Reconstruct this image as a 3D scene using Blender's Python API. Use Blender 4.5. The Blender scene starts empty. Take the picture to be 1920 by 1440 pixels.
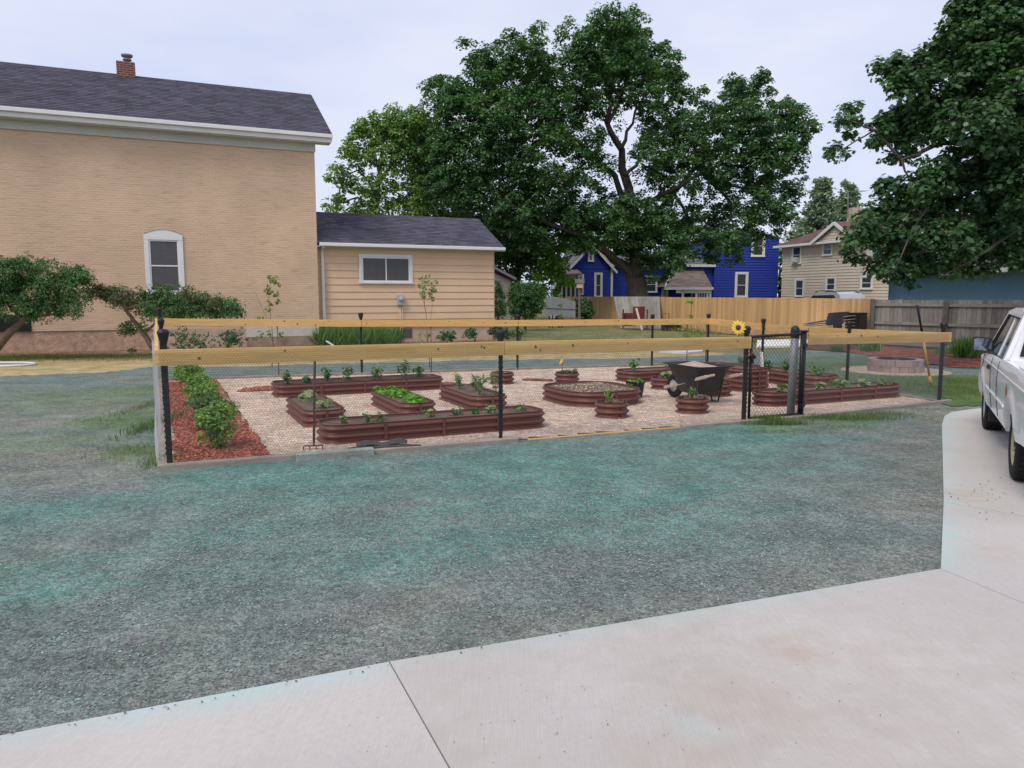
import bpy, math, random
import numpy as np
from mathutils import noise as mn, Vector
R = math.radians
rnd = random.Random(7)
rng = np.random.default_rng(11)
sc = bpy.context.scene
COL = sc.collection
# ------------------------------------------------------------------ camera geometry (1920x1440 photo, focal 1440 px)
PIT = math.atan(167/1440); CP, SP = math.cos(PIT), math.sin(PIT); H = 1.7
def ray(x, y):
    u = (x-960)/1440; v = (720-y)/1440
    return (u, CP+v*SP, -SP+v*CP)
def G(x, y, z=0.0):
    d = ray(x, y); t = (z-H)/d[2]; return (d[0]*t, d[1]*t)
def at(x, y, Y):
    d = ray(x, y); t = Y/d[1]; return (d[0]*t, Y, H+d[2]*t)
class Fr:
    def __init__(s, o, ang):
        s.o = (o[0], o[1], o[2] if len(o) > 2 else 0.0); a = R(ang); s.ang = a
        s.c, s.s = math.cos(a), math.sin(a)
    def w(s, x, y, z=0.0):
        return (s.o[0]+x*s.c-y*s.s, s.o[1]+x*s.s+y*s.c, s.o[2]+z)
    def loc(s, px, py, y=0.0):          # the local (x, z) where a pixel meets the plane y = const
        d = ray(px, py); ox, oy = s.o[0]-y*s.s, s.o[1]+y*s.c
        n = (-s.s, s.c); t = (ox*n[0]+oy*n[1])/(d[0]*n[0]+d[1]*n[1])
        X, Y, Z = d[0]*t, d[1]*t, H+d[2]*t
        return ((X-ox)*s.c+(Y-oy)*s.s, Z-s.o[2])
W0 = Fr((0, 0, 0), 0)
YD = Fr(G(315, 882), 24.7)              # yard frame: a along the front of the garden, b into it
# ------------------------------------------------------------------ mesh builder
class MB:
    def __init__(s): s.v = []; s.f = []; s.m = []; s.sm = []; s.mi = 0; s.smooth = False
    def add(s, vs, fs):
        n = len(s.v); s.v += [tuple(p) for p in vs]
        for f in fs: s.f.append([i+n for i in f]); s.m.append(s.mi); s.sm.append(s.smooth)
    def box(s, x0, x1, y0, y1, z0, z1, fr=W0):
        c = [fr.w(x, y, z) for z in (z0, z1) for (x, y) in ((x0, y0), (x1, y0), (x1, y1), (x0, y1))]
        s.add(c, [(3, 2, 1, 0), (4, 5, 6, 7), (0, 1, 5, 4), (1, 2, 6, 5), (2, 3, 7, 6), (3, 0, 4, 7)])
    def beam(s, p, q, w, h, up=(0, 0, 1)):
        p, q, up = Vector(p), Vector(q), Vector(up); d = (q-p).normalized(); sd = d.cross(up).normalized(); u = sd.cross(d)
        c = [b+sd*i*w/2+u*j*h/2 for b in (p, q) for (i, j) in ((-1, -1), (1, -1), (1, 1), (-1, 1))]
        s.add(c, [(0, 1, 2, 3), (7, 6, 5, 4), (0, 4, 5, 1), (1, 5, 6, 2), (2, 6, 7, 3), (3, 7, 4, 0)])
    def prism(s, poly, z0, z1, fr=W0):
        n = len(poly); a = [fr.w(x, y, z0) for x, y in poly]+[fr.w(x, y, z1) for x, y in poly]
        s.add(a, [tuple(range(n-1, -1, -1)), tuple(range(n, 2*n))]+[(i, (i+1) % n, n+(i+1) % n, n+i) for i in range(n)])
    def vprism(s, poly, y0, y1, fr=W0):  # polygon in (x, z), thickness in y
        n = len(poly); a = [fr.w(x, y0, z) for x, z in poly]+[fr.w(x, y1, z) for x, z in poly]
        s.add(a, [tuple(range(n)), tuple(range(2*n-1, n-1, -1))]+[(i, n+i, n+(i+1) % n, (i+1) % n) for i in range(n)])
    def quad(s, a, b, c, d): s.add([a, b, c, d], [(0, 1, 2, 3)])
    def tube(s, pts, rs, k=8, cap=True):
        pts = [Vector(p) for p in pts]; n = len(pts)
        if not hasattr(rs, '__len__'): rs = [rs]*n
        vs = []; prev = None; old = s.smooth; s.smooth = True
        for i, p in enumerate(pts):
            d = (pts[min(i+1, n-1)]-pts[max(i-1, 0)]).normalized()
            if prev is None: a = d.orthogonal().normalized()
            else:
                a = prev-d*prev.dot(d); a = a.normalized() if a.length > 1e-6 else d.orthogonal().normalized()
            prev = a; b = d.cross(a)
            for j in range(k):
                t = 2*math.pi*j/k; vs.append(p+(a*math.cos(t)+b*math.sin(t))*rs[i])
        fs = [(i*k+j, i*k+(j+1) % k, (i+1)*k+(j+1) % k, (i+1)*k+j) for i in range(n-1) for j in range(k)]
        s.add(vs, fs); s.smooth = old
        if cap: s.f += [list(range(len(s.v)-n*k+k-1, len(s.v)-n*k-1, -1)), list(range(len(s.v)-k, len(s.v)))]; s.m += [s.mi]*2; s.sm += [False]*2
    def lathe(s, prof, c, axis=(0, 0, 1), k=20, smooth=True):
        ax = Vector(axis).normalized(); a = ax.orthogonal().normalized(); b = ax.cross(a); c = Vector(c); old = s.smooth; s.smooth = smooth
        vs = [c+ax*z+(a*math.cos(2*math.pi*j/k)+b*math.sin(2*math.pi*j/k))*r for r, z in prof for j in range(k)]
        s.add(vs, [(i*k+j, i*k+(j+1) % k, (i+1)*k+(j+1) % k, (i+1)*k+j) for i in range(len(prof)-1) for j in range(k)]); s.smooth = old
    def siding(s, fr, x0, x1, z0, z1, lap=.2, t=.022, y=0.0, xr=None):
        z = z0; i = 0
        while z < z1-1e-4:
            zt = min(z+lap, z1); xa, xb = (x0, x1) if xr is None else xr(z); xc, xd = (x0, x1) if xr is None else xr(zt)
            s.add([fr.w(xa, y-t, z), fr.w(xb, y-t, z), fr.w(xd, y-.003, zt), fr.w(xc, y-.003, zt), fr.w(xa, y, z), fr.w(xb, y, z)],
                  [(0, 1, 2, 3), (4, 5, 1, 0), (0, 3, 4), (1, 5, 2)])
            z = zt
    def shingles(s, fr, A, B, C, D, row=.14, wid=.3, t=.012):
        # A-B eave (left to right), D-C ridge, local points; each tab is its own little face
        A, B, C, D = [Vector(p) for p in (A, B, C, D)]; L = ((D-A).length+(C-B).length)/2; nr = max(2, int(L/row))
        nrm = (B-A).cross(D-A).normalized()
        for i in range(nr):
            a0, b0 = A.lerp(D, i/nr), B.lerp(C, i/nr); a1, b1 = A.lerp(D, (i+1)/nr), B.lerp(C, (i+1)/nr)
            n = max(1, int((b0-a0).length/wid)); off = rnd.random()*.8
            cuts = [0]+sorted(min(.999, max(.001, (j+off+rnd.uniform(-.15, .15))/n)) for j in range(n))+[1]
            for u0, u1 in zip(cuts[:-1], cuts[1:]):
                p = [a0.lerp(b0, u0)+nrm*t, a0.lerp(b0, u1)+nrm*t, a1.lerp(b1, u1)+nrm*.002, a1.lerp(b1, u0)+nrm*.002, a0.lerp(b0, u0), a0.lerp(b0, u1)]
                s.add([fr.w(*q) for q in p], [(0, 1, 2, 3), (4, 5, 1, 0)])
    def build(s, name, mats, parent=None):
        me = bpy.data.meshes.new(name); me.from_pydata(s.v, [], s.f)
        if not isinstance(mats, (list, tuple)): mats = [mats]
        for m in mats: me.materials.append(m)
        me.polygons.foreach_set('material_index', s.m); me.polygons.foreach_set('use_smooth', s.sm); me.update()
        return link(name, me, parent)
def wpos(o):
    p = Vector((0, 0, 0))
    while o: p += o.location; o = o.parent
    return p
def link(name, me, parent=None):
    o = bpy.data.objects.new(name, me); COL.objects.link(o)
    if parent:
        o.parent = parent; q = wpos(parent)
        if q.length > 0: me.transform(__import__('mathutils').Matrix.Translation(-q))
    return o
def empty(name, loc):
    o = bpy.data.objects.new(name, None); o.empty_display_size = .1; COL.objects.link(o); o.location = loc if len(loc) == 3 else (*loc, 0); return o
def tag(o, label, cat, group=None):
    o['label'] = label; o['category'] = cat
    if group: o['group'] = group
    return o
def kind(o, k, label=None, cat=None):
    o['kind'] = k
    if label: o['label'] = label
    if cat: o['category'] = cat
    return o
def thing(name, loc, label, cat, group=None): return tag(empty(name, loc), label, cat, group)
def copy_tree(o, parent=None):
    c = o.copy(); COL.objects.link(c); c.parent = parent
    for ch in o.children: copy_tree(ch, c)
    return c
def bevel(o, w=.004):
    m = o.modifiers.new('bevel', 'BEVEL'); m.width = w; m.segments = 2; m.limit_method = 'ANGLE'; return o
# ------------------------------------------------------------------ materials
def mat(name, col, rough=.8, var=.18, scale=4.0, bump=0.0, bscale=60.0, metal=0.0, island=0.0, var2=0.0, scale2=60.0, tint=None, stretch=None, spec=.3, coat=0.0):
    m = bpy.data.materials.new(name); m.use_nodes = True; nt = m.node_tree; N = nt.nodes; Lk = nt.links
    b = N['Principled BSDF']; b.inputs['Roughness'].default_value = rough; b.inputs['Metallic'].default_value = metal
    b.inputs['Specular IOR Level'].default_value = spec; b.inputs['Coat Weight'].default_value = coat
    tc = N.new('ShaderNodeTexCoord'); src = tc.outputs['Object']
    if stretch:
        mp = N.new('ShaderNodeMapping'); mp.inputs['Rotation'].default_value = (0, 0, stretch[3] if len(stretch) > 3 else 0)
        mp.inputs['Scale'].default_value = stretch[:3]; Lk.new(src, mp.inputs['Vector']); src = mp.outputs['Vector']
    def mul(prev, amt, fac):
        mr = N.new('ShaderNodeMapRange'); mr.inputs['From Min'].default_value = .25; mr.inputs['From Max'].default_value = .75
        mr.inputs['To Min'].default_value = 1-amt; mr.inputs['To Max'].default_value = 1+amt; Lk.new(fac, mr.inputs['Value'])
        mx = N.new('ShaderNodeVectorMath'); mx.operation = 'SCALE'; Lk.new(prev, mx.inputs[0]); Lk.new(mr.outputs[0], mx.inputs['Scale']); return mx.outputs[0]
    rgb = N.new('ShaderNodeRGB'); rgb.outputs[0].default_value = (*col, 1); out = rgb.outputs[0]
    n1 = N.new('ShaderNodeTexNoise'); n1.inputs['Scale'].default_value = scale; n1.inputs['Detail'].default_value = 6; Lk.new(src, n1.inputs['Vector'])
    if tint:
        mx = N.new('ShaderNodeMix'); mx.data_type = 'RGBA'; mx.inputs['B'].default_value = (*tint, 1)
        nz = N.new('ShaderNodeTexNoise'); nz.inputs['Scale'].default_value = scale*.6; nz.inputs['Detail'].default_value = 5; Lk.new(src, nz.inputs['Vector'])
        mr = N.new('ShaderNodeMapRange'); mr.inputs['From Min'].default_value = .42; mr.inputs['From Max'].default_value = .62; Lk.new(nz.outputs['Fac'], mr.inputs['Value'])
        Lk.new(mr.outputs[0], mx.inputs['Factor']); Lk.new(out, mx.inputs['A']); out = mx.outputs['Result']
    if var: out = mul(out, var, n1.outputs['Fac'])
    if var2:
        n2 = N.new('ShaderNodeTexNoise'); n2.inputs['Scale'].default_value = scale2; n2.inputs['Detail'].default_value = 3; Lk.new(src, n2.inputs['Vector']); out = mul(out, var2, n2.outputs['Fac'])
    if island:
        g = N.new('ShaderNodeNewGeometry'); mr = N.new('ShaderNodeMapRange'); mr.inputs['To Min'].default_value = 1-island; mr.inputs['To Max'].default_value = 1+island
        Lk.new(g.outputs['Random Per Island'], mr.inputs['Value']); mx = N.new('ShaderNodeVectorMath'); mx.operation = 'SCALE'; Lk.new(out, mx.inputs[0]); Lk.new(mr.outputs[0], mx.inputs['Scale']); out = mx.outputs[0]
    Lk.new(out, b.inputs['Base Color'])
    if bump:
        nb = N.new('ShaderNodeTexNoise'); nb.inputs['Scale'].default_value = bscale; nb.inputs['Detail'].default_value = 5; Lk.new(src, nb.inputs['Vector'])
        bp = N.new('ShaderNodeBump'); bp.inputs['Strength'].default_value = bump; bp.inputs['Distance'].default_value = .02; Lk.new(nb.outputs['Fac'], bp.inputs['Height']); Lk.new(bp.outputs[0], b.inputs['Normal'])
    return m
def leafmat(name, c1, c2, rough=.5, trans=.3, island=.35, scale=.5, gloss=.35):
    m = bpy.data.materials.new(name); m.use_nodes = True; nt = m.node_tree; N = nt.nodes; Lk = nt.links
    b = N['Principled BSDF']; b.inputs['Roughness'].default_value = rough; b.inputs['Specular IOR Level'].default_value = gloss
    tc = N.new('ShaderNodeTexCoord'); nz = N.new('ShaderNodeTexNoise'); nz.inputs['Scale'].default_value = scale; nz.inputs['Detail'].default_value = 3
    Lk.new(tc.outputs['Object'], nz.inputs['Vector']); g = N.new('ShaderNodeNewGeometry')
    ad = N.new('ShaderNodeMath'); ad.operation = 'MULTIPLY_ADD'; ad.inputs[1].default_value = .45; Lk.new(g.outputs['Random Per Island'], ad.inputs[0])
    mr = N.new('ShaderNodeMapRange'); mr.inputs['From Min'].default_value = .35; mr.inputs['From Max'].default_value = .65; mr.inputs['To Max'].default_value = .55
    Lk.new(nz.outputs['Fac'], mr.inputs['Value']); Lk.new(mr.outputs[0], ad.inputs[2])
    mx = N.new('ShaderNodeMix'); mx.data_type = 'RGBA'; mx.inputs['A'].default_value = (*c1, 1); mx.inputs['B'].default_value = (*c2, 1); Lk.new(ad.outputs[0], mx.inputs['Factor'])
    sc_ = N.new('ShaderNodeVectorMath'); sc_.operation = 'SCALE'; m2 = N.new('ShaderNodeMapRange'); m2.inputs['To Min'].default_value = 1-island; m2.inputs['To Max'].default_value = 1+island
    wn = N.new('ShaderNodeTexWhiteNoise'); wn.noise_dimensions = '1D'; Lk.new(g.outputs['Random Per Island'], wn.inputs['W']); Lk.new(wn.outputs['Value'], m2.inputs['Value'])
    Lk.new(mx.outputs['Result'], sc_.inputs[0]); Lk.new(m2.outputs[0], sc_.inputs['Scale']); Lk.new(sc_.outputs[0], b.inputs['Base Color'])
    tr = N.new('ShaderNodeBsdfTranslucent'); s2 = N.new('ShaderNodeVectorMath'); s2.operation = 'MULTIPLY'; s2.inputs[1].default_value = (1.3, 1.5, .5)
    Lk.new(sc_.outputs[0], s2.inputs[0]); Lk.new(s2.outputs[0], tr.inputs['Color'])
    ms = N.new('ShaderNodeMixShader'); ms.inputs[0].default_value = trans; Lk.new(b.outputs[0], ms.inputs[1]); Lk.new(tr.outputs[0], ms.inputs[2])
    Lk.new(ms.outputs[0], N['Material Output'].inputs['Surface']); return m
def S(r, g, b):                           # sRGB 0-255 to linear
    return tuple(((c/255)/12.92 if c <= 10 else ((c/255+.055)/1.055)**2.4) for c in (r, g, b))
MT = {
 'trim': mat('white_trim', (.74, .74, .73), .5, .05, 2), 'trimg': mat('grey_white_trim', (.52, .53, .50), .6, .06, 2),
 'sid_peach': mat('peach_siding', S(222, 189, 157), .6, .06, 1.2, .05, 40), 'peach_trim': mat('peach_corner', S(205, 172, 146), .6, .05),
 'shing': mat('dark_shingles', (.092, .088, .112), .95, .12, 1.2, .35, 220, island=.26, var2=.25, scale2=150, spec=.1),
 'shing_b': mat('brown_shingles', (.16, .10, .09), .95, .1, 1, .2, 200, island=.22, spec=.1), 'shing_t': mat('tan_shingles', (.25, .20, .17), .95, .1, 1, .2, 200, island=.2, spec=.1),
 'shing_g': mat('grey_shingles', (.16, .16, .175), .95, .1, 1, .2, 200, island=.2, spec=.1),
 'glass': mat('dark_window_glass', (.05, .055, .06), .08, .25, 3, spec=.5), 'screen': mat('window_screen', (.085, .085, .09), .35, .12, 8, var2=.1, scale2=300, spec=.4),
 'brick': 0, 'stone': mat('rubble_foundation', (.36, .26, .19), .95, .25, 3, 1.0, 9, tint=(.26, .15, .10)),
 'foundw': mat('whitewashed_foundation', (.62, .55, .50), .9, .12, 3, .8, 9), 'dirtwall': mat('bare_brick', (.46, .31, .225), .95, .3, 6, 1.0, 14),
 'found_tan': mat('tan_foundation', (.54, .40, .30), .9, .15, 4, .5, 14),
 'chim': None, 'metal': mat('galvanised_metal', (.25, .26, .28), .6, .2, 12, .2, 40, metal=.35), 'wire': mat('galvanised_wire', (.22, .22, .23), .5, .1, 4, metal=.3), 'wiredk': mat('dark_wire', (.10, .09, .09), .6, .1, 4),
 'wirelt': mat('bright_wire', (.55, .55, .56), .5, .1, 4, metal=.3),
 'black': mat('black_coated_steel', (.016, .016, .018), .38, .2, 8), 'blackp': mat('black_plastic', (.02, .02, .022), .45, .2, 8),
 'pine': mat('new_pine', S(205, 168, 108), .7, .14, 3, .12, 60, stretch=(.6, .6, 9), var2=.10, scale2=10, island=.05), 'pinelt': mat('new_pine_warm', S(208, 167, 104), .7, .14, 3, .1, 60, stretch=(.6, .6, 9), var2=.1, scale2=10),
 'timber': mat('weathered_timber', (.31, .27, .225), .9, .25, 4, .5, 40, stretch=(1, 1, 5), var2=.15, scale2=60), 'timberg': mat('grey_green_timber', (.25, .27, .24), .9, .25, 5, .5, 40, var2=.2, scale2=70),
 'cedar': mat('cedar_boards', S(194, 156, 110), .75, .12, 1.2, .2, 30, island=.16, stretch=(3, 3, .4), var2=.08, scale2=20), 'greyfence': mat('weathered_grey_boards', (.225, .215, .19), .9, .22, 1.5, .5, 30, island=.22, stretch=(3, 3, .35), var2=.22, scale2=14),
 'greyrail': mat('grey_rail', (.24, .22, .205), .9, .2, 4, .4, 30), 'postdk': mat('old_post', (.14, .125, .11), .9, .3, 5, .5, 30),
 'bed': mat('brown_corrugated_steel', S(108, 65, 56), .42, .12, 2, .05, 60, metal=.15, var2=.08, scale2=18, spec=.5), 'soil': mat('garden_soil', (.15, .105, .08), 1, .35, 6, 1.0, 40, var2=.35, scale2=60),
 'soildk': mat('dark_soil', (.085, .06, .048), 1, .35, 6, 1.0, 40, var2=.3, scale2=60),
 'blue1': mat('royal_blue_siding', S(42, 62, 158), .6, .08, 1.5), 'beige': mat('beige_siding', S(206, 194, 178), .65, .05, 1.5), 'slate': mat('slate_blue_siding', S(84, 118, 138), .65, .06, 1.5), 'greysid': mat('grey_brown_siding', S(140, 130, 124), .7, .06, 1.5),
 'bark': mat('bark', (.095, .078, .066), .95, .35, 3, 1.0, 22, stretch=(3, 3, .7), var2=.2, scale2=12), 'barkj': mat('juniper_bark', (.17, .12, .09), .95, .3, 6, 1.0, 30),
 'stem': mat('green_stem', (.13, .16, .06), .7, .2, 9), 'stemb': mat('brown_stem', (.17, .11, .08), .8, .2, 9),
 'wood': mat('wooden_handle', (.50, .42, .34), .7, .2, 6, stretch=(1, 1, 1)), 'yelwood': mat('yellow_handle', S(218, 172, 84), .5, .1, 5), 'rust': mat('rusty_brown_steel', (.17, .10, .085), .8, .3, 12, .3, 60),
 'gravelfill': mat('pale_gravel_fill', (.52, .41, .34), 1, .2, 8, .8, 90, var2=.35, scale2=120), 'white': mat('white_paint', (.72, .72, .72), .5, .06, 3),
 'yellow': mat('yellow_petal', S(242, 208, 100), .6, .12, 20), 'brownc': mat('brown_flower_centre', (.10, .05, .045), .9, .3, 60, .6, 120), 'red': mat('dark_red_paint', (.13, .03, .03), .6, .25, 4),
 'firestone': mat('pink_grey_blocks', S(160, 138, 136), .95, .14, 6, .8, 30, island=.18, var2=.15, scale2=40), 'hose': mat('pale_blue_hose', (.58, .64, .66), .5, .06, 6),
 'cast': mat('grey_meter_box', (.40, .42, .44), .6, .1, 8), 'tarp': mat('black_tarp', (.035, .036, .04), .6, .3, 4, .5, 8), 'creamch': mat('cream_chimney', (.50, .42, .32), .9, .1, 4),
 'rubber': mat('tyre_rubber', (.018, .018, .019), .85, .25, 20, .3, 90), 'alloy': mat('dull_alloy', (.42, .42, .43), .35, .15, 10, metal=.6), 'creamrim': mat('cream_steel_rim', (.42, .38, .27), .6, .25, 12),
 'truck': mat('white_car_paint', (.84, .85, .87), .28, .03, 1.5, coat=.6, spec=.5), 'silver': mat('silver_car_paint', (.42, .44, .47), .25, .04, 2, metal=.4, coat=.5), 'dkplastic': mat('dark_trim_plastic', (.03, .03, .032), .55, .15, 9),
 'tglass': mat('tinted_car_glass', (.02, .023, .026), .08, .1, 2, spec=.25), 'mirror': mat('mirror_glass', (.22, .26, .30), .06, .02, 2, metal=1.0), 'rustpatch': mat('rust_patch', (.42, .17, .05), .8, .5, 30, .4, 60),
 'redlens': mat('red_lens', (.25, .01, .01), .2, .1, 5), 'tape': mat('red_white_cord', (.35, .06, .06), .6, .2, 10)}
def brickmat(name, c1, c2, mort, ang, bump, bw=.21, bh=.072, mix=0.5, painted=False):
    m = bpy.data.materials.new(name); m.use_nodes = True; nt = m.node_tree; N = nt.nodes; Lk = nt.links; b = N['Principled BSDF']; b.inputs['Roughness'].default_value = .85; b.inputs['Specular IOR Level'].default_value = .2
    tc = N.new('ShaderNodeTexCoord'); mp = N.new('ShaderNodeMapping'); mp.inputs['Rotation'].default_value = (0, 0, -ang); Lk.new(tc.outputs['Object'], mp.inputs['Vector'])
    sp = N.new('ShaderNodeSeparateXYZ'); Lk.new(mp.outputs[0], sp.inputs[0]); cb = N.new('ShaderNodeCombineXYZ')
    ad = N.new('ShaderNodeMath'); Lk.new(sp.outputs[0], ad.inputs[0]); Lk.new(sp.outputs[1], ad.inputs[1]); Lk.new(ad.outputs[0], cb.inputs[0])
    wv = N.new('ShaderNodeTexNoise'); wv.inputs['Scale'].default_value = 2.2; wv.inputs['Detail'].default_value = 4; Lk.new(mp.outputs[0], wv.inputs['Vector'])
    am = N.new('ShaderNodeMath'); am.operation = 'MULTIPLY_ADD'; am.inputs[1].default_value = .10 if painted else .005; Lk.new(wv.outputs['Fac'], am.inputs[0]); Lk.new(sp.outputs[2], am.inputs[2]); Lk.new(am.outputs[0], cb.inputs[1])
    br = N.new('ShaderNodeTexBrick'); br.inputs['Scale'].default_value = 1; br.inputs['Brick Width'].default_value = bw; br.inputs['Row Height'].default_value = bh; br.inputs['Mortar Size'].default_value = .012 if painted else .008
    br.inputs['Mortar Smooth'].default_value = .6 if painted else .2; br.inputs['Color1'].default_value = (*c1, 1); br.inputs['Color2'].default_value = (*c2, 1); br.inputs['Mortar'].default_value = (*mort, 1); Lk.new(cb.outputs[0], br.inputs['Vector'])
    n1 = N.new('ShaderNodeTexNoise'); n1.inputs['Scale'].default_value = .55; n1.inputs['Detail'].default_value = 5; Lk.new(mp.outputs[0], n1.inputs['Vector'])
    mr = N.new('ShaderNodeMapRange'); mr.inputs['From Min'].default_value = .3; mr.inputs['From Max'].default_value = .7; mr.inputs['To Min'].default_value = .88; mr.inputs['To Max'].default_value = 1.1; Lk.new(n1.outputs['Fac'], mr.inputs['Value'])
    # streaky rows: long thin noise along the courses
    mp2 = N.new('ShaderNodeMapping'); mp2.inputs['Scale'].default_value = (1.6, 1.6, 13.0); Lk.new(mp.outputs[0], mp2.inputs['Vector'])
    n2 = N.new('ShaderNodeTexNoise'); n2.inputs['Scale'].default_value = 1.3; n2.inputs['Detail'].default_value = 5; Lk.new(mp2.outputs[0], n2.inputs['Vector'])
    m2 = N.new('ShaderNodeMapRange'); m2.inputs['From Min'].default_value = .3; m2.inputs['From Max'].default_value = .5; m2.inputs['To Min'].default_value = .84 if painted else 1; m2.inputs['To Max'].default_value = 1.02; Lk.new(n2.outputs['Fac'], m2.inputs['Value'])
    mm = N.new('ShaderNodeMath'); mm.operation = 'MULTIPLY'; Lk.new(mr.outputs[0], mm.inputs[0]); Lk.new(m2.outputs[0], mm.inputs[1])
    sc1 = N.new('ShaderNodeVectorMath'); sc1.operation = 'SCALE'; Lk.new(br.outputs['Color'], sc1.inputs[0]); Lk.new(mm.outputs[0], sc1.inputs['Scale']); Lk.new(sc1.outputs[0], b.inputs['Base Color'])
    n3 = N.new('ShaderNodeTexNoise'); n3.inputs['Scale'].default_value = 14; n3.inputs['Detail'].default_value = 4; Lk.new(mp.outputs[0], n3.inputs['Vector'])
    hm = N.new('ShaderNodeMath'); hm.operation = 'MULTIPLY_ADD'; hm.inputs[1].default_value = -1.0; Lk.new(br.outputs['Fac'], hm.inputs[0]); Lk.new(n3.outputs['Fac'], hm.inputs[2])
    h2 = N.new('ShaderNodeMath'); h2.operation = 'MULTIPLY_ADD'; h2.inputs[1].default_value = 1.6 if painted else 0; Lk.new(n2.outputs['Fac'], h2.inputs[0]); Lk.new(hm.outputs[0], h2.inputs[2])
    bp = N.new('ShaderNodeBump'); bp.inputs['Strength'].default_value = bump; bp.inputs['Distance'].default_value = .015; Lk.new(h2.outputs[0], bp.inputs['Height']); Lk.new(bp.outputs[0], b.inputs['Normal']); return m
MT['brick'] = brickmat('peach_painted_brick', S(214, 184, 156), S(210, 183, 155), S(207, 177, 150), R(24.7), .30, painted=True)
MT['chim'] = brickmat('red_chimney_brick', (.22, .075, .06), (.16, .05, .045), (.34, .28, .26), R(24.7), .4)
LF = {}
LF.update({'maple': leafmat('maple_leaves', (.050, .12, .056), (.115, .225, .08), .42, .32, .35, .35, .45),
 'maple2': leafmat('near_maple_leaves', (.042, .10, .050), (.09, .185, .065), .4, .35, .3, .6, .5),
 'light': leafmat('light_green_leaves', (.12, .22, .06), (.22, .34, .09), .5, .4, .3, .4), 'mid': leafmat('mid_green_leaves', (.045, .11, .045), (.10, .20, .06), .5, .25, .3, .4),
 'lime': leafmat('lime_leaves', (.11, .24, .03), (.20, .38, .05), .5, .4, .25, .5), 'hedge': leafmat('hedge_leaves', (.035, .10, .03), (.08, .19, .045), .5, .25, .35, 1.5),
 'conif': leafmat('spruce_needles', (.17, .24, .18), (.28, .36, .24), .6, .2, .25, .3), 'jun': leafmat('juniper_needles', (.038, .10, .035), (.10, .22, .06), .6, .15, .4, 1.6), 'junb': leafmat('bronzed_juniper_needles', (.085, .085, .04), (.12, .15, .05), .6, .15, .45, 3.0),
 'herb': leafmat('garden_leaves', (.07, .15, .05), (.14, .26, .08), .5, .3, .3, 4), 'lett': leafmat('lettuce_leaves', (.12, .30, .03), (.24, .48, .06), .5, .35, .25, 6), 'pale': leafmat('pale_leaves', (.16, .24, .09), (.28, .36, .16), .55, .3, .3, 6),
 'bush': leafmat('berry_bush_leaves', (.13, .26, .05), (.27, .44, .10), .5, .3, .35, 5), 'sap': leafmat('sapling_leaves', (.13, .20, .06), (.30, .34, .12), .5, .35, .35, 4), 'grassl': leafmat('lawn_blades', (.11, .16, .04), (.27, .26, .09), .7, .3, .3, .7, .15),
 'weed': leafmat('weed_blades', (.08, .14, .05), (.17, .23, .09), .6, .3, .3, 2, .2), 'dlily': leafmat('daylily_blades', (.10, .22, .05), (.20, .34, .10), .55, .35, .35, 2)})
# ------------------------------------------------------------------ leaves
KITE = [(0, -.5, 0), (.3, -.02, .1), (0, .5, 0), (-.3, -.02, .1)]
THIN = [(0, -.5, 0), (.15, 0, .03), (0, .5, 0), (-.15, 0, .03)]
OVAL = [(0, -.5, 0), (.22, -.25, .06), (.27, .08, .08), (0, .5, -.03), (-.27, .08, .08), (-.22, -.25, .06)]
MAPLE = [(0, -.38, 0), (.22, -.42, .02), (.24, -.2, .04), (.52, -.12, -.03), (.30, .08, .04), (.40, .36, -.04), (.14, .25, .03), (0, .56, -.06), (-.14, .25, .03), (-.40, .36, -.04), (-.30, .08, .04), (-.52, -.12, -.03), (-.24, -.2, .04), (-.22, -.42, .02)]
BLADE = [(-.03, 0, 0), (.03, 0, 0), (.015, .6, .04), (0, 1, .16)]
def nz(v): return v/np.maximum(np.linalg.norm(v, axis=-1, keepdims=True), 1e-9)
def leafmesh(name, C, N, Sz, shape, mt, parent=None, T=None):
    C = np.asarray(C, float); N = nz(np.asarray(N, float)); n = len(C); Sz = np.asarray(Sz, float).reshape(-1, 1)*np.ones((n, 1))
    A = rng.normal(size=(n, 3)) if T is None else np.asarray(T, float); A = nz(A-N*(A*N).sum(1, keepdims=True)); B = np.cross(A, N)
    P = np.array(shape); k = len(P)
    V = C[:, None, :]+Sz[:, None, :]*(P[None, :, 0:1]*B[:, None, :]+P[None, :, 1:2]*A[:, None, :]+P[None, :, 2:3]*N[:, None, :])
    me = bpy.data.meshes.new(name); me.vertices.add(n*k); me.vertices.foreach_set('co', V.reshape(-1).astype('f4'))
    me.loops.add(n*k); me.loops.foreach_set('vertex_index', np.arange(n*k, dtype='i4')); me.polygons.add(n); me.polygons.foreach_set('loop_start', np.arange(0, n*k, k, dtype='i4'))
    me.materials.append(mt); me.update(calc_edges=True); me.validate(); return link(name, me, parent)
def sph(n, up=0.0):
    v = nz(rng.normal(size=(n, 3))); v[:, 2] = v[:, 2]+up; return nz(v)
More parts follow.
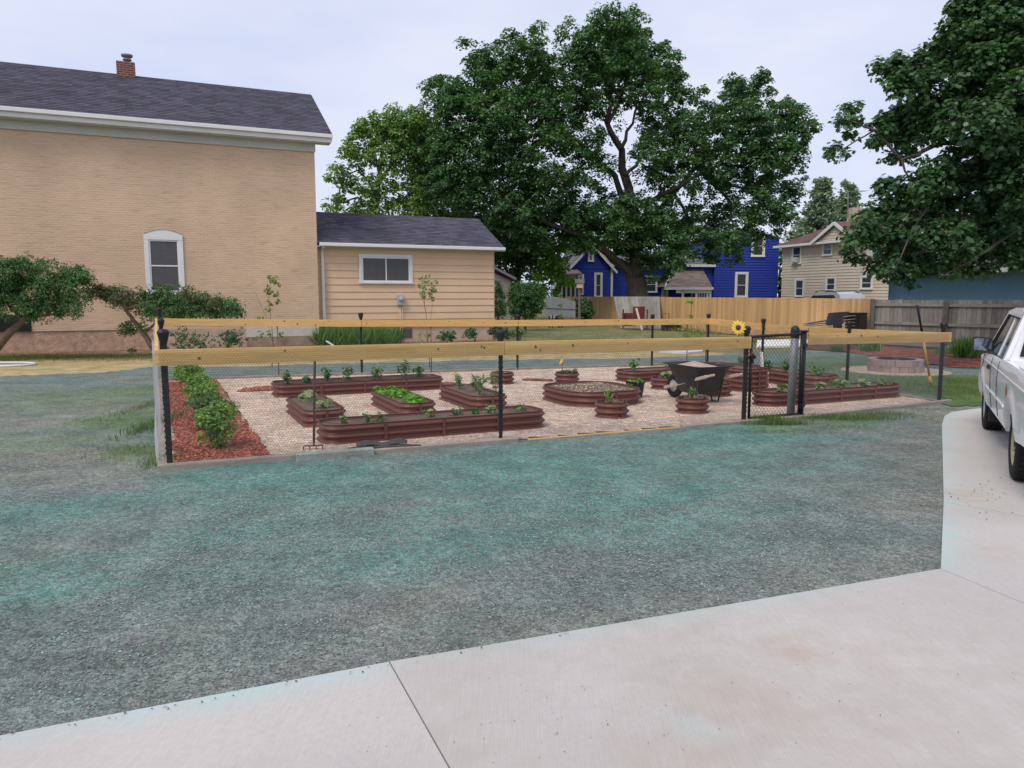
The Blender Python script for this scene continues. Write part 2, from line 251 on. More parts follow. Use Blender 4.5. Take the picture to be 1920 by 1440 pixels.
def crown_points(blobs, dens, rc, nl, flat=.65, shell=(.5, 1.0), up=.35, squash=1.0, upn=.55):
    Cs, Ns = [], []
    for (x, y, z, r) in blobs:
        n = max(2, int(dens*r*r)); d = sph(n, .1); rad = r*(shell[0]+(shell[1]-shell[0])*rng.random((n, 1))**.6)
        c = np.array([x, y, z])+d*rad*np.array([1, 1, squash])
        for ci, di in zip(c, d):
            rr = rc*rng.uniform(.6, 1.25); m = max(4, int(nl*rng.uniform(.6, 1.3))); e = sph(m, up)
            p = ci+e*rr*(.35+.65*rng.random((m, 1))**.5)*np.array([1, 1, flat]); p[:, 2] -= .25*rr*(e[:, 0]**2+e[:, 1]**2)
            Cs.append(p); Ns.append(e*.45+np.array([0, 0, upn])+di*.25+rng.normal(size=(m, 3))*.38)
    return np.concatenate(Cs), np.concatenate(Ns)
def pb(x, y, r, Y):
    p = at(x, y, Y); t = Y/ray(x, y)[1]; return (p[0], p[1], p[2], r/1440*t)
def root_spread(mb, x, y, r, z=0):
    mb.lathe([(r*1.7, z-.1), (r*1.35, z+.12), (r*1.1, z+.45), (r, z+.9)], (x, y, 0), k=12)
# ================================================================== SETTING
def gridsheet(name, poly, z, step, mt, attrs=None, wob=0.0, hfun=None):
    """flat sheet of small cells inside a ground polygon, clipped by cell, its rim wobbled by noise"""
    xs = [p[0] for p in poly]; ys = [p[1] for p in poly]
    def inside(x, y):
        c = False; j = len(poly)-1
        for i in range(len(poly)):
            xi, yi = poly[i]; xj, yj = poly[j]
            if (yi > y) != (yj > y) and x < (xj-xi)*(y-yi)/(yj-yi)+xi: c = not c
            j = i
        return c
    nx = int((max(xs)-min(xs))/step)+2; ny = int((max(ys)-min(ys))/step)+2; vi = {}; vs = []; fs = []
    def vid(i, j):
        if (i, j) not in vi: vi[(i, j)] = len(vs); vs.append((min(xs)+i*step, min(ys)+j*step, z))
        return vi[(i, j)]
    for i in range(nx):
        for j in range(ny):
            x = min(xs)+(i+.5)*step; y = min(ys)+(j+.5)*step
            if wob: w = mn.noise_vector(Vector((x*1.3, y*1.3, 5)))*wob+mn.noise_vector(Vector((x*6, y*6, 5)))*wob*.4; x += w.x; y += w.y
            if inside(x, y): fs.append((vid(i, j), vid(i+1, j), vid(i+1, j+1), vid(i, j+1)))
    if hfun: vs = [(x, y, z_+hfun(x, y)) for x, y, z_ in vs]
    me = bpy.data.meshes.new(name); me.from_pydata(vs, [], fs); me.materials.append(mt)
    for an, fn in (attrs or {}).items():
        a = me.attributes.new(an, 'FLOAT', 'POINT'); a.data.foreach_set('value', [fn(x, y) for x, y, _ in vs])
    for p in me.polygons: p.use_smooth = True
    o = link(name, me); kind(o, 'structure'); return o
def seg_dist(p, a, b):
    ax, ay = a; bx, by = b; dx, dy = bx-ax, by-ay; t = max(0, min(1, ((p[0]-ax)*dx+(p[1]-ay)*dy)/(dx*dx+dy*dy))); return math.hypot(p[0]-ax-t*dx, p[1]-ay-t*dy)
def pxpoly(L): return [G(*q) for q in L]
# slab outline (left end, corner, straight side, rounded far end, out to the right)
slab_px = [(-260, 1448), (0, 1393), (730, 1252), (1763, 1075), (1767, 930), (1766, 800), (1771, 784), (1786, 776), (1830, 770), (1925, 764)]
slab = pxpoly(slab_px)+[(12.5, 13.6), (14.0, 9.0), (9.0, -3.0), (-6, -4.0)]
slabline = pxpoly(slab_px[:9])
def dslab(x, y): return min(seg_dist((x, y), slabline[i], slabline[i+1]) for i in range(len(slabline)-1))
# ---- gravel (green hydroseed dye sprayed over grey stone chips)
grav_px = [(-700, 722), (-300, 716), (0, 707), (60, 704), (130, 702), (200, 698), (290, 688), (400, 689), (480, 688), (600, 683), (750, 680), (950, 675), (1200, 672), (1310, 668), (1420, 661), (1520, 660), (1600, 663), (1665, 672), (1720, 684), (1790, 688), (1850, 690), (1960, 694)]
gravel_poly = pxpoly(grav_px)+[(14.5, 12), (9, -4.5), (-16, -4.5), (-16, 9)]
def bl(v, c, r): return max(0.0, 1-(math.hypot(v[0]-c[0], v[1]-c[1])/r)**2)
tealspots = [(G(*p), r, k) for p, r, k in [((1000, 880), 1.6, .9), ((250, 805), 1.5, .7), ((120, 1080), .6, .55), ((1250, 965), 1.1, .9), ((1400, 830), 1.8, .8), ((800, 1050), .8, .6), ((30, 720), 2.5, .6), ((550, 900), 1.4, .7), ((1600, 880), 1.0, .7), ((1620, 1000), .5, .4), ((500, 1010), .9, .45), ((60, 960), .9, .5), ((1550, 690), 2.0, .5), ((1200, 860), 1.3, .6), ((1400, 980), .7, .5), ((900, 980), .9, .5)]]
def fteal(x, y):
    a = (x*YD.c+y*YD.s)*.55; b = (-x*YD.s+y*YD.c)*1.6
    n = mn.fractal(Vector((a, b, 0)), 1.0, 2.0, 4)*.55+.40
    n += max(bl((x, y), c, r)*k for c, r, k in tealspots)*.62
    d = dslab(x, y); n *= min(1, .10+d*.42)
    q = YD_loc(x, y)
    if q[0] < -.2 and q[1] > .3: n *= .45
    if q[1] > 8: n = n*.4+.12
    return max(0, min(1, n))
def YD_loc(x, y): dx, dy = x-YD.o[0], y-YD.o[1]; return (dx*YD.c+dy*YD.s, -dx*YD.s+dy*YD.c)
greens = [(G(*p), r, k) for p, r, k in [((255, 790), 1.1, .9), ((270, 850), .6, .8), ((150, 750), 2.2, .55), ((290, 730), 1.3, .7), ((60, 830), 1.1, .4), ((1460, 805), .5, .8), ((1580, 795), .7, .8), ((1530, 690), 1.6, .5), ((1640, 700), 2, .5), ((30, 760), 1.6, .4)]]
def fgreen(x, y): return max(0, min(1, max(bl((x, y), c, r)*k for c, r, k in greens)+mn.fractal(Vector((x*1.2, y*1.2, 9)), 1.0, 2.0, 3)*.25-.06))
def fbrown(x, y):
    q = YD_loc(x, y); f = mn.fractal(Vector((x*.7, y*.7, 3)), 1.0, 2.0, 4)*.5+.12
    if q[0] < .3 and q[1] > -.9: f += .55*min(1, (q[1]+.9)/.8)*(1 if q[1] < 5 else max(.2, 1-(q[1]-5)*.3))
    d = dslab(x, y); f += max(0, .35-d*.5)*.6
    if x > 5.6 and y > 10: f += bl((x, y), (6.6, 11.2), 1.6)*.7
    return max(0, min(1, f))
def gravmat(name, grey, teal, green, brown, vs=42.0, bump=1.0, cell=.55):
    m = bpy.data.materials.new(name); m.use_nodes = True; nt = m.node_tree; N = nt.nodes; Lk = nt.links; b = N['Principled BSDF']; b.inputs['Roughness'].default_value = .95; b.inputs['Specular IOR Level'].default_value = .15
    tc = N.new('ShaderNodeTexCoord'); src = tc.outputs['Object']
    cur = N.new('ShaderNodeRGB'); cur.outputs[0].default_value = (*grey, 1); cur = cur.outputs[0]
    fine = N.new('ShaderNodeTexNoise'); fine.inputs['Scale'].default_value = 16; fine.inputs['Detail'].default_value = 5; Lk.new(src, fine.inputs['Vector'])
    for an, c in (('brown', brown), ('teal', teal), ('green', green)):
        if c is None: continue
        a = N.new('ShaderNodeAttribute'); a.attribute_name = an
        ad = N.new('ShaderNodeMath'); ad.operation = 'MULTIPLY_ADD'; ad.inputs[1].default_value = 2.0; Lk.new(fine.outputs['Fac'], ad.inputs[0]); ad.inputs[2].default_value = -.42
        mu = N.new('ShaderNodeMath'); mu.operation = 'MULTIPLY'; mu.use_clamp = True; Lk.new(ad.outputs[0], mu.inputs[0]); Lk.new(a.outputs['Fac'], mu.inputs[1])
        m2 = N.new('ShaderNodeMath'); m2.operation = 'MULTIPLY'; m2.use_clamp = True; m2.inputs[1].default_value = 1.6; Lk.new(mu.outputs[0], m2.inputs[0])
        mx = N.new('ShaderNodeMix'); mx.data_type = 'RGBA'; mx.inputs['B'].default_value = (*c, 1); Lk.new(m2.outputs[0], mx.inputs['Factor']); Lk.new(cur, mx.inputs['A']); cur = mx.outputs['Result']
    hs = None
    for scl, amt in ((vs, cell), (vs*2.3, cell*.7), (vs*.3, cell*.55)):
        v = N.new('ShaderNodeTexVoronoi'); v.inputs['Scale'].default_value = scl; Lk.new(src, v.inputs['Vector'])
        sp = N.new('ShaderNodeSeparateColor'); Lk.new(v.outputs['Color'], sp.inputs[0])
        mr = N.new('ShaderNodeMapRange'); mr.inputs['To Min'].default_value = 1-amt; mr.inputs['To Max'].default_value = 1+amt*1.05; Lk.new(sp.outputs[0], mr.inputs['Value'])
        mx = N.new('ShaderNodeVectorMath'); mx.operation = 'SCALE'; Lk.new(cur, mx.inputs[0]); Lk.new(mr.outputs[0], mx.inputs['Scale']); cur = mx.outputs[0]
        h = N.new('ShaderNodeMath'); h.operation = 'MULTIPLY_ADD'; Lk.new(sp.outputs[1], h.inputs[0]); h.inputs[1].default_value = .5
        inv = N.new('ShaderNodeMath'); inv.operation = 'MULTIPLY'; inv.inputs[1].default_value = -1.0; Lk.new(v.outputs['Distance'], inv.inputs[0]); Lk.new(inv.outputs[0], h.inputs[2])
        if hs is None: hs = h.outputs[0]
        else:
            q = N.new('ShaderNodeMath'); Lk.new(hs, q.inputs[0]); Lk.new(h.outputs[0], q.inputs[1]); hs = q.outputs[0]
    nl = N.new('ShaderNodeTexNoise'); nl.inputs['Scale'].default_value = 2.2; nl.inputs['Detail'].default_value = 6; Lk.new(src, nl.inputs['Vector'])
    mr = N.new('ShaderNodeMapRange'); mr.inputs['From Min'].default_value = .3; mr.inputs['From Max'].default_value = .7; mr.inputs['To Min'].default_value = .78; mr.inputs['To Max'].default_value = 1.2; Lk.new(nl.outputs['Fac'], mr.inputs['Value'])
    mx = N.new('ShaderNodeVectorMath'); mx.operation = 'SCALE'; Lk.new(cur, mx.inputs[0]); Lk.new(mr.outputs[0], mx.inputs['Scale']); Lk.new(mx.outputs[0], b.inputs['Base Color'])
    bp = N.new('ShaderNodeBump'); bp.inputs['Strength'].default_value = bump; bp.inputs['Distance'].default_value = .012; Lk.new(hs, bp.inputs['Height']); Lk.new(bp.outputs[0], b.inputs['Normal']); return m
def hroll(x, y): return mn.fractal(Vector((x*.8, y*.8, 2)), 1.0, 2.0, 4)*.006 if dslab(x, y) > .15 else 0
GM = gravmat('dyed_gravel', (.165, .185, .172), (.115, .235, .205), (.12, .20, .08), (.25, .235, .20), 85.0, .45, .38)
gridsheet('gravel_yard', gravel_poly, .012, .14, GM, {'teal': fteal, 'green': fgreen, 'brown': fbrown}, .12, hroll)
# ---- base ground out to the horizon
lawnm = mat('lawn_ground', (.15, .165, .06), 1, .25, 1.1, .8, 30, tint=(.25, .215, .10), var2=.35, scale2=26)
g = MB(); g.quad((-600, -200, -.02), (600, -200, -.02), (600, 900, -.02), (-600, 900, -.02)); kind(g.build('ground', lawnm), 'structure')
dry_poly = pxpoly([(-500, 690), (0, 672), (120, 667), (290, 664), (450, 661), (700, 657), (930, 655), (1200, 657), (1320, 660), (1400, 662), (1310, 672), (1100, 676), (950, 680), (600, 692), (0, 714), (-500, 730)])
strawm = mat('dry_straw', (.50, .38, .20), 1, .2, 3, 1.0, 50, tint=(.34, .29, .13), var2=.35, scale2=40)
gridsheet('dry_grass_strip', dry_poly, -.004, .16, strawm, None, .45)
soilm = mat('bare_reddish_soil', (.20, .115, .075), 1, .3, 2.5, 1.0, 25, tint=(.26, .17, .11), var2=.3, scale2=30)
# ---- garden floor
GAR = [(-.02, 0.0), (3.54, -.03), (7.1, -.12), (11.12, 0.0), (12.2, 6.95), (0, 8.45)]
pm = gravmat('pale_pea_gravel', (.66, .51, .40), None, None, None, 38, .8, .30)
gp = [YD.w(a, b)[:2] for a, b in GAR]
gridsheet('garden_gravel', gp, .022, .12, pm)
mulchm = gravmat('red_wood_mulch', (.30, .10, .068), None, None, None, 26, 1.0, .55)
def ydpoly(L): return [YD.w(a, b)[:2] for a, b in L]
gridsheet('mulch_bed', ydpoly([(.08, .08), (1.0, .1), (.98, 1.2), (.86, 3), (.78, 5.5), (.72, 7.9), (.08, 8.1)]), .034, .05, mulchm, None, .1)
gridsheet('mulch_patch', ydpoly([(1.15, 6.0), (2.1, 5.75), (2.6, 6.3), (1.5, 6.6)]), .034, .05, mulchm, None, .15)
gridsheet('mulch_patch', ydpoly([(4.55, 5.35), (5.2, 5.5), (5.1, 5.8), (4.6, 5.75)]), .034, .05, mulchm, None, .1)
gridsheet('mulch_patch', ydpoly([(6.45, 5.5), (7.0, 5.1), (7.1, 5.45), (6.6, 5.8)]), .034, .05, mulchm, None, .1)
# straw specks strip by the gate side
# ---- grass areas among the gravel at right, sand circle, fence-side mulch
grassm = mat('short_grass_ground', (.085, .15, .045), 1, .25, 2.0, .8, 40, tint=(.16, .17, .06), var2=.35, scale2=40)
gridsheet('grass_patch', pxpoly([(1765, 706), (1850, 706), (1930, 704), (1930, 760), (1830, 764), (1768, 763), (1762, 740)]), .020, .10, grassm, None, .2)
fireg = mat('greenish_grass_ground', (.10, .155, .085), 1, .25, 2.0, .8, 40, tint=(.12, .19, .14), var2=.35, scale2=40)
gridsheet('grass_patch', pxpoly([(1470, 676), (1560, 668), (1640, 670), (1730, 684), (1762, 697), (1766, 712), (1760, 757), (1700, 742), (1560, 715), (1450, 700)]), .018, .12, fireg, None, .3)
gridsheet('mulch_strip', pxpoly([(1560, 653), (1640, 650), (1700, 655), (1925, 668), (1960, 700), (1870, 694), (1800, 691), (1740, 684), (1660, 671), (1600, 664)]), .026, .09, mulchm, None, .2)
gridsheet('soil_strip', pxpoly([(-600, 690), (0, 667), (150, 663), (290, 664), (470, 650), (620, 646), (930, 640), (935, 630), (600, 634), (0, 655), (-600, 668)]), -.008, .14, soilm, None, .25)
gridsheet('dark_grass_strip', pxpoly([(-500, 682), (0, 668), (150, 664), (300, 664), (470, 654), (620, 650), (940, 642), (1500, 633), (1500, 640), (1000, 650), (600, 657), (300, 668), (150, 670), (0, 677), (-500, 694)]), .002, .15, mat('dark_grass', (.06, .105, .03), 1, .3, 3, .8, 40, tint=(.11, .13, .045), var2=.3, scale2=40), None, .4)  # strip of grass in a darker green than the lawn
sand = MB(); c = G(1678, 697)
sand.lathe([(0, .046), (1.0, .045), (1.08, .03), (1.12, .02)], (c[0], c[1], 0), k=40); kind(sand.build('sand_circle', mat('pale_sand', (.40, .33, .25), 1, .15, 5, .6, 60, var2=.2, scale2=80)), 'structure')
sw = MB(); sw.prism(pxpoly([(1238, 660), (1260, 656.5), (1330, 656), (1425, 650.5), (1560, 645.5), (1562, 643), (1420, 643.5), (1425, 647), (1325, 652.5), (1250, 655)]) if 0 else pxpoly([(1236, 661), (1250, 656.5), (1316, 655.5), (1318, 661), (1290, 664)]), -.01, .05)
kind(sw.build('concrete_pad', mat('white_concrete', (.62, .61, .60), .8, .06, 2)), 'structure')
sw = MB(); sw.prism(pxpoly([(1418, 653), (1420, 640.5), (1700, 632), (1570, 645), (1502, 650.5)]), -.01, .06)
kind(sw.build('concrete_walk', mat('white_concrete_walk', (.80, .79, .77), .8, .06, 2)), 'structure')
# ---- driveway slab (its joints are real gaps between five pieces)
def conmat():
    m = mat('broomed_concrete', (.51, .485, .45), .85, .07, .9, .12, 160, tint=(.48, .455, .43), var2=.05, scale2=30)
    nt = m.node_tree; N = nt.nodes; Lk = nt.links; b = N['Principled BSDF']; src = b.inputs['Base Color'].links[0].from_socket
    for an, c in (('edge', (.40, .56, .54)), ('stain', (.42, .27, .20)), ('tone', (.43, .385, .345))):
        a = N.new('ShaderNodeAttribute'); a.attribute_name = an; mx = N.new('ShaderNodeMix'); mx.data_type = 'RGBA'; mx.inputs['B'].default_value = (*c, 1)
        nn = N.new('ShaderNodeTexNoise'); nn.inputs['Scale'].default_value = 7; nn.inputs['Detail'].default_value = 6
        tc = N.new('ShaderNodeTexCoord'); Lk.new(tc.outputs['Object'], nn.inputs['Vector'])
        mr = N.new('ShaderNodeMapRange'); mr.inputs['From Min'].default_value = .35; mr.inputs['From Max'].default_value = .65; mr.inputs['To Min'].default_value = .55; mr.inputs['To Max'].default_value = 1.3; Lk.new(nn.outputs['Fac'], mr.inputs['Value'])
        mu = N.new('ShaderNodeMath'); mu.operation = 'MULTIPLY'; mu.use_clamp = True; Lk.new(a.outputs['Fac'], mu.inputs[0]); Lk.new(mr.outputs[0], mu.inputs[1])
        Lk.new(mu.outputs[0], mx.inputs['Factor']); Lk.new(src, mx.inputs['A']); src = mx.outputs['Result']
    mp = N.new('ShaderNodeMapping'); mp.inputs['Rotation'].default_value = (0, 0, -R(21)); mp.inputs['Scale'].default_value = (130, 5, 1); tb = N.new('ShaderNodeTexCoord'); Lk.new(tb.outputs['Object'], mp.inputs['Vector'])
    nb = N.new('ShaderNodeTexNoise'); nb.inputs['Scale'].default_value = 1; nb.inputs['Detail'].default_value = 3; Lk.new(mp.outputs[0], nb.inputs['Vector']); bp = N.new('ShaderNodeBump'); bp.inputs['Strength'].default_value = .28; bp.inputs['Distance'].default_value = .006
    Lk.new(nb.outputs['Fac'], bp.inputs['Height']); Lk.new(b.inputs['Normal'].links[0].from_socket, bp.inputs['Normal']); Lk.new(bp.outputs[0], b.inputs['Normal'])
    m4 = N.new('ShaderNodeMapRange'); m4.inputs['From Min'].default_value = .3; m4.inputs['From Max'].default_value = .7; m4.inputs['To Min'].default_value = .955; m4.inputs['To Max'].default_value = 1.035; Lk.new(nb.outputs['Fac'], m4.inputs['Value'])
    sv = N.new('ShaderNodeVectorMath'); sv.operation = 'SCALE'; Lk.new(src, sv.inputs[0]); Lk.new(m4.outputs[0], sv.inputs['Scale']); src = sv.outputs[0]
    # dark pin-holes and grit
    v = N.new('ShaderNodeTexVoronoi'); v.inputs['Scale'].default_value = 30; tc = N.new('ShaderNodeTexCoord'); Lk.new(tc.outputs['Object'], v.inputs['Vector'])
    sp = N.new('ShaderNodeSeparateColor'); Lk.new(v.outputs['Color'], sp.inputs[0]); gt = N.new('ShaderNodeMath'); gt.operation = 'GREATER_THAN'; gt.inputs[1].default_value = .955; Lk.new(sp.outputs[0], gt.inputs[0])
    lt = N.new('ShaderNodeMath'); lt.operation = 'LESS_THAN'; lt.inputs[1].default_value = .14; Lk.new(v.outputs['Distance'], lt.inputs[0]); mu = N.new('ShaderNodeMath'); mu.operation = 'MULTIPLY'; Lk.new(gt.outputs[0], mu.inputs[0]); Lk.new(lt.outputs[0], mu.inputs[1])
    m3 = N.new('ShaderNodeMath'); m3.operation = 'MULTIPLY'; m3.inputs[1].default_value = .5; Lk.new(mu.outputs[0], m3.inputs[0])
    mx = N.new('ShaderNodeMix'); mx.data_type = 'RGBA'; mx.inputs['B'].default_value = (.16, .14, .13, 1); Lk.new(m3.outputs[0], mx.inputs['Factor']); Lk.new(src, mx.inputs['A']); Lk.new(mx.outputs['Result'], b.inputs['Base Color'])
    return m
CM = conmat()
stains = [(G(*p), r, k) for p, r, k in [((1500, 1228), .22, .8), ((1400, 1330), .35, .45), ((1340, 1290), .2, .5), ((1800, 935), .3, .5), ((1250, 1420), .25, .5), ((1700, 1400), .5, .25), ((1640, 1250), .35, .3), ((1850, 1040), .3, .25)]]
tealst = [(G(*p), r, k) for p, r, k in [((1290, 1380), .10, .8), ((1650, 1140), .10, .6), ((1300, 1350), .08, .6), ((1240, 1160), .14, .4)]]
def slabpiece(poly, z=.03, tone=0.0):
    at_ = {'edge': lambda x, y: max(0, min(1, (.8-dslab(x, y)*4.2)*(.62+mn.noise(Vector((x*1.5, y*1.5, 0)))*.7)))+max(bl((x, y), c, r)*k for c, r, k in tealst),
           'stain': lambda x, y: min(1, max(bl((x, y), c, r)*k for c, r, k in stains)*.75*(1+mn.noise(Vector((x*9, y*9, 3))))),
           'tone': lambda x, y: max(0, min(1, tone+mn.fractal(Vector((x*.9, y*.9, 4)), 1.0, 2.0, 4)*.5))}
    # triangulate the polygon, then refine so the stains have vertices to sit on
    import bmesh
    bm = bmesh.new(); f = bm.faces.new([bm.verts.new((x, y, z)) for x, y in poly])
    if f.normal.z < 0: f.normal_flip()
    bmesh.ops.triangulate(bm, faces=bm.faces[:])
    for _ in range(7):
        es = [e for e in bm.edges if e.calc_length() > .22 and (e.verts[0].co.y < 13)]
        if not es: break
        bmesh.ops.subdivide_edges(bm, edges=es, cuts=1); bmesh.ops.triangulate(bm, faces=[f for f in bm.faces if len(f.verts) > 3])
    bnd = [e for e in bm.edges if e.is_boundary]; r = bmesh.ops.extrude_edge_only(bm, edges=bnd)
    for v in r['geom']:
        if isinstance(v, bmesh.types.BMVert): v.co.z -= .12
    bmesh.ops.recalc_face_normals(bm, faces=bm.faces[:])
    me = bpy.data.meshes.new('concrete_driveway'); bm.to_mesh(me); me.materials.append(CM); bm.free()
    co = [v.co for v in me.vertices]
    for an, fn in at_.items():
        a = me.attributes.new(an, 'FLOAT', 'POINT'); a.data.foreach_set('value', [float(fn(v.x, v.y)) for v in co])
    return kind(link('concrete_driveway', me), 'structure')
s = pxpoly(slab_px); gap = .0032
j1, j2 = G(730, 1252), G(835, 1440); dj = ((j2[0]-j1[0]), (j2[1]-j1[1])); L_ = math.hypot(*dj); dj = (dj[0]/L_, dj[1]/L_); nj = (-dj[1], dj[0])
far1 = (j1[0]+dj[0]*6, j1[1]+dj[1]*6)
def off(p, n, k): return (p[0]+n[0]*k, p[1]+n[1]*k)
if nj[0] < 0: nj = (-nj[0], -nj[1])
k1 = s[3]; k2 = G(1920, 1141); dk = (k2[0]-k1[0], k2[1]-k1[1]); l_ = math.hypot(*dk); dk = (dk[0]/l_, dk[1]/l_); nk = (-dk[1], dk[0]); nk = nk if nk[1] > 0 else (-nk[0], -nk[1])
kfar = (k1[0]+dk[0]*9, k1[1]+dk[1]*9)
q1 = G(1769, 948); q2 = G(1920, 975); dq = (q2[0]-q1[0], q2[1]-q1[1]); l_ = math.hypot(*dq); dq = (dq[0]/l_, dq[1]/l_); qfar = (q1[0]+dq[0]*9, q1[1]+dq[1]*9); nq = (-dq[1], dq[0]); nq = nq if nq[1] > 0 else (-nq[0], -nq[1])
slabpiece([s[0], s[1], off(j1, nj, -gap), off(far1, nj, -gap), (-8, -3.5)])
slabpiece([off(j1, nj, gap), s[2] if 0 else off(j1, nj, gap*1.5), off(k1, nk, -gap), off(kfar, nk, -gap), off(far1, nj, gap)], tone=.42)
slabpiece([off(k1, nk, gap), off(q1, nq, -gap*.5), off(qfar, nq, -gap*.5), off(kfar, nk, gap)], tone=.12)
slabpiece([off(q1, nq, gap*.5)]+s[5:]+[(15, 14), off(qfar, nq, gap*.5)], z=.032, tone=.0)
# ================================================================== loose ground cover (stuff)
def scatter_blades(name, regions, mt, size, shape=BLADE, z=.015, lean=.5, label=None, cat='grass'):
    C, N, T, Z = [], [], [], []
    for (x, y, rx, ry, n, h) in regions:
        q = np.stack([rng.normal(x, rx, n), rng.normal(y, ry, n), np.full(n, z)], 1); C.append(q); Z.append(rng.uniform(.6, 1.25, n)*h)
    C = np.concatenate(C); n = len(C); T = nz(np.array([0, 0, 1])+rng.normal(size=(n, 3))*lean*np.array([1, 1, .2])); N = nz(rng.normal(size=(n, 3))*np.array([1, 1, .15]))
    o = leafmesh(name, C, N, np.concatenate(Z)*size, shape, mt, None, T); kind(o, 'stuff', label, cat); return o
def px_regs(L): return [(*G(px, py), rx, ry, n, h) for px, py, rx, ry, n, h in L]
scatter_blades('weeds', px_regs([(288, 760, .10, .9, 900, .06), (294, 800, .08, .5, 700, .10), (255, 790, .5, .5, 700, .04), (270, 850, .3, .25, 900, .05), (240, 730, 1.2, .9, 900, .04), (110, 760, 1.6, 1.3, 1000, .03), (300, 872, .08, .15, 260, .08), (160, 830, 1.0, .8, 700, .04), (60, 850, .9, .7, 400, .04)]),
    LF['weed'], 1.0, label='green weeds coming up through the gravel beside the garden fence', cat='weeds')
scatter_blades('weeds', px_regs([(1460, 798, .22, .05, 900, .07), (1440, 792, .12, .04, 500, .09), (1590, 787, .40, .10, 1700, .07), (1650, 779, .25, .08, 700, .05), (1500, 815, .5, .10, 500, .04), (1560, 805, .4, .12, 400, .04), (1400, 810, .3, .10, 150, .04), (1720, 770, .2, .08, 150, .04)]),
    LF['weed'], 1.0, label='green weeds in front of the garden gate and along its timber edging', cat='weeds')
scatter_blades('lawn_grass', px_regs([(1050, 640, 4, 2.6, 5000, .08), (850, 652, 5, 1.4, 3500, .07), (1250, 642, 3.0, 2.2, 3500, .08), (300, 668, 5, .7, 5000, .09), (80, 672, 2.2, .7, 3500, .09), (1150, 628, 4, 4, 3000, .10), (1380, 640, 2, 2.5, 1500, .08), (1300, 619, .8, 2.0, 1500, .22), (1380, 622, .6, 1.6, 1200, .22), (1450, 632, .5, 1.6, 900, .2), (1130, 607, 1.0, 2.0, 900, .25)]),
    LF['grassl'], 1.0, z=-.005, lean=.8, label='mown yellow green lawn behind the garden', cat='grass')
scatter_blades('lawn_grass', px_regs([(1800, 735, .55, .75, 7000, .07), (1850, 720, .6, .7, 4500, .07), (1780, 715, .2, .5, 1200, .07)]), LF['weed'], .75, lean=.9, label='green lawn patch between the garden corner post and the pickup', cat='grass')
scatter_blades('lawn_grass', px_regs([(1560, 695, 1.0, .9, 3500, .05), (1700, 725, .5, .9, 2500, .05), (1620, 715, .8, .6, 2500, .05), (1500, 685, .6, .5, 1000, .05)]), LF['weed'], 1.0, lean=.7, label='thin new grass around the stone fire pit', cat='grass')
# loose stones lying on the gravel close by
ST = [];
def chips(n, xr, yr, s0, s1, cond, zz):
    out = []
    while len(out) < n:
        x, y = rng.uniform(*xr), rng.uniform(*yr)
        if cond(x, y): out.append((x, y, zz, rng.uniform(s0, s1)))
    return out
sl = s
def on_gravel(x, y):
    # gravel side of the slab line
    for (A, B) in ((sl[0], sl[2]), (sl[2], sl[3])):
        if A[0] <= x <= B[0] and y > A[1]+(B[1]-A[1])*(x-A[0])/(B[0]-A[0])+.03: return True
    return False
stones = chips(13000, (-4.6, sl[3][0]), (2.3, 6.5), .003, .0095, on_gravel, .014)
def stonemesh(name, items, mt, label, cat):
    base = np.array([(1, 0, 0), (-.3, .9, .1), (-.8, -.2, .2), (.1, -.9, -.1), (.1, .1, .75)]); F = [(0, 1, 4), (1, 2, 4), (2, 3, 4), (3, 0, 4)]; n = len(items); a = rng.uniform(0, 6.28, n); ca, sa = np.cos(a), np.sin(a)
    it = np.array(items); P = base[None]*it[:, 3][:, None, None]*rng.uniform(.6, 1.3, (n, 5, 1)); X = P[:, :, 0]*ca[:, None]-P[:, :, 1]*sa[:, None]; Y = P[:, :, 0]*sa[:, None]+P[:, :, 1]*ca[:, None]
    V = np.stack([X+it[:, 0][:, None], Y+it[:, 1][:, None], P[:, :, 2]+it[:, 2][:, None]], 2).reshape(-1)
    Fi = (np.array(F)[None]+5*np.arange(n)[:, None, None]).reshape(-1)
    me = bpy.data.meshes.new(name); me.vertices.add(5*n); me.vertices.foreach_set('co', V.astype('f4')); me.loops.add(12*n); me.loops.foreach_set('vertex_index', Fi.astype('i4')); me.polygons.add(4*n)
    me.polygons.foreach_set('loop_start', np.arange(0, 12*n, 3, dtype='i4')); me.materials.append(mt); me.update(calc_edges=True); return kind(link(name, me), 'stuff', label, cat)
stonemesh('loose_gravel', stones, mat('loose_stone', (.22, .24, .23), .9, .3, 3, island=.5, tint=(.17, .27, .25), spec=.2), 'loose crushed stones lying on the dyed gravel by the concrete edge', 'gravel')
mul = [(*YD.w(rng.uniform(.1, .98), rng.uniform(.1, 8))[:2], .036, rng.uniform(.012, .03)) for _ in range(5200)]
mul += [(*YD.w(rng.uniform(1.3, 2.3), rng.uniform(5.9, 6.4))[:2], .036, rng.uniform(.012, .03)) for _ in range(500)]
stonemesh('mulch_chips', mul, mat('mulch_chip', (.34, .115, .078), .9, .2, 3, island=.6, spec=.2), 'loose red wood chips over the mulch bed inside the fence', 'mulch')
peb = [(*YD.w(rng.uniform(1.0, 11.0), rng.uniform(.05, 4.5))[:2], .023, rng.uniform(.006, .012)) for _ in range(15000)]
stonemesh('pea_gravel_stones', peb, mat('pea_stone', (.66, .52, .41), .9, .15, 3, island=.4, spec=.2), 'loose pale pinkish pea gravel stones on the garden floor', 'gravel')

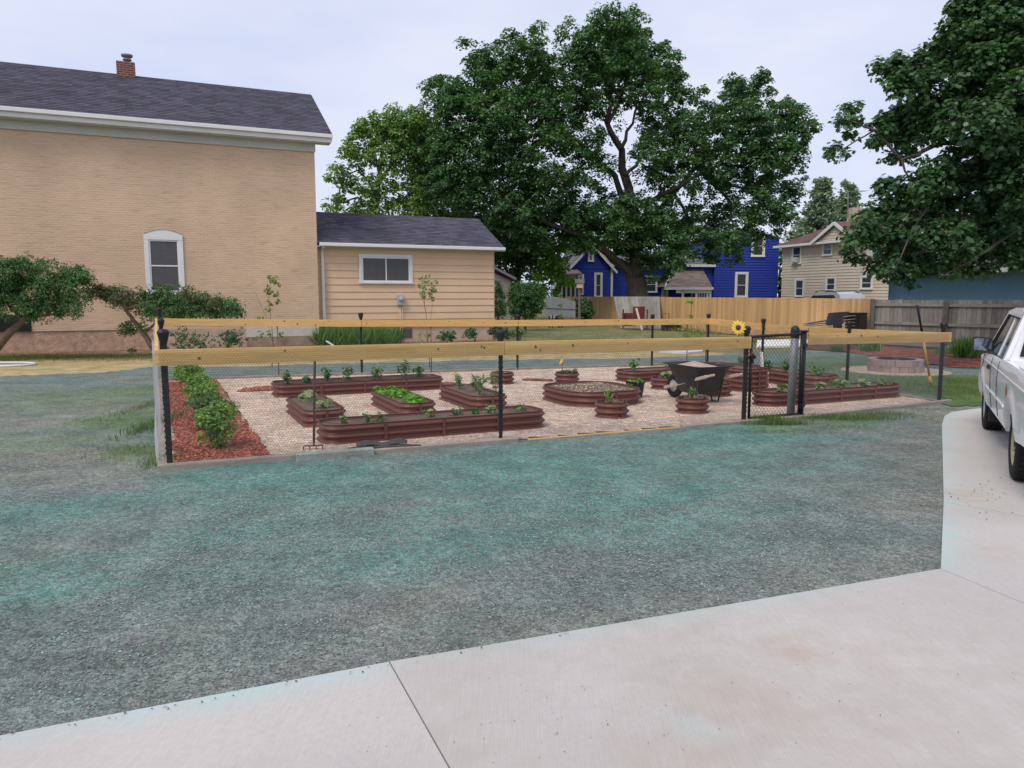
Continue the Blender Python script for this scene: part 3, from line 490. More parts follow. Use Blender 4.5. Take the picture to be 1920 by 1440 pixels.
def on_slab(x, y): return not on_gravel(x, y) and dslab(x, y) > .06 and (y < sl[3][1] or x > 3.6)
grit = [(*G(1830+rng.normal(0, 50), 935+rng.normal(0, 18)), .036, rng.uniform(.004, .010)) for _ in range(45)]+[(*G(rng.uniform(1350, 1900), rng.uniform(1110, 1400)), .036, rng.uniform(.002, .005)) for _ in range(30)]+[(*G(rng.uniform(850, 1350), rng.uniform(1270, 1430)), .036, rng.uniform(.002, .004)) for _ in range(30)]
grit += [(*G(x+rng.normal(0, 6), 1393-x*.1935+rng.uniform(3, 14)), .036, rng.uniform(.003, .007)) for x in rng.uniform(0, 1700, 60)**1.0]
stonemesh('grit', grit, mat('dark_grit', (.12, .105, .10), .9, .3, 3, island=.5, spec=.2), 'dark grit and stray stones on the concrete slab', 'grit')
# ================================================================== BUILDINGS
def window(par, fr, x0, x1, z0, z1, y=0.0, trim=.09, mid='h', fm='trim', gm='screen', depth=.05, sash=.045):
    """casing, sash bars and glass; the wall plane is y, the outside is -y"""
    f = MB(); t = trim
    f.box(x0, x1, y-depth, y+.02, z1-t, z1, fr); f.box(x0-.015, x1+.015, y-depth-.02, y+.02, z0, z0+t*.7, fr)
    f.box(x0, x0+t, y-depth+.004, y+.02, z0+t*.7, z1-t, fr); f.box(x1-t, x1, y-depth+.004, y+.02, z0+t*.7, z1-t, fr)
    o = f.build('window', MT[fm], par); bevel(o, .005)
    a, b, c, d = x0+t, x1-t, z0+t*.7, z1-t; g = MB()
    s_ = sash; q = MB(); q.box(a, b, y-.026, y-.003, d-s_, d, fr); q.box(a, b, y-.026, y-.003, c, c+s_, fr); q.box(a, a+s_, y-.024, y-.003, c+s_, d-s_, fr); q.box(b-s_, b, y-.024, y-.003, c+s_, d-s_, fr)
    if mid == 'h': m_ = (c+d)/2; q.box(a+s_, b-s_, y-.026, y-.003, m_-.02, m_+.02, fr)
    if mid == 'v': m_ = (a+b)/2; q.box(m_-.02, m_+.02, y-.026, y-.003, c+s_, d-s_, fr)
    if mid == 'grid':
        for k in (1, 2, 3): q.box(a+(b-a)*k/4-.012, a+(b-a)*k/4+.012, y-.022, y-.003, c+s_, d-s_, fr)
        q.box(a+s_, b-s_, y-.024, y-.003, (c+d)/2-.012, (c+d)/2+.012, fr)
    q.build('sash', MT['trim'], o)
    g.quad(fr.w(a, y-.008, c), fr.w(b, y-.008, c), fr.w(b, y-.008, d), fr.w(a, y-.008, d)); g.build('pane', MT[gm], o)
    return o
# ---- big painted brick house
HF = Fr(G(600, 646), 24.7)
ho = thing('brick_house', HF.o, 'two storey peach painted brick house with dark shingle roof', 'house')
zt = HF.loc(400, 261)[1]; zt = (zt+HF.loc(590, 293)[1])/2
X0 = -14.5
b = MB(); b.box(X0, 0, 0, 6.2, .62, zt, HF); b.build('wall', MT['brick'], ho)
fz = HF.loc(560, 628)[1]
b = MB(); b.box(X0, -5.2, .03, 6.2, -.1, .62, HF); b.build('foundation', MT['dirtwall'], ho)['label'] = 'bare reddish brick base where the paint has worn off'
b = MB(); b.box(-5.2, -2.4, -.005, 6.2, -.1, .62, HF); b.build('foundation', MT['found_tan'], ho)
b = MB(); b.box(-2.4, -.02, -.05, 6.1, -.1, .31, HF); b.build('foundation', MT['stone'], ho)['label'] = 'rough stone base at the corner'
b = MB(); b.box(-2.4, -.02, -.055, 6.1, .31, .62, HF); b.build('foundation', MT['foundw'], ho)['label'] = 'whitewashed band above the rough stone'
# roof
ez = 6.72; rw = 3.27
ov = .42; xe = .52
zeave = zt+.52; yr, zr = HF.loc(590, 178, 3.1)[0], HF.loc(590, 178, 3.1)[1]
b = MB(); b.shingles(HF, (X0-.4, -ov-.03, zeave), (xe, -ov-.03, zeave), (xe, 3.1, zr), (X0-.4, 3.1, zr), .14, .31, .014)
b.add([HF.w(x, y, z) for x, y, z in [(X0-.4, 3.1, zr), (xe, 3.1, zr), (xe, 6.62, zeave), (X0-.4, 6.62, zeave), (X0-.4, -ov-.03, zeave-.03), (xe, -ov-.03, zeave-.03), (xe, 3.1, zr-.04), (X0-.4, 3.1, zr-.04)]], [(0, 1, 2, 3), (4, 7, 6, 5)])
rf = b.build('roof', MT['shing'], ho)
b = MB(); b.box(X0-.4, xe-.01, -ov-.13, -ov, zeave-.13, zeave-.01, HF); b.box(X0-.4, xe-.03, -ov-.03, -ov+.02, zeave-.27, zeave-.13, HF); bevel(b.build('gutter', MT['trim'], ho), .012)
b = MB(); b.box(X0-.4, xe-.05, -ov+.02, -.03, zeave-.29, zeave-.25, HF); b.box(X0, .02, -.07, -.002, zt-.02, zeave-.29, HF); b.build('frieze_board', MT['trimg'], ho)
b = MB()   # gable end wall and rake boards
b.vprism([(0, 0)], 0, 0) if 0 else None
gp_ = [HF.w(-.005, y, z) for y, z in ((0.0, zt), (6.2, zt), (6.2, zt+.3), (3.1, zr-.15), (0.0, zt+.3))]; b.add(gp_, [(0, 1, 2, 3, 4)])
b.build('gable', MT['brick'], ho)
b = MB(); b.beam(HF.w(xe-.02, -ov, zeave-.12), HF.w(xe-.02, 3.1, zr-.12), .03, .2); b.beam(HF.w(xe-.02, 6.62, zeave-.12), HF.w(xe-.02, 3.1, zr-.12), .03, .2); b.build('rake_board', MT['trim'], ho)
# chimney standing on the ridge
cx0, cz0 = HF.loc(219, 141, 2.9); cx1, cz1 = HF.loc(254, 142, 2.9); ctop = HF.loc(236, 116, 2.9)[1]
b = MB(); b.box(cx0, cx1, 2.85, 3.55, cz1-.5, ctop, HF); ch = b.build('chimney', MT['chim'], ho)
cc = HF.w((cx0+cx1)/2+.05, 3.2, ctop); b = MB(); b.lathe([(.09, -.05), (.09, .13), (.15, .13), (.11, .19), (.09, .19), (.09, .24), (.17, .24), (.19, .31), (0, .33)], cc, k=14); b.build('flue_cap', MT['metal'], ch)
# the one window in view, with a shallow arched head
wx0, wz1 = HF.loc(269, 441); wx1, _ = HF.loc(342, 441); wz0 = HF.loc(305, 552)[1]
wn = window(ho, HF, wx0, wx1, wz0, wz1, 0, .13, 'h', gm='screen', depth=.05)
b = MB(); n = 10; arc = [(wx0+(wx1-wx0)*i/n, wz1+.04+.14*math.sin(math.pi*i/n)) for i in range(n+1)]
b.vprism([(wx0, wz1+.002)]+arc+[(wx1, wz1+.002)], -.042, .02, HF); b.build('arched_head', MT['trim'], wn)
b = MB(); b.tube([HF.w(x, -.045, z+.012) for x, z in arc], .010, 5); b.build('arch_caulk', MT['greysid'], wn)
b = MB(); z_ = wz0+.12
while z_ < wz1-.25: b.box(wx0+.19, wx1-.19, .006, .012, z_, z_+.028, HF); z_ += .05
# vines and wires are absent; a basement opening sits in shade under the big juniper
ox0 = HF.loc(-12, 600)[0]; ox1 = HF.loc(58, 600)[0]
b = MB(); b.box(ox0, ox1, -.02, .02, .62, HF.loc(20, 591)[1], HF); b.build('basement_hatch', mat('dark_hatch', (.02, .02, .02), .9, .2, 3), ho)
# ---- lap sided annex
AF = Fr(HF.w(.0, .28, 0), 24.7); ax1 = AF.loc(926, 560)[0]
an = thing('annex', AF.o, 'single storey peach lap sided annex with a wide slider window', 'house')
az1 = (AF.loc(620, 470)[1]+AF.loc(920, 470)[1])/2; az0 = .58
b = MB(); b.box(.012, ax1-.01, 0, 4.5, az0, az1, AF); nl = 11
b.siding(AF, .012, ax1, az0, az1, (az1-az0)/nl, .028); b.build('wall', MT['sid_peach'], an)
b = MB(); b.box(.012, ax1-.04, .04, 4.46, -.1, az0, AF); b.build('foundation', MT['found_tan'], an)
b = MB(); b.box(ax1-.012, ax1+.012, -.03, .06, az0, az1, AF); b.build('corner_board', MT['peach_trim'], an)
aez = AF.loc(770, 459, -.35)[1]; arx, arz = AF.loc(903, 410, 2.25); arz = (arz+AF.loc(620, 399, 2.25)[1])/2; aex = AF.loc(946, 459, -.35)[0]
b = MB(); b.shingles(AF, (-.0, -.34, aez), (aex, -.34, aez), (aex, 2.25, arz), (0, 2.25, arz), .14, .31, .013)
b.add([AF.w(x, y, z) for x, y, z in [(0, 2.25, arz), (aex, 2.25, arz), (aex, 4.84, aez), (0, 4.84, aez), (0, -.34, aez-.03), (aex, -.34, aez-.03), (aex, 2.25, arz-.04), (0, 2.25, arz-.04)]], [(0, 1, 2, 3), (4, 7, 6, 5)])
b.build('roof', MT['shing'], an)
b = MB(); b.box(.06, aex+.01, -.44, -.34, aez-.12, aez-.005, AF); bevel(b.build('gutter', MT['trim'], an), .015)
b = MB(); b.box(.012, aex-.02, -.34, -.025, aez-.14, aez-.11, AF); b.box(.012, ax1+.01, -.05, -.026, az1-.02, aez-.14, AF); b.build('frieze_board', MT['trimg'], an)
gp_ = [AF.w(ax1-.011, y, z) for y, z in ((0, az1), (4.5, az1), (2.25, arz-.12))]; b = MB(); b.add(gp_, [(0, 1, 2)]); b.build('gable', MT['sid_peach'], an)
b = MB(); b.beam(AF.w(aex-.01, -.34, aez-.09), AF.w(aex-.01, 2.25, arz-.09), .03, .16); b.build('rake_board', MT['trim'], an)
dx = AF.loc(605, 500, -.12)[0]
b = MB(); b.box(dx-.05, dx+.05, -.17, -.09, .75, aez-.15, AF); b.box(dx-.05, dx+.05, -.36, -.09, aez-.2, aez-.12, AF); b.box(dx-.05, dx+.22, -.19, -.09, .66, .75, AF); bevel(b.build('downspout', MT['trimg'], an), .01)
sx0, sz1 = AF.loc(672, 476); sx1 = AF.loc(772, 478)[0]; sz0 = AF.loc(720, 532)[1]
window(an, AF, sx0, sx1, sz0, sz1, -.035, .10, 'v', depth=.05)
vx0, vz1 = AF.loc(742, 617); vx1 = AF.loc(772, 617)[0]
b = MB()
for k in range(4): b.box(vx0, vx1, .0, .05, vz1-.06-.075*k, vz1-.02-.075*k, AF)
b.box(vx0-.02, vx1+.02, .02, .05, vz1-.33, vz1+.02, AF); b.build('crawl_vent', MT['postdk'], an)
mx, mz = AF.loc(750, 562)
b = MB(); b.box(mx-.12, mx+.12, -.16, -.03, mz-.19, mz+.17, AF); b.lathe([(.085, 0), (.085, .05), (.06, .07), (0, .07)], AF.w(mx, -.16, mz+.03), (AF.s, -AF.c, 0), k=16)
bx = b.build('meter_box', MT['cast'], an)
b = MB(); b.tube([AF.w(mx-.03, -.1, mz-.18), AF.w(mx-.03, -.1, mz-.9), AF.w(mx-.03, -.1, .1)], .02, 8); b.tube([AF.w(mx+.05, -.1, mz-.18), AF.w(mx+.05, -.1, .1)], .014, 6); b.build('conduit', MT['peach_trim'], an)
# ---- small shed behind the annex
SF = Fr((-1.6, 41, 0), 12); sh = thing('garden_shed', SF.o, 'grey brown lap sided shed half hidden by the annex and clipped shrubs', 'shed')
e0 = SF.loc(966, 521); pk = SF.loc(915, 494)
b = MB(); xw = SF.loc(958, 560)[0]; b.box(-4.2, xw, .02, 4, 0, 2.4, SF); b.siding(SF, -4.2, xw, 0, 2.45, .14, .015); b.siding(SF, -4.2, xw, 2.45, 3.6, .14, .015, xr=lambda z: (-4.2, max(-4.1, xw-(z-2.45)*2.2))); b.build('wall', MT['greysid'], sh)
b = MB(); zz0, zz1 = e0[1], e0[1]+(e0[0]+2.2)*.5; b.add([SF.w(x, y, z) for x, y, z in [(e0[0], -.3, zz0), (-2.2, -.3, zz1), (-2.2, 4.3, zz1), (e0[0], 4.3, zz0), (e0[0], -.3, zz0-.13), (-2.2, -.3, zz1-.13), (-2.2, 4.3, zz1-.13), (e0[0], 4.3, zz0-.13)]], [(3, 2, 1, 0), (4, 5, 6, 7), (0, 1, 5, 4), (0, 4, 7, 3)])
b.add([SF.w(x, y, z) for x, y, z in [(-2.2, -.3, zz1), (-5, -.3, zz1-1.4), (-5, 4.3, zz1-1.4), (-2.2, 4.3, zz1)]], [(0, 1, 2, 3)]); b.build('roof', MT['shing_g'], sh)
# ---- blue house
BF = Fr((at(1457, 553, 60)[0], 60, 0), 8); bh = thing('blue_house', BF.w(-8, 0), 'royal blue lap sided house with white window trim beyond the maple', 'house')
def BX(px, py=553): return BF.loc(px, py)[0]
def BZ(px, py): return BF.loc(px, py)[1]
xl, xr_ = BX(1338), 0.0; ez_ = BZ(1457, 447); px_, pz_ = BF.loc(1404, 430); slope = (pz_-ez_)/(xr_-px_)
b = MB(); b.box(xl, xr_, .02, 8, 0, ez_, BF); b.siding(BF, xl, xr_, 0, ez_, .2, .045); b.siding(BF, xl, xr_, ez_, pz_-.05, .2, .045, xr=lambda z: (max(xl, px_-(pz_-z)/slope*.98), min(xr_, px_+(pz_-z)/slope)))
b.build('wall', MT['blue1'], bh)
b = MB(); hw = xr_-px_+.25
for sgn in (1, -1):
    b.add([BF.w(x, y, z) for x, y, z in [(px_, -.15, pz_+.06), (px_+sgn*hw, -.15, pz_+.06-slope*hw), (px_+sgn*hw, 8.3, pz_+.06-slope*hw), (px_, 8.3, pz_+.06), (px_, -.15, pz_-.04), (px_+sgn*hw, -.15, pz_-.04-slope*hw)]], [(0, 1, 2, 3), (0, 1, 5, 4)])
b.build('roof', MT['shing_g'], bh)
for (a0, a1, c0, c1) in ((1409, 1433, 439, 482), (1378, 1401, 510, 558)):
    x0_, z1_ = BF.loc(a0, c0); x1_, z0_ = BF.loc(a1, c1); window(bh, BF, x0_, x1_, z0_, z1_, -.048, .16, 'h', gm='glass', depth=.06)
# low middle wing
xm0, xm1 = BX(1146), BX(1340); mz_ = BZ(1250, 496)
b = MB(); b.box(xm0, xm1-.02, .32, 7, 0, mz_, BF); b.siding(BF, xm0, xm1-.02, 0, mz_, .2, .045, .3); b.build('wall', MT['blue1'], bh)
b = MB(); rz = BZ(1250, 470); b.shingles(BF, (xm0-.2, -.05, mz_), (xm1-.02, -.05, mz_), (xm1-.02, 3.6, rz), (xm0-.2, 3.6, rz), .2, .6); b.add([BF.w(x, y, z) for x, y, z in [(xm0-.2, 3.6, rz), (xm1, 3.6, rz), (xm1, 7.2, mz_), (xm0-.2, 7.2, mz_)]], [(0, 1, 2, 3)]); b.build('roof', MT['shing_g'], bh)
b = MB(); b.box(xm0-.2, xm1-.03, -.12, -.05, mz_-.16, mz_+.02, BF); b.build('gutter', MT['trim'], bh)
for (a0, a1, c0, c1, md) in ((1209, 1232, 517, 549, 'h'), (1240, 1252, 540, 558, 'grid')):
    x0_, z1_ = BF.loc(a0, c0, .3); x1_, z0_ = BF.loc(a1, c1, .3); window(bh, BF, x0_, x1_, z0_, z1_, .25, .12, md, gm='glass', depth=.06)
# porch in front of the wing
p0, p1 = BF.loc(1247, 538, -1.6), BF.loc(1336, 538, -1.6); q0, q1_ = BF.loc(1268, 505, .25), BF.loc(1306, 505, .25); pz0 = p0[1]
b = MB(); b.shingles(BF, (p0[0], -1.6, pz0), (p1[0], -1.6, pz0), (q1_[0]+.5, .25, q1_[1]), (q0[0]-.3, .25, q0[1]), .2, .5)
b.add([BF.w(x, y, z) for x, y, z in [(p0[0], -1.6, pz0), (q0[0]-.3, .25, q0[1]), (p0[0], .25, pz0), (p1[0], -1.6, pz0), (q1_[0]+.5, .25, q1_[1]), (p1[0], .25, pz0)]], [(0, 1, 2), (3, 5, 4)]); b.build('porch_roof', MT['shing_t'], bh)
b = MB(); b.box(p0[0]-.05, p1[0]+.05, -1.68, -1.6, pz0-.2, pz0-.01, BF); b.beam(BF.w(p0[0], -1.64, pz0), BF.w(q0[0]-.35, .2, q0[1]), .06, .14); b.box(p0[0]+.9, p1[0]-.1, -1.5, -1.44, pz0-.45, pz0-.2, BF); b.build('gutter', MT['trim'], bh)
b = MB(); x_ = BF.loc(1278, 545, -1.4)[0]; x2_ = BF.loc(1333, 545, -1.4)[0]
b.box(x_, x_+.14, -1.5, -1.36, 0, pz0-.2, BF); b.box(x2_-.14, x2_, -1.5, -1.36, 0, pz0-.2, BF); b.box(x_+1.05, x_+1.2, -1.5, -1.36, 0, pz0-.2, BF); b.box(x_+1.2, x2_-.14, -1.46, -1.40, 0, .95, BF); b.build('porch_post', MT['trim'], bh)
window(bh, BF, BF.loc(1304, 545, -1.4)[0], BF.loc(1328, 545, -1.4)[0], .95, pz0-.25, -1.42, .1, 'grid', gm='glass')
b = MB(); xd0 = BF.loc(1281, 545, .2)[0]; xd1 = BF.loc(1299, 545, .2)[0]; b.box(xd0, xd1, .2, .26, 0, 2.1, BF); b.build('door', MT['trimg'], bh)
b = MB(); b.box(xd0+.12, xd1-.12, .185, .2, .3, 1.9, BF); b.build('door_glass', MT['glass'], bh)
# left gabled wing
xg0, xg1 = BX(1066), BX(1146); ge = BZ(1070, 503); gx = (xg0+xg1)/2; gpk = ge+(gx-xg0)*1.05
b = MB(); b.box(xg0, xg1, -.18, 7, 0, ge, BF); b.siding(BF, xg0, xg1, 0, ge, .2, .045, -.2); b.siding(BF, xg0, xg1, ge, gpk, .2, .045, -.2, xr=lambda z: (min(gx, xg0+(z-ge)/1.05), max(gx, xg1-(z-ge)/1.05))); b.build('wall', MT['blue1'], bh)
b = MB()
for sgn in (1, -1):
    h_ = (xg1-xg0)/2+.3; b.add([BF.w(x, y, z) for x, y, z in [(gx, -.5, gpk+.12), (gx+sgn*h_, -.5, gpk+.12-1.05*h_), (gx+sgn*h_, 7, gpk+.12-1.05*h_), (gx, 7, gpk+.12), (gx, -.5, gpk), (gx+sgn*h_, -.5, gpk-1.05*h_)]], [(0, 1, 2, 3), (0, 1, 5, 4)])
b.build('roof', MT['shing_g'], bh)
b = MB()
for sgn in (1, -1): b.beam(BF.w(gx, -.53, gpk-.02), BF.w(gx+sgn*h_, -.53, gpk-.02-1.05*h_), .05, .16)
x_ = BX(1146); b.box(x_-.12, x_+.05, -.25, -.18, 0, ge+.2, BF); b.build('corner_board', MT['trim'], bh)
for (a0, a1, c0, c1) in ((1102, 1113, 466, 491), (1114, 1129, 511, 558), (1083, 1094, 514, 553)):
    x0_, z1_ = BF.loc(a0, c0, -.2); x1_, z0_ = BF.loc(a1, c1, -.2); window(bh, BF, x0_, x1_, z0_, z1_, -.25, .13, 'h', gm='glass', depth=.06)
# white sun porch at the far left of it
PF = Fr(BF.w(BX(1040)-.3, -1.5), 8); zx = PF.loc(1036, 514)[1]
pw = (BX(1085)-BX(1040))
b = MB(); b.box(.2, pw-.3, 0, 2.6, 0, .9, PF); b.box(.2, pw-.3, 0, 2.6, zx-.35, zx, PF)
for k in range(5): x_ = .2+(pw-.5)*k/4; b.box(x_-.06, x_+.06, -.02, .06, .9, zx-.35, PF)
b.build('sun_porch', MT['trimg'], bh)
b = MB(); b.box(.25, pw-.35, .02, 2.5, .9, zx-.35, PF); b.build('sun_porch_glazing', MT['glass'], bh)
b = MB(); b.add([PF.w(x, y, z) for x, y, z in [(-.35, -.4, zx), (pw+.1, -.4, zx+.05), (pw+.1, 2.8, zx+.75), (.3, 2.8, zx+.7), (-.35, -.4, zx-.13), (pw+.1, -.4, zx-.08)]], [(0, 1, 2, 3), (0, 4, 5, 1)]); b.add([PF.w(x, y, z) for x, y, z in [(-.35, -.4, zx), (.3, 2.8, zx+.7), (-.3, 2.8, zx)]], [(0, 1, 2)]); b.build('sun_porch_roof', MT['shing_t'], bh)
# ---- beige house
EF = Fr((23.6, 48.0, 0), -72.6); bo = thing('beige_house', EF.w(-4, 4), 'two storey beige sided house with brown hip roof and small gable', 'house')
eL = EF.loc(1465, 553)[0]; eR = EF.loc(1722, 553)[0]; eze = EF.loc(1500, 458)[1]
b = MB(); b.box(eL, eR, .03, 9, 0, eze, EF); b.siding(EF, eL, eR, 0, eze, .2, .035); b.build('wall', MT['beige'], bo)
yc = 4.5; rzt = eze+2.35
b = MB(); A, B_, C_, D_ = (eL-.45, -.45, eze), (eR+.45, -.45, eze), (eR-4.2, yc, rzt), (eL+4.2, yc, rzt); b.shingles(EF, A, B_, C_, D_, .2, .5)
E1, E2 = (eL-.45, 9.45, eze), (eR+.45, 9.45, eze); b.shingles(EF, E1, A, D_, D_, .2, .5); b.shingles(EF, B_, E2, C_, C_, .2, .5); b.add([EF.w(*p) for p in (D_, C_, E2, E1)], [(0, 1, 2, 3)]); b.build('roof', MT['shing_b'], bo)
b = MB(); b.box(eL-.5, eR+.5, -.55, -.45, eze-.16, eze-.01, EF); b.box(eL-.45, eR+.45, -.45, 0, eze-.16, eze-.12, EF); b.build('gutter', MT['trim'], bo)
gx0, gx1 = EF.loc(1527, 452, -.5)[0], EF.loc(1600, 452, -.5)[0]; gxm = EF.loc(1565, 452, -.5)[0]; gzt = EF.loc(1565, 421, -.5)[1]
b = MB(); b.siding(EF, gx0, gx1, eze-.05, gzt-.1, .2, .035, -.42, xr=lambda z: (gxm-(gxm-gx0)*(gzt-z)/(gzt-eze+.05), gxm+(gx1-gxm)*(gzt-z)/(gzt-eze+.05))); b.build('gable', MT['beige'], bo)
b = MB(); sl_ = (gzt-eze)/(gxm-gx0)
for xx in (gx0-.3, gx1+.3): b.beam(EF.w(xx, -.62, eze-.12), EF.w(gxm, -.62, gzt+.08), .08, .20)
b.build('rake_board', MT['trim'], bo)
b = MB()
for xx in (gx0-.3, gx1+.3): b.add([EF.w(*p) for p in ((xx, -.6, eze), (gxm, -.6, gzt+.2), (gxm, 3.0, gzt+.2), (xx, 1.2, eze+.1))], [(0, 1, 2, 3)])
b.build('gable_roof', MT['shing_b'], bo)
k_ = 0
for (a0, a1, c0, c1) in ((1487, 1503, 461, 495), (1544, 1562, 454, 479), (1628, 1648, 455, 484), (1492, 1508, 523, 557), (1550, 1568, 519, 546), (1615, 1637, 517, 543)):
    x0_, z1_ = EF.loc(a0, c0); x1_, z0_ = EF.loc(a1, c1); wn = window(bo, EF, x0_, x1_, z0_, z1_, -.042, .12, 'h', gm='glass', depth=.06)
    if k_ in (0, 2):
        b = MB(); m_ = (x0_+x1_)/2; b.box(m_-.28, m_+.28, -.32, -.03, z0_+.12, z0_+.5, EF); b.box(m_-.22, m_+.22, -.335, -.32, z0_+.17, z0_+.45, EF); b.build('window_air_conditioner', MT['trimg'], wn)
    k_ += 1
b = MB(); c_ = at(1602, 405, 55); b.box(c_[0]-.35, c_[0]+.35, 54.6, 55.4, 6.6, c_[2]+.55); b.build('chimney', MT['creamch'], bo)
b = MB(); c_ = at(1590, 405, 54); t_ = at(1590, 357, 54); b.tube([(c_[0], 54, 7), (t_[0], 54, t_[2])], .03, 5)
b.tube([(t_[0]-.2, 54, t_[2]-.1), (t_[0]+1.5, 54.6, t_[2]+.05)], .02, 4)
for k in range(7): x_ = t_[0]+.05+k*.2; b.tube([(x_+.1, 53.6, t_[2]-.05), (x_, 54.9, t_[2]+.0)], .010, 3)
b.build('roof_antenna', MT['metal'], bo)
# ---- slate blue garage
cx_ = at(1667, 553, 36.2); KF = Fr((cx_[0]+2.0, 30.0, 0), -91.7)
KF = Fr((17.7, 30.0, 0), -91.7)
go_ = thing('garage', KF.w(0, 3), 'slate blue sided garage with grey shingle roof behind the old fence', 'garage')
kl = KF.loc(1667, 553)[0]; kr = KF.loc(1925, 553)[0]+6; kz = KF.loc(1810, 508)[1]
b = MB(); b.box(kl, kr, .03, 7.5, 0, kz, KF); b.siding(KF, kl, kr, 0, kz, .115, .014); b.build('wall', MT['slate'], go_)
kzr = kz+2.7; b = MB(); b.shingles(KF, (kl-.3, -.4, kz), (kr, -.4, kz), (kr, 3.75, kzr), (kl-.3, 3.75, kzr), .15, .4); b.add([KF.w(*p) for p in ((kl-.3, 3.75, kzr), (kr, 3.75, kzr), (kr, 7.9, kz), (kl-.3, 7.9, kz))], [(0, 1, 2, 3)]); b.build('roof', MT['shing_g'], go_)
b = MB(); b.box(kl-.3, kr, -.5, -.4, kz-.13, kz+.01, KF); b.box(kl-.3, kr, -.4, 0, kz-.14, kz-.11, KF); b.build('gutter', MT['trimg'], go_)
b = MB(); b.add([KF.w(*p) for p in ((kl, .03, kz-.01), (kl, 7.5, kz-.01), (kl, 3.75, kzr-.08))], [(0, 1, 2)]); b.box(kl-.02, kl+.06, -.03, .03, 0, kz, KF); b.build('gable', MT['slate'], go_)
# ---- neighbour's car roof beyond the cedar fence
cp_ = at(1579, 556, 37); CF = Fr((cp_[0], 37, 0), -75)
car = thing('parked_car', CF.o, 'silver car whose roof and rails show above the cedar fence', 'car')
prof = [(-2.2, .35), (-2.25, .75), (-2.0, 1.0), (-1.75, 1.08), (-1.35, 1.55), (-1.1, 1.70), (.2, 1.72), (.6, 1.62), (1.15, 1.12), (1.9, 1.0), (2.2, .8), (2.25, .4)]
b = MB(); n = len(prof); ys = (-.62, -.80, -.84, .84, .80, .62)
def hw_(z): return .86-max(0, z-1.05)*.36
vs = [CF.w(x, sg*hw_(z), z+.12) for x, z in prof for sg in (-1, 1)]; b.add(vs, [(2*i, 2*i+2, 2*i+3, 2*i+1) for i in range(n-1)]+[tuple(range(0, 2*n, 2))[::-1], tuple(range(1, 2*n, 2))]); b.build('body', MT['silver'], car)
b = MB()
for sg in (-1, 1): b.add([CF.w(x, sg*(hw_(z)+.004), z+.12) for x, z in ((-1.62, 1.12), (-1.28, 1.55), (.25, 1.58), (.95, 1.14))], [(0, 1, 2, 3) if sg < 0 else (3, 2, 1, 0)])
b.build('side_window', MT['tglass'], car)
b = MB()
for sg in (-1, 1): b.tube([CF.w(-1.2, sg*.62, 1.8), CF.w(-1.0, sg*.62, 1.89), CF.w(.1, sg*.62, 1.90), CF.w(.4, sg*.62, 1.8)], .022, 6)
b.build('roof_rail', MT['black'], car)
for sx_ in (-1.4, 1.4):
    for sg in (-1, 1): b = MB(); b.lathe([(0, -.1), (.32, -.1), (.34, 0), (.32, .1), (0, .1)], CF.w(sx_, sg*.78, .34), (-CF.s, CF.c, 0), k=16); b.build('wheel', MT['rubber'], car)
# ================================================================== BOUNDARY FENCES
def board_fence(name, pts, h, bw, mt, label, rails=None, postpts=None, hj=.02, toward=1, parts_post='post', dog=False):
    o = thing(name, (*pts[0], 0), label, 'fence'); b = MB(); Ls = []
    for i in range(len(pts)-1):
        (x0, y0), (x1, y1) = pts[i], pts[i+1]; L = math.hypot(x1-x0, y1-y0); n = int(L/bw); f = Fr((x0, y0, 0), math.degrees(math.atan2(y1-y0, x1-x0)))
        for k in range(n):
            hh = (h[i]+(h[i+1]-h[i])*k/n)+rnd.uniform(-hj, hj)*.6; t = rnd.uniform(0, .006)
            b.box(k*bw+.004, (k+1)*bw-.002-rnd.random()*.004, -.01-t, .01-t, .03, hh, f)
        Ls.append((f, L, i))
    b.build('boards', mt, o)
    if rails:
        for zf in rails:
            r = MB()
            for f, L, i in Ls: z0_, z1_ = h[i]*zf, h[i+1]*zf; r.beam(f.w(0, -.045*toward, z0_), f.w(L, -.045*toward, z1_), .04, .09)
            r.build('rail', MT['greyrail'] if mt is not MT['cedar'] else MT['cedar'], o)
    for (x, y, hh, w_) in (postpts or []):
        r = MB(); r.box(x-w_/2, x+w_/2, y-w_/2, y+w_/2, 0, hh); r.build(parts_post, MT['postdk'], o)
    return o
gA, gB, gC = G(1652, 650), G(1920, 666), (16.6, 17.2)
def top_h(px, py, X, Y): d = ray(px, py); t = Y/d[1]; return H+d[2]*t
gA = (11.86, 25.3); gB = (14.35, 21.5)
dgx, dgy = gB[0]-gA[0], gB[1]-gA[1]; gC = (gB[0]+dgx*1.3, gB[1]+dgy*1.3)
hA, hB = top_h(1634, 562, *gA), top_h(1920, 563, *gB)
pm_ = (gA[0]+dgx*.52, gA[1]+dgy*.52)
board_fence('weathered_fence', [gA, gB, gC], [hA, hB, hB], .14, MT['greyfence'], 'old weathered grey board fence with three rails at the right', rails=(.10, .52, .90), postpts=[(gA[0]-.09, gA[1]-.1, hA+.03, .11), (pm_[0]-.10, pm_[1]-.1, hA+.03, .10), (gB[0]+.7, gB[1]-1.0, hB, .1)], toward=1)
cP = [gA, (7.75, 39.0), (4.95, 50.0), (3.7, 54.0)]
ch_ = [top_h(1630, 560, *cP[0]), top_h(1245, 557, *cP[1]), top_h(1100, 556, *cP[2]), top_h(1066, 556, *cP[3])]
board_fence('cedar_fence', cP[::-1], ch_[::-1], .14, MT['cedar'], 'new honey coloured cedar board fence running along the back yard', hj=.008)
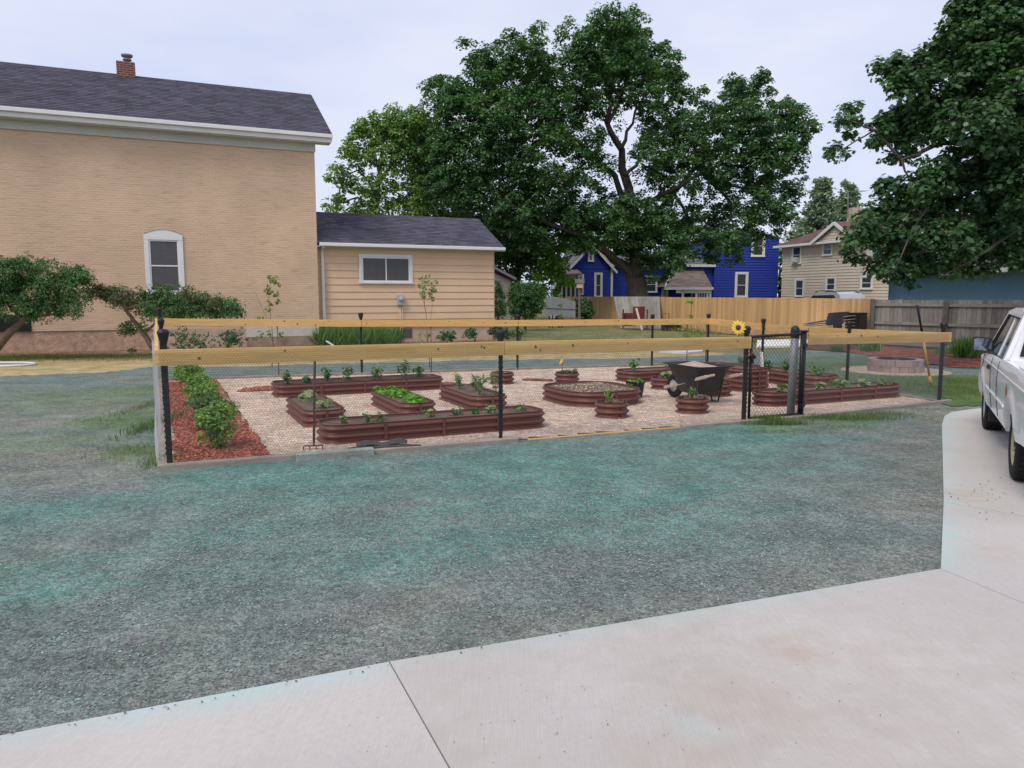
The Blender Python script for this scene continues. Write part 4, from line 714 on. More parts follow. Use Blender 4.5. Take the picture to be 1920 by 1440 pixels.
# ================================================================== GARDEN FENCE
def hexnet(name, p, q, z0, z1, mt, par, w=.036, r=.0011, slack=0.0):
    p, q = np.array(p), np.array(q); L = np.linalg.norm(q-p); d = (q-p)/L; n = int(L/(w/2)); a = w*.30; row = w*.5*1.732*.5+a*1.0
    rows = int((z1-z0)/row); E0, E1 = [], []
    for j in range(rows+1):
        zb = z0+j*row
        i = np.arange(n+1); zz = zb+np.where((i+j) % 2 == 0, 0, -(row-a)*.55)
        P = np.stack([i*w/2, zz], 1); E0.append(P[:-1]); E1.append(P[1:])
        if j < rows:
            up = P[(i+j) % 2 == 0]; tp = up.copy(); tp[:, 1] = z0+(j+1)*row-(row-a)*.55; E0.append(up); E1.append(tp)
    A = np.concatenate(E0); B = np.concatenate(E1); m = len(A); dv = nz(B-A); nv = np.stack([-dv[:, 1], dv[:, 0]], 1)
    prof = [(r, -r*.6), (-r, -r*.6), (0, r)]; V = np.zeros((m, 6, 3)); yn = np.array([-d[1], d[0]])
    for k, (u, v) in enumerate(prof):
        for e, Q in enumerate((A, B)):
            s_ = Q[:, 0]+nv[:, 0]*u; V[:, k+3*e, 0] = p[0]+d[0]*s_+yn[0]*v; V[:, k+3*e, 1] = p[1]+d[1]*s_+yn[1]*v; V[:, k+3*e, 2] = Q[:, 1]+nv[:, 1]*u
    if slack:
        s_ = V[:, :, 0]*0+((V[:, :, 0]-p[0])*d[0]+(V[:, :, 1]-p[1])*d[1]); o2 = slack*(np.sin(s_*2.1+V[:, :, 2]*3)+.6*np.sin(s_*5.3-V[:, :, 2]*4))*np.exp(-s_*.12); V[:, :, 0] += yn[0]*o2; V[:, :, 1] += yn[1]*o2
    F = np.array([(0, 1, 4, 3), (1, 2, 5, 4), (2, 0, 3, 5)]); Fi = (F[None]+6*np.arange(m)[:, None, None]).reshape(-1)
    me = bpy.data.meshes.new(name); me.vertices.add(6*m); me.vertices.foreach_set('co', V.reshape(-1).astype('f4')); me.loops.add(12*m); me.loops.foreach_set('vertex_index', Fi.astype('i4'))
    me.polygons.add(3*m); me.polygons.foreach_set('loop_start', np.arange(0, 12*m, 4, dtype='i4')); me.materials.append(mt); me.update(calc_edges=True); return link(name, me, par)
def P2(a, b): return YD.w(a, b)[:2]
def pin(px, py, a, b):                    # height of the thing seen at that pixel above garden point (a, b)
    X, Y = P2(a, b); return top_h(px, py, X, Y)
gf = thing('garden_fence', YD.w(0, 0), 'low garden fence of black steel posts, pine top rails and wire netting', 'fence')
def gpost(a, b, zt, r=.019, capr=.045, zb=0.0, cap=True, ribs=False):
    x, y = P2(a, b); m = MB(); m.box(x-r, x+r, y-r*.8, y+r*.8, zb, zt-.11)
    z = .15
    while z < zt-.2: m.box(x-r-.006, x+r+.006, y-r*.8-.006, y-r*.8, z, z+.022); z += .055
    o = m.build('post', MT['black'], gf)
    if cap:
        c = MB(); c.lathe([(0, zt-.16), (capr*.42, zt-.155), (capr*.75, zt-.11), (capr*1.05, zt-.05), (capr*1.1, zt-.03), (capr*.95, zt-.012), (capr*.6, zt), (0, zt)], (x, y, 0), k=12, smooth=False); c.build('post_cap_light', MT['blackp'], o)
    return o
FP = [(0.02, 0.03), (3.54, -.02), (7.05, -.13), (7.98, -.13), (11.09, 0.0)]
BP = [(0.02, 8.42), (3.86, 7.97), (7.3, 7.55), (10.65, 7.14), (12.15, 6.95)]
gpost(*FP[0], pin(312, 617, *FP[0]), .022, .052); gpost(*FP[1], pin(944, 618, *FP[1]), .022, .05); gpost(*FP[2], pin(1409, 611, *FP[2]), .026, .05); gpost(*FP[4], pin(1765, 604, *FP[4]), .022, .05)
gpost(0.02, 4.2, pin(308, 597, .02, 4.2), .02); gpost(*BP[0], pin(299, 576, *BP[0]), .02)
for bp_, (x_, y_) in zip(BP[1:], ((667, 586), (975, 589), (1233, 589), (1328, 588))): gpost(*bp_, pin(x_, y_, *bp_), .022, .05)
RS = [(11.43, 2.1), (11.85, 4.75)]
for (a, b), (x_, y_) in zip(RS, ((1697, 602), (1540, 597))): gpost(a, b, pin(x_, y_, a, b), .022, .05)
# rails (each board a mesh of its own), set outside the posts
def rail(a0, b0, a1, b1, z0, z1, h=.14, t=.038, mt='pine', lab=None):
    m = MB(); m.beam(YD.w(a0, b0, z0-h/2), YD.w(a1, b1, z1-h/2), t, h)
    k = m; k.mi = 1; p, q = Vector(YD.w(a0, b0, z0-h/2)), Vector(YD.w(a1, b1, z1-h/2)); d = (q-p).normalized(); sd = d.cross(Vector((0, 0, 1))).normalized()
    for _ in range(max(2, int((q-p).length*1.6))):
        c = p.lerp(q, rnd.random())+Vector((0, 0, rnd.uniform(-.045, .045))); r = rnd.uniform(.008, .018)
        for sg in (-1, 1): k.lathe([(0, .0012), (r, .001), (r*1.1, -.001)], c+sd*sg*t/2, sd*sg, k=10)
    return bevel(m.build('top_rail', [MT[mt], MT['rust']], gf), .003)
zf = lambda px, py, p: pin(px, py, *p)
o_ = -.045
z0, z1 = pin(302, 655, 0, 0), pin(945, 640, *FP[1]); rail(-.04, .0+o_, 3.56, FP[1][1]+o_, z0, z1, .155)
z0, z1 = pin(947, 640, *FP[1]), pin(1413, 631, *FP[2]); rail(3.565, FP[1][1]+o_, 7.08, FP[2][1]+o_, z0, z1, .155)
z0, z1 = pin(1520, 626, *FP[3]), pin(1772, 623, *FP[4]); rail(8.11, FP[3][1]+o_, 11.2, FP[4][1]+o_, z0, z1, .15)
z0, z1 = pin(302, 655, 0, 0), pin(298, 597, *BP[0]); zm = (z0+z1)/2
rail(o_, -.06, o_, 4.2, z0-.005, zm, .14, mt='pinelt'); rail(o_, 4.2, o_, 8.42, zm, z1, .14)
zz = [pin(298, 597, *BP[0]), pin(667, 600, *BP[1]), pin(975, 600, *BP[2]), pin(1233, 598, *BP[3]), pin(1330, 597, *BP[4])]
for i in range(4): rail(BP[i][0]+.004, BP[i][1]-.045, BP[i+1][0]-.004, BP[i+1][1]-.045, zz[i], zz[i+1], .14, mt=('pine', 'pinelt', 'pinelt', 'pine')[i])
z0, z1, z2, z3 = pin(1330, 597, *BP[4]), pin(1540, 608, *RS[1]), pin(1697, 617, *RS[0]), pin(1770, 624, *FP[4])
rail(12.15, 6.9, RS[1][0]+.05, RS[1][1], z0, z1, .14, mt='pinelt'); rail(RS[1][0]+.05, RS[1][1], RS[0][0]+.05, RS[0][1], z1, z2, .14); rail(RS[0][0]+.05, RS[0][1], 11.15, .03, z2, z3, .14, mt='pine')
# netting
n_ = -.072
hexnet('wire_netting', P2(-.03, n_), P2(3.54, FP[1][1]+n_), .03, 1.17, MT['wiredk'], gf, .030, .0009)
hexnet('wire_netting', P2(3.54, FP[1][1]+n_), P2(7.05, FP[2][1]+n_), .03, 1.15, MT['wiredk'], gf, .030, .0009)
hexnet('wire_netting', P2(8.02, FP[3][1]+n_), P2(11.15, n_), .03, 1.12, MT['wire'], gf, .030, .0009)
hexnet('wire_netting', P2(n_, 0), P2(n_, 8.4), .03, 1.16, MT['wirelt'], gf, .036, .0014, .022)
hexnet('wire_netting', P2(11.12, .05), P2(12.15, 6.9), .03, 1.10, MT['wire'], gf, .05, .0008)
hexnet('wire_netting', P2(*BP[0]), P2(*BP[4]), .03, 1.10, MT['wire'], gf, .05, .0008)
# thin intermediate stakes of the back run and the white hem along the front left corner
for px_s in (517, 808, 1290, 1393):
    best = min(np.linspace(0, 12.1, 400), key=lambda a: abs((P2(a, 8.42-a*.121)[0]/P2(a, 8.42-a*.121)[1]*1.0)*1440*1.005+960-px_s)); x, y = P2(best, 8.42-best*.121)
    m = MB(); m.tube([(x, y, 0), (x, y, 1.1)], .011, 6); m.build('stake', MT['rust'], gf)
m = MB(); m.box(-.10, -.085, -.09, .0, .04, z0-.0, Fr(YD.o, 24.7)) if 0 else None
# ground-level timber edging
def edging(a0, b0, a1, b1, mt, label, w=.09, h=.07, z=0.0, name='timber_edging', dz=0.0):
    m = MB(); m.beam(YD.w(a0, b0, z+h/2), YD.w(a1, b1, z+h/2+dz), w, h); o = bevel(m.build(name, MT[mt], None), .008)
    return tag(o, label, 'timber', 'timber edging around the garden')
edging(-.09, -.03, 1.62, -.05, 'timber', 'weathered timber edging under the front left fence corner')
edging(1.2, -.12, 2.0, -.15, 'timberg', 'thick grey green board end lying proud of the front edging', .12, .085, .0)
edging(2.0, -.10, 3.7, -.13, 'timber', 'weathered timber edging in front of the second fence post', .09, .06)
edging(3.85, -.10, 6.0, -.16, 'pine', 'thin orange tan cedar strip lying at the front edge', .03, .028)
edging(6.0, -.18, 8.3, -.24, 'timber', 'weathered timber edging passing beneath the gate', .10, .05)
edging(8.3, -.24, 11.3, -.03, 'timber', 'weathered timber edging from the gate to the far corner post', .09, .06)
edging(-.04, 0.0, -.04, 8.4, 'timber', 'timber edging along the left side beneath the bright netting')
edging(0, 8.45, 12.15, 7.0, 'timber', 'timber edging along the back run of the garden fence')
edging(11.2, .05, 12.2, 6.9, 'timber', 'timber edging along the right side by the new grass', .08, .04)
m = MB(); b_ = [(1.75, .00), (2.3, -.01), (2.9, .0), (2.9, -.10), (2.3, -.08), (1.8, -.08)]
q = [G(652, 852), G(700, 846), G(735, 843), G(790, 846), G(720, 850), G(655, 857)]
m.prism(q, .06, .075); m.smooth = True; gA_ = [[(G(668+16*i, 851-1.0*i-2.2*j)[0], G(668+16*i, 851-1.0*i-2.2*j)[1], .075+.055*math.sin(i*.9+.3)**2*(1-abs(j-1.5)/2)*(1+.4*rnd.random())) for j in range(4)] for i in range(7)]; m.add([p for r_ in gA_ for p in r_], [(i*4+j, (i+1)*4+j, (i+1)*4+j+1, i*4+j+1) for i in range(6) for j in range(3)]); tag(m.build('fabric_scrap', mat('crumpled_landscape_fabric', (.085, .08, .07), .95, .3, 8, 1.0, 20)), 'crumpled scrap of dark landscape fabric on the front timber', 'fabric')
# ================================================================== GATE
GX = Fr(YD.w(7.05, -.13), 24.7)
gt = thing('garden_gate', GX.w(.5, -.05), 'black framed chain link gate at the front of the garden', 'gate')
ga, gb_ = .06, .955; gz0 = .06; gz1 = pin(1460, 630, 7.5, -.15)
m = MB()
m.tube([GX.w(ga, -.03, gz0), GX.w(ga, -.03, gz1), ], .019, 10); m.tube([GX.w(gb_, -.03, gz0), GX.w(gb_, -.03, gz1+.01)], .019, 10); m.tube([GX.w(ga, -.03, gz1), GX.w(gb_, -.03, gz1+.02)], .019, 10); m.tube([GX.w(ga, -.03, gz0), GX.w(gb_, -.03, gz0)], .019, 10)
m.build('gate_frame', MT['black'], gt)
m = MB(); st = .058; W_, H_ = gb_-ga, gz1-gz0
def clipseg(x0, z0, x1, z1):
    t0, t1 = 0, 1; dx, dz = x1-x0, z1-z0
    for p_, q_ in ((-dx, x0-ga), (dx, gb_-x0), (-dz, z0-gz0), (dz, gz1-z0)):
        if abs(p_) < 1e-9:
            if q_ < 0: return None
        else:
            r_ = q_/p_
            if p_ < 0: t0 = max(t0, r_)
            else: t1 = min(t1, r_)
    return None if t0 >= t1 else (x0+dx*t0, z0+dz*t0, x0+dx*t1, z0+dz*t1)
k = -30
while k < 60:
    for sg in (1, -1):
        x0 = ga+k*st*1.0; s_ = clipseg(x0 if sg > 0 else x0+.0, gz0, x0+sg*(H_), gz0+H_*1.15)
        if s_: m.tube([GX.w(s_[0], -.03+sg*.002, s_[1]), GX.w(s_[2], -.03+sg*.002, s_[3])], .0021, 4, False)
    k += 1
m.build('chain_link_mesh', MT['black'], gt)
m = MB(); m.box(.02, .11, -.075, -.035, .86, .90, GX); m.box(.03, .06, -.09, -.06, .80, .93, GX); m.build('latch', MT['black'], gt)
m = MB(); m.tube([GX.w(.0, -.06, .90), GX.w(.05, -.075, .93), GX.w(.12, -.07, .97), GX.w(.18, -.06, 1.02)], .006, 5); m.tube([GX.w(-.05, -.06, .90), GX.w(.06, -.08, .92), GX.w(.11, -.07, .88)], .006, 5); m.build('tie_cord', MT['tape'], gt)
m = MB()
for z_ in (.18, gz1-.14): m.box(gb_-.01, gb_+.08, -.055, -.01, z_-.025, z_+.025, GX)
m.build('hinge', MT['black'], gt)
x, y = GX.w(1.01, .0)[:2]; m = MB(); zt_ = pin(1506, 621, 8.0, -.13); m.tube([(x, y, 0), (x, y, zt_-.01)], .042, 14); o = thing('gate_post', (x, y, 0), 'thick black steel post that the gate hinges on', 'post'); m.build('post_tube', MT['black'], o)
m = MB(); m.box(x-.05, x+.05, y-.05, y+.05, zt_-.01, zt_+.012); m.build('post_cap', MT['blackp'], o)
x, y = GX.w(1.02, .17)[:2]; zt_ = top_h(1504, 612, x, y); m = MB(); m.tube([(x-.015, y, 0), (x+.0, y, zt_-.06)], .055, 18); o = thing('galvanised_post', (x, y, 0), 'stout grey galvanised post with domed cap just inside the gate', 'post'); m.build('post_tube', MT['metal'], o)
m = MB(); m.lathe([(.060, -.12), (.062, -.03), (.058, .01), (.04, .04), (.0, .055)], (x, y, zt_-.04), k=18); m.build('post_cap', MT['blackp'], o)
# sunflower ornament on the rail by the latch post
c = Vector(YD.w(6.88, -.16, 0)); c.z = pin(1390, 614, 6.88, -.16)
sf = thing('sunflower_ornament', (c.x, c.y, c.z-.1), 'yellow sunflower ornament standing on the front rail by the gate', 'ornament')
fd = Vector((-c.x, -c.y, .1)).normalized(); sx_ = fd.cross(Vector((0, 0, 1))).normalized(); sz_ = sx_.cross(fd)
m = MB()
for k in range(13):
    a = 2*math.pi*k/13+rnd.uniform(-.05, .05); d = sx_*math.cos(a)+sz_*math.sin(a); t = d.cross(fd); L = rnd.uniform(.09, .112)
    m.add([c+d*.025+fd*.004, c+d*.062+t*.017+fd*.012, c+d*L-fd*.004, c+d*.062-t*.017+fd*.012], [(0, 1, 2, 3)])
    m.add([c+d*.025-fd*.002, c+d*.07-t*.022+fd*.006, c+d*L-fd*.008, c+d*.07+t*.022+fd*.006], [(0, 1, 2, 3)])
m.build('petals', MT['yellow'], sf)
m = MB(); m.lathe([(.034, 0), (.032, .014), (.017, .022), (0, .024)], c, fd, k=14); m.build('flower_centre', MT['brownc'], sf)
m = MB(); m.tube([c-fd*.004, c-Vector((0, 0, .2))-fd*.004], .006, 6); m.build('stem', MT['stem'], sf)
# ================================================================== RAISED BEDS
def outline(a0, a1, b0, b1, r):
    pts = []
    for (cx, cy, s0) in ((a1-r, b0+r, -90), (a1-r, b1-r, 0), (a0+r, b1-r, 90), (a0+r, b0+r, 180)):
        for k in range(9): t = R(s0+k*11.25); pts.append((cx+r*math.cos(t), cy+r*math.sin(t)))
    return pts
def shrink(pts, d):
    cx = sum(p[0] for p in pts)/len(pts); n = len(pts); out = []
    for i in range(n):
        x0, y0 = pts[i-1]; x1, y1 = pts[(i+1) % n]; tx, ty = x1-x0, y1-y0; l = math.hypot(tx, ty) or 1; out.append((pts[i][0]-ty/l*d, pts[i][1]+tx/l*d))
    return out
def bed(a0, a1, b0, b1, h, label, r=.16, rings=2.5, soil='soil', fill=.035, group='corrugated raised beds'):
    pts = outline(a0, a1, b0, b1, min(r, (a1-a0)/2-.001, (b1-b0)/2-.001)); n = len(pts); z0 = .02
    o = thing('raised_bed', YD.w((a0+a1)/2, (b0+b1)/2), label, 'raised bed', group)
    m = MB(); m.smooth = True; K = int(rings*10); rowsn = []
    for k in range(K+1):
        t = k/K; off_ = -.019*math.cos(2*math.pi*t*rings); q = shrink(pts, .017+off_); rowsn.append([YD.w(x, y, z0+h*t) for x, y in q])
    q = shrink(pts, .020); rowsn.append([YD.w(x, y, z0+h+.004) for x, y in q]); q = shrink(pts, .030); rowsn.append([YD.w(x, y, z0+h) for x, y in q]); rowsn.append([YD.w(x, y, z0+h-fill-.03) for x, y in q])
    vs = [p for r_ in rowsn for p in r_]; m.add(vs, [(i*n+j, i*n+(j+1) % n, (i+1)*n+(j+1) % n, (i+1)*n+j) for i in range(len(rowsn)-1) for j in range(n)])
    m.build('bed_wall', MT['bed'], o)
    m = MB(); L = max(a1-a0, b1-b0); stx = max(1, int((a1-a0)/.9)); 
    if (a1-a0) > .6 or (b1-b0) > .6:      # bolted seams where the panels overlap
        for k in range(1, stx+1):
            x = a0+(a1-a0)*(k/(stx+1)); m = MB(); m.box(x-.018, x+.018, b0-.004, b0+.014, z0+.01, z0+h-.01, YD)
            for j in range(4): m.lathe([(.006, 0), (.006, .004), (0, .006)], YD.w(x, b0-.004, z0+h*(.14+.24*j)), (YD.s, -YD.c, 0), k=6)
            m.build('panel_seam', MT['bed'], o)
    inn = shrink(pts, .028); cx = (a0+a1)/2; cy = (b0+b1)/2; m = MB(); m.smooth = True; rr = [1, .8, .6, .4, .2]; vs = []
    for f in rr:
        for x, y in inn:
            px, py = cx+(x-cx)*f, cy+(y-cy)*f; vs.append(YD.w(px, py, z0+h-fill+(1-f)**.5*.012+(mn.noise(Vector((px*9, py*9, 1)))*.018 if f < 1 else 0)))
    vs.append(YD.w(cx, cy, z0+h-fill+.012)); fs = [(i*n+j, i*n+(j+1) % n, (i+1)*n+(j+1) % n, (i+1)*n+j) for i in range(len(rr)-1) for j in range(n)]+[((len(rr)-1)*n+j, (len(rr)-1)*n+(j+1) % n, len(rr)*n) for j in range(n)]
    m.add(vs, fs); m.build('soil', MT[soil], o); return o
BH = .215
bed(1.68, 4.62, 4.85, 5.62, BH, 'long brown raised bed at the back left, behind the red mulch patch', soil='soildk')
bed(1.60, 2.17, 1.72, 3.45, BH, 'brown stub bed nearest the mulch row with two pale seedlings', .2)
bed(2.90, 3.45, 1.85, 3.65, BH, 'brown stub bed filled with bright lettuce', .2)
bed(4.06, 4.66, 2.12, 3.80, BH, 'brown stub bed with tall spindly plants left of the large bed', .2)
bed(1.60, 4.46, .50, 1.12, BH, 'longest front brown bed running behind the left half of the fence', .2)
bed(5.66, 6.14, 5.02, 5.50, BH, 'small empty round brown planter at the back behind the second post', .24, group='small round corrugated planters')
bed(6.80, 7.28, 4.52, 5.00, BH, 'small round brown planter with herbs and a yellow tag stick', .24, group='small round corrugated planters', soil='soildk')
bed(5.55, 6.90, 1.72, 3.25, .225, 'large rounded square brown bed of bare straw strewn soil', .5)
bed(5.41, 5.89, .70, 1.18, BH, 'small round brown planter with one bush in front of the large bed', .24, group='small round corrugated planters')
bed(6.68, 7.16, .56, 1.04, BH, 'small round brown planter in front of the wheelbarrow', .24, group='small round corrugated planters')
bed(8.15, 10.2, 4.28, 4.95, BH, 'brown raised bed at the back right behind the wheelbarrow', .2)
bed(7.98, 8.46, 3.05, 3.53, BH, 'small round brown planter half hidden left of the wheelbarrow', .24, group='small round corrugated planters')
bed(8.24, 8.72, 1.90, 2.38, BH, 'small round brown planter right of the wheelbarrow legs', .24, group='small round corrugated planters')
bed(9.12, 9.78, 2.20, 3.70, .40, 'double height brown bed seen through the left of the gate', .2, rings=4.5)
bed(10.55, 11.2, 1.95, 4.75, BH+.03, 'long brown bed running back along the right fence', .2)
bed(8.22, 11.22, .66, 1.18, BH, 'long brown bed just behind the gate with pale squash plants', .26)
# ================================================================== PLANTS IN THE BEDS
def plant(name, a, b, z, label, n, r, h, size, lm, shape=OVAL, stems=4, group=None, tall=0.0, cat='plant', sm='stem', up=.25, upn=.6):
    x, y = YD.w(a, b)[:2]; o = thing(name, (x, y, z), label, cat, group); m = MB(); C = []; Nn = []
    for k in range(stems):
        t = rnd.uniform(0, 6.28); rr = r*rnd.uniform(.2, .75); q = (x+rr*math.cos(t), y+rr*math.sin(t), z+h*rnd.uniform(.7, 1.0)); md = ((x+q[0])/2+rnd.uniform(-.01, .01), (y+q[1])/2, z+h*.45)
        m.tube([(x, y, z-.02), md, q], [.006, .005, .003], 5, False)
        kk = n//stems; s_ = rng.uniform(.35, 1.05, kk)
        base = np.array([x, y, z])[None]+(np.array(q)-np.array([x, y, z]))[None]*s_[:, None]; e = sph(kk, up); C.append(base+e*r*.38*(.5+rng.random((kk, 1)))); Nn.append(e*.5+np.array([0, 0, upn])+rng.normal(size=(kk, 3))*.3)
    m.build('stem', MT[sm], o); leafmesh('leaves', np.concatenate(C), np.concatenate(Nn), rng.uniform(.7, 1.25, sum(len(c) for c in C))*size, shape, LF[lm], o); return o
ZT = .02+BH-.03
names = ['first', 'second', 'third', 'fourth', 'fifth', 'sixth', 'seventh', 'eighth']
for i, (px, hh, rr, big) in enumerate([(537, .20, .14, 'low bushy'), (572, .08, .11, 'very small'), (611, .22, .12, 'upright'), (645, .24, .15, 'leafy'), (705, .22, .18, 'wide bushy'), (757, .28, .17, 'tallest bushy'), (790, .18, .15, 'dark rounded')]):
    a = 1.75+(px-519)/306*2.85; plant('vegetable_plant', a, 5.28, ZT, '%s green plant, %s from the left in the back left bed' % (big, names[i]), 70, rr, hh, .075, 'herb' if i % 2 == 0 else 'mid', group='vegetables in the back left bed')
plant('squash_seedling', 1.85, 2.95, ZT, 'pale variegated squash seedling at the back of the stub bed by the mulch row', 34, .15, .10, .12, 'pale', MAPLE, 4)
plant('squash_seedling', 1.95, 2.15, ZT, 'smaller pale squash seedling at the front of the stub bed by the mulch row', 26, .13, .07, .10, 'pale', MAPLE, 4)
cl, cn = crown_points([(*YD.w(3.17, 1.98+.26*k, ZT+.01), .19) for k in range(7)], 200, .07, 16, .6, (.2, 1), .5, .35, .8); kind(leafmesh('lettuce', cl, cn, .085, OVAL, LF['lett']), 'stuff', 'bright green lettuce carpeting the middle stub bed', 'lettuce')
for i, (a, b, hh) in enumerate([(4.3, 3.3, .26), (4.45, 2.95, .22), (4.30, 2.5, .32), (4.5, 2.35, .36)]):
    plant('sweetcorn_plant', a, b, ZT, 'spindly pale stalk, %s from the back in the bed left of the large bed' % names[i], 26, .12, hh, .15, 'pale' if i != 1 else 'herb', THIN, 3, 'spindly stalks')
for i, (px, rr) in enumerate([(631, .09), (674, .09), (697, .09), (790, .11), (845, .12), (882, .08), (915, .10), (975, .13)]):
    a = 1.66+(px-597)/417*2.78; plant('seedling', a, .82, ZT, 'little green seedling, %s from the left in the longest front bed' % names[i], 26, rr, .07, .07, 'herb' if i % 3 else 'pale', group='seedlings in the longest front bed')
for i in range(3): plant('herb_clump', 6.92+.12*i, 4.72+.04*(i % 2), ZT, 'dark low herb clump, %s from the left in the round planter with the yellow tag' % names[i], 40, .09, .06, .05, 'mid', group='herbs in the round planter')
plant('small_bush', 5.65, .95, ZT, 'upright dense little bush in the round planter before the large bed', 150, .085, .19, .05, 'bush', THIN, 5)
plant('small_bush', 6.92, .82, ZT, 'dense little bush with a bare tip in the planter before the wheelbarrow', 150, .085, .17, .05, 'bush', THIN, 5)
plant('squash_seedling', 8.2, 3.2, ZT, 'pale leafy seedling in the planter left of the wheelbarrow', 30, .13, .09, .10, 'pale', MAPLE, 4)
plant('squash_seedling', 8.45, 2.14, ZT, 'pale leafy seedling in the planter right of the wheelbarrow', 30, .13, .09, .10, 'pale', MAPLE, 4)
plant('tomato_plant', 8.45, 4.6, ZT, 'small upright tomato plant at the left of the bed behind the wheelbarrow', 40, .13, .24, .09, 'herb')
plant('ground_herb', 9.3, 4.6, ZT, 'low herb at the right of the bed behind the wheelbarrow', 50, .2, .06, .05, 'mid')
for i, (a, b) in enumerate([(10.85, 2.3), (10.8, 2.9), (10.85, 3.5), (10.9, 4.2)]): plant('leafy_vegetable', a, b, ZT+.03, 'blue green leafy plant, %s from the near end of the bed along the right fence' % names[i], 70, .17, .16, .08, 'mid' if i else 'herb', group='vegetables along the right fence')
for i, (a, b, s_) in enumerate([(8.75, .95, .12), (9.45, .88, .13), (9.95, .95, .16), (10.45, .9, .12), (10.9, .92, .10)]): plant('squash_plant', a, b, ZT, 'pale grey green squash plant, %s from the left in the long bed behind the gate' % names[i], 30, s_, .09, .11, 'pale', MAPLE, 4, 'squash plants behind the gate')
# straw bits on the large bed, twigs in others
stonemesh('straw_bits', [(*YD.w(rng.uniform(5.75, 6.7), rng.uniform(1.95, 3.0))[:2], .02+.225-.01, rng.uniform(.008, .02)) for _ in range(420)], mat('straw_bit', (.42, .33, .22), .9, .2, 5, island=.4), 'straw bits strewn over the soil of the large bed', 'straw')
# bushes in the red mulch
for i, (a, b, r_, h_) in enumerate([(.50, .78, .27, .52), (.50, 2.1, .24, .46), (.52, 3.2, .27, .50), (.50, 4.7, .26, .50), (.48, 6.3, .25, .50), (.46, 7.7, .25, .48)]):
    x, y = YD.w(a, b)[:2]; o = thing('berry_bush', (x, y, .03), '%s green bush, %s from the front in the red mulch row' % (('fullest bright', 'bluish leafy', 'broad bright', 'rounded bright', 'loose', 'farthest dark')[i], names[i]), 'bush', 'bushes in the red mulch row')
    m = MB(); bl_ = []
    for k in range(6):
        t = rnd.uniform(0, 6.28); rr = r_*rnd.uniform(.3, .75); q = (x+rr*math.cos(t), y+rr*math.sin(t), .04+h_*rnd.uniform(.45, .78)); m.tube([(x, y, .0), ((x+q[0])/2, (y+q[1])/2, h_*.35), q], [.012, .009, .005], 6, False); bl_.append((*q, r_*.52))
    bl_.append((x, y, .03+h_*.62, r_*.8)); bl_ += [(x+rnd.uniform(-.1, .1), y+rnd.uniform(-.1, .1), .14, r_*.5) for _ in range(2)]; m.build('stems', MT['stemb'], o)
    c_, n2 = crown_points(bl_, 500, .08, 16, .8, (.3, 1), .25, .9, .5); leafmesh('foliage', c_, n2, rng.uniform(.035, .065, len(c_)), OVAL, LF['bush' if i != 1 else 'herb'], o)
# ================================================================== LOOSE GARDEN THINGS
# potted plant right of the large bed
pa, pbb = 7.08, 2.5; x, y = YD.w(pa, pbb)[:2]; o = thing('plant_pot', (x, y, .02), 'black plastic pot of lettuce beside the large bed', 'pot'); m = MB(); m.lathe([(0, .03), (.115, .02), (.135, .14), (.155, .27), (.168, .27), (.168, .30), (.150, .30), (.148, .26), (0, .255)], (x, y, 0), k=24); m.build('pot', MT['blackp'], o)
c_, n2 = crown_points([(x, y, .27, .13)], 900, .05, 14, .6, (.2, 1), .5, .4, .8); leafmesh('lettuce_leaves', c_, n2, .08, OVAL, LF['lett'], o)
# yellow tag on a stick
x, y = YD.w(6.86, 4.62)[:2]; o = thing('plant_marker', (x, y, .2), 'thin stick with a yellow paper tag in a back planter', 'marker'); m = MB(); zt_ = top_h(1051, 672, x, y); m.tube([(x, y, .15), (x, y, zt_)], .006, 6); m.build('stick', MT['rust'], o)
m = MB(); m.add([(x+.01, y-.01, zt_), (x-.035, y-.02, zt_-.03), (x-.06, y-.01, zt_-.11), (x-.01, y-.012, zt_-.09), (x+.012, y-.01, zt_-.04)], [(0, 1, 2, 3, 4)]); m.build('tag', MT['yellow'], o)
# cultivator leaning head down inside the front rail
x, y = YD.w(1.47, .36)[:2]; o = thing('garden_cultivator', (x, y, .02), 'rusty long handled cultivator leaning head down on the front rail', 'tool'); tx, ty = YD.w(1.45, .03)[:2]; m = MB(); m.tube([(x, y, .10), (tx, ty, 1.16)], .014, 8); m.build('handle', MT['rust'], o)
m = MB(); m.tube([(x, y, .10), (x, y, .05)], .012, 6); m.tube([(x-.10, y-.02, .06), (x+.10, y+.02, .06)], .008, 6)
for k in range(4): u = -.10+.066*k; m.tube([(x+u, y+u*.2, .06), (x+u, y+u*.2-.04, .055), (x+u, y+u*.2-.05, .02)], .006, 5)
m.build('tines', MT['rust'], o)
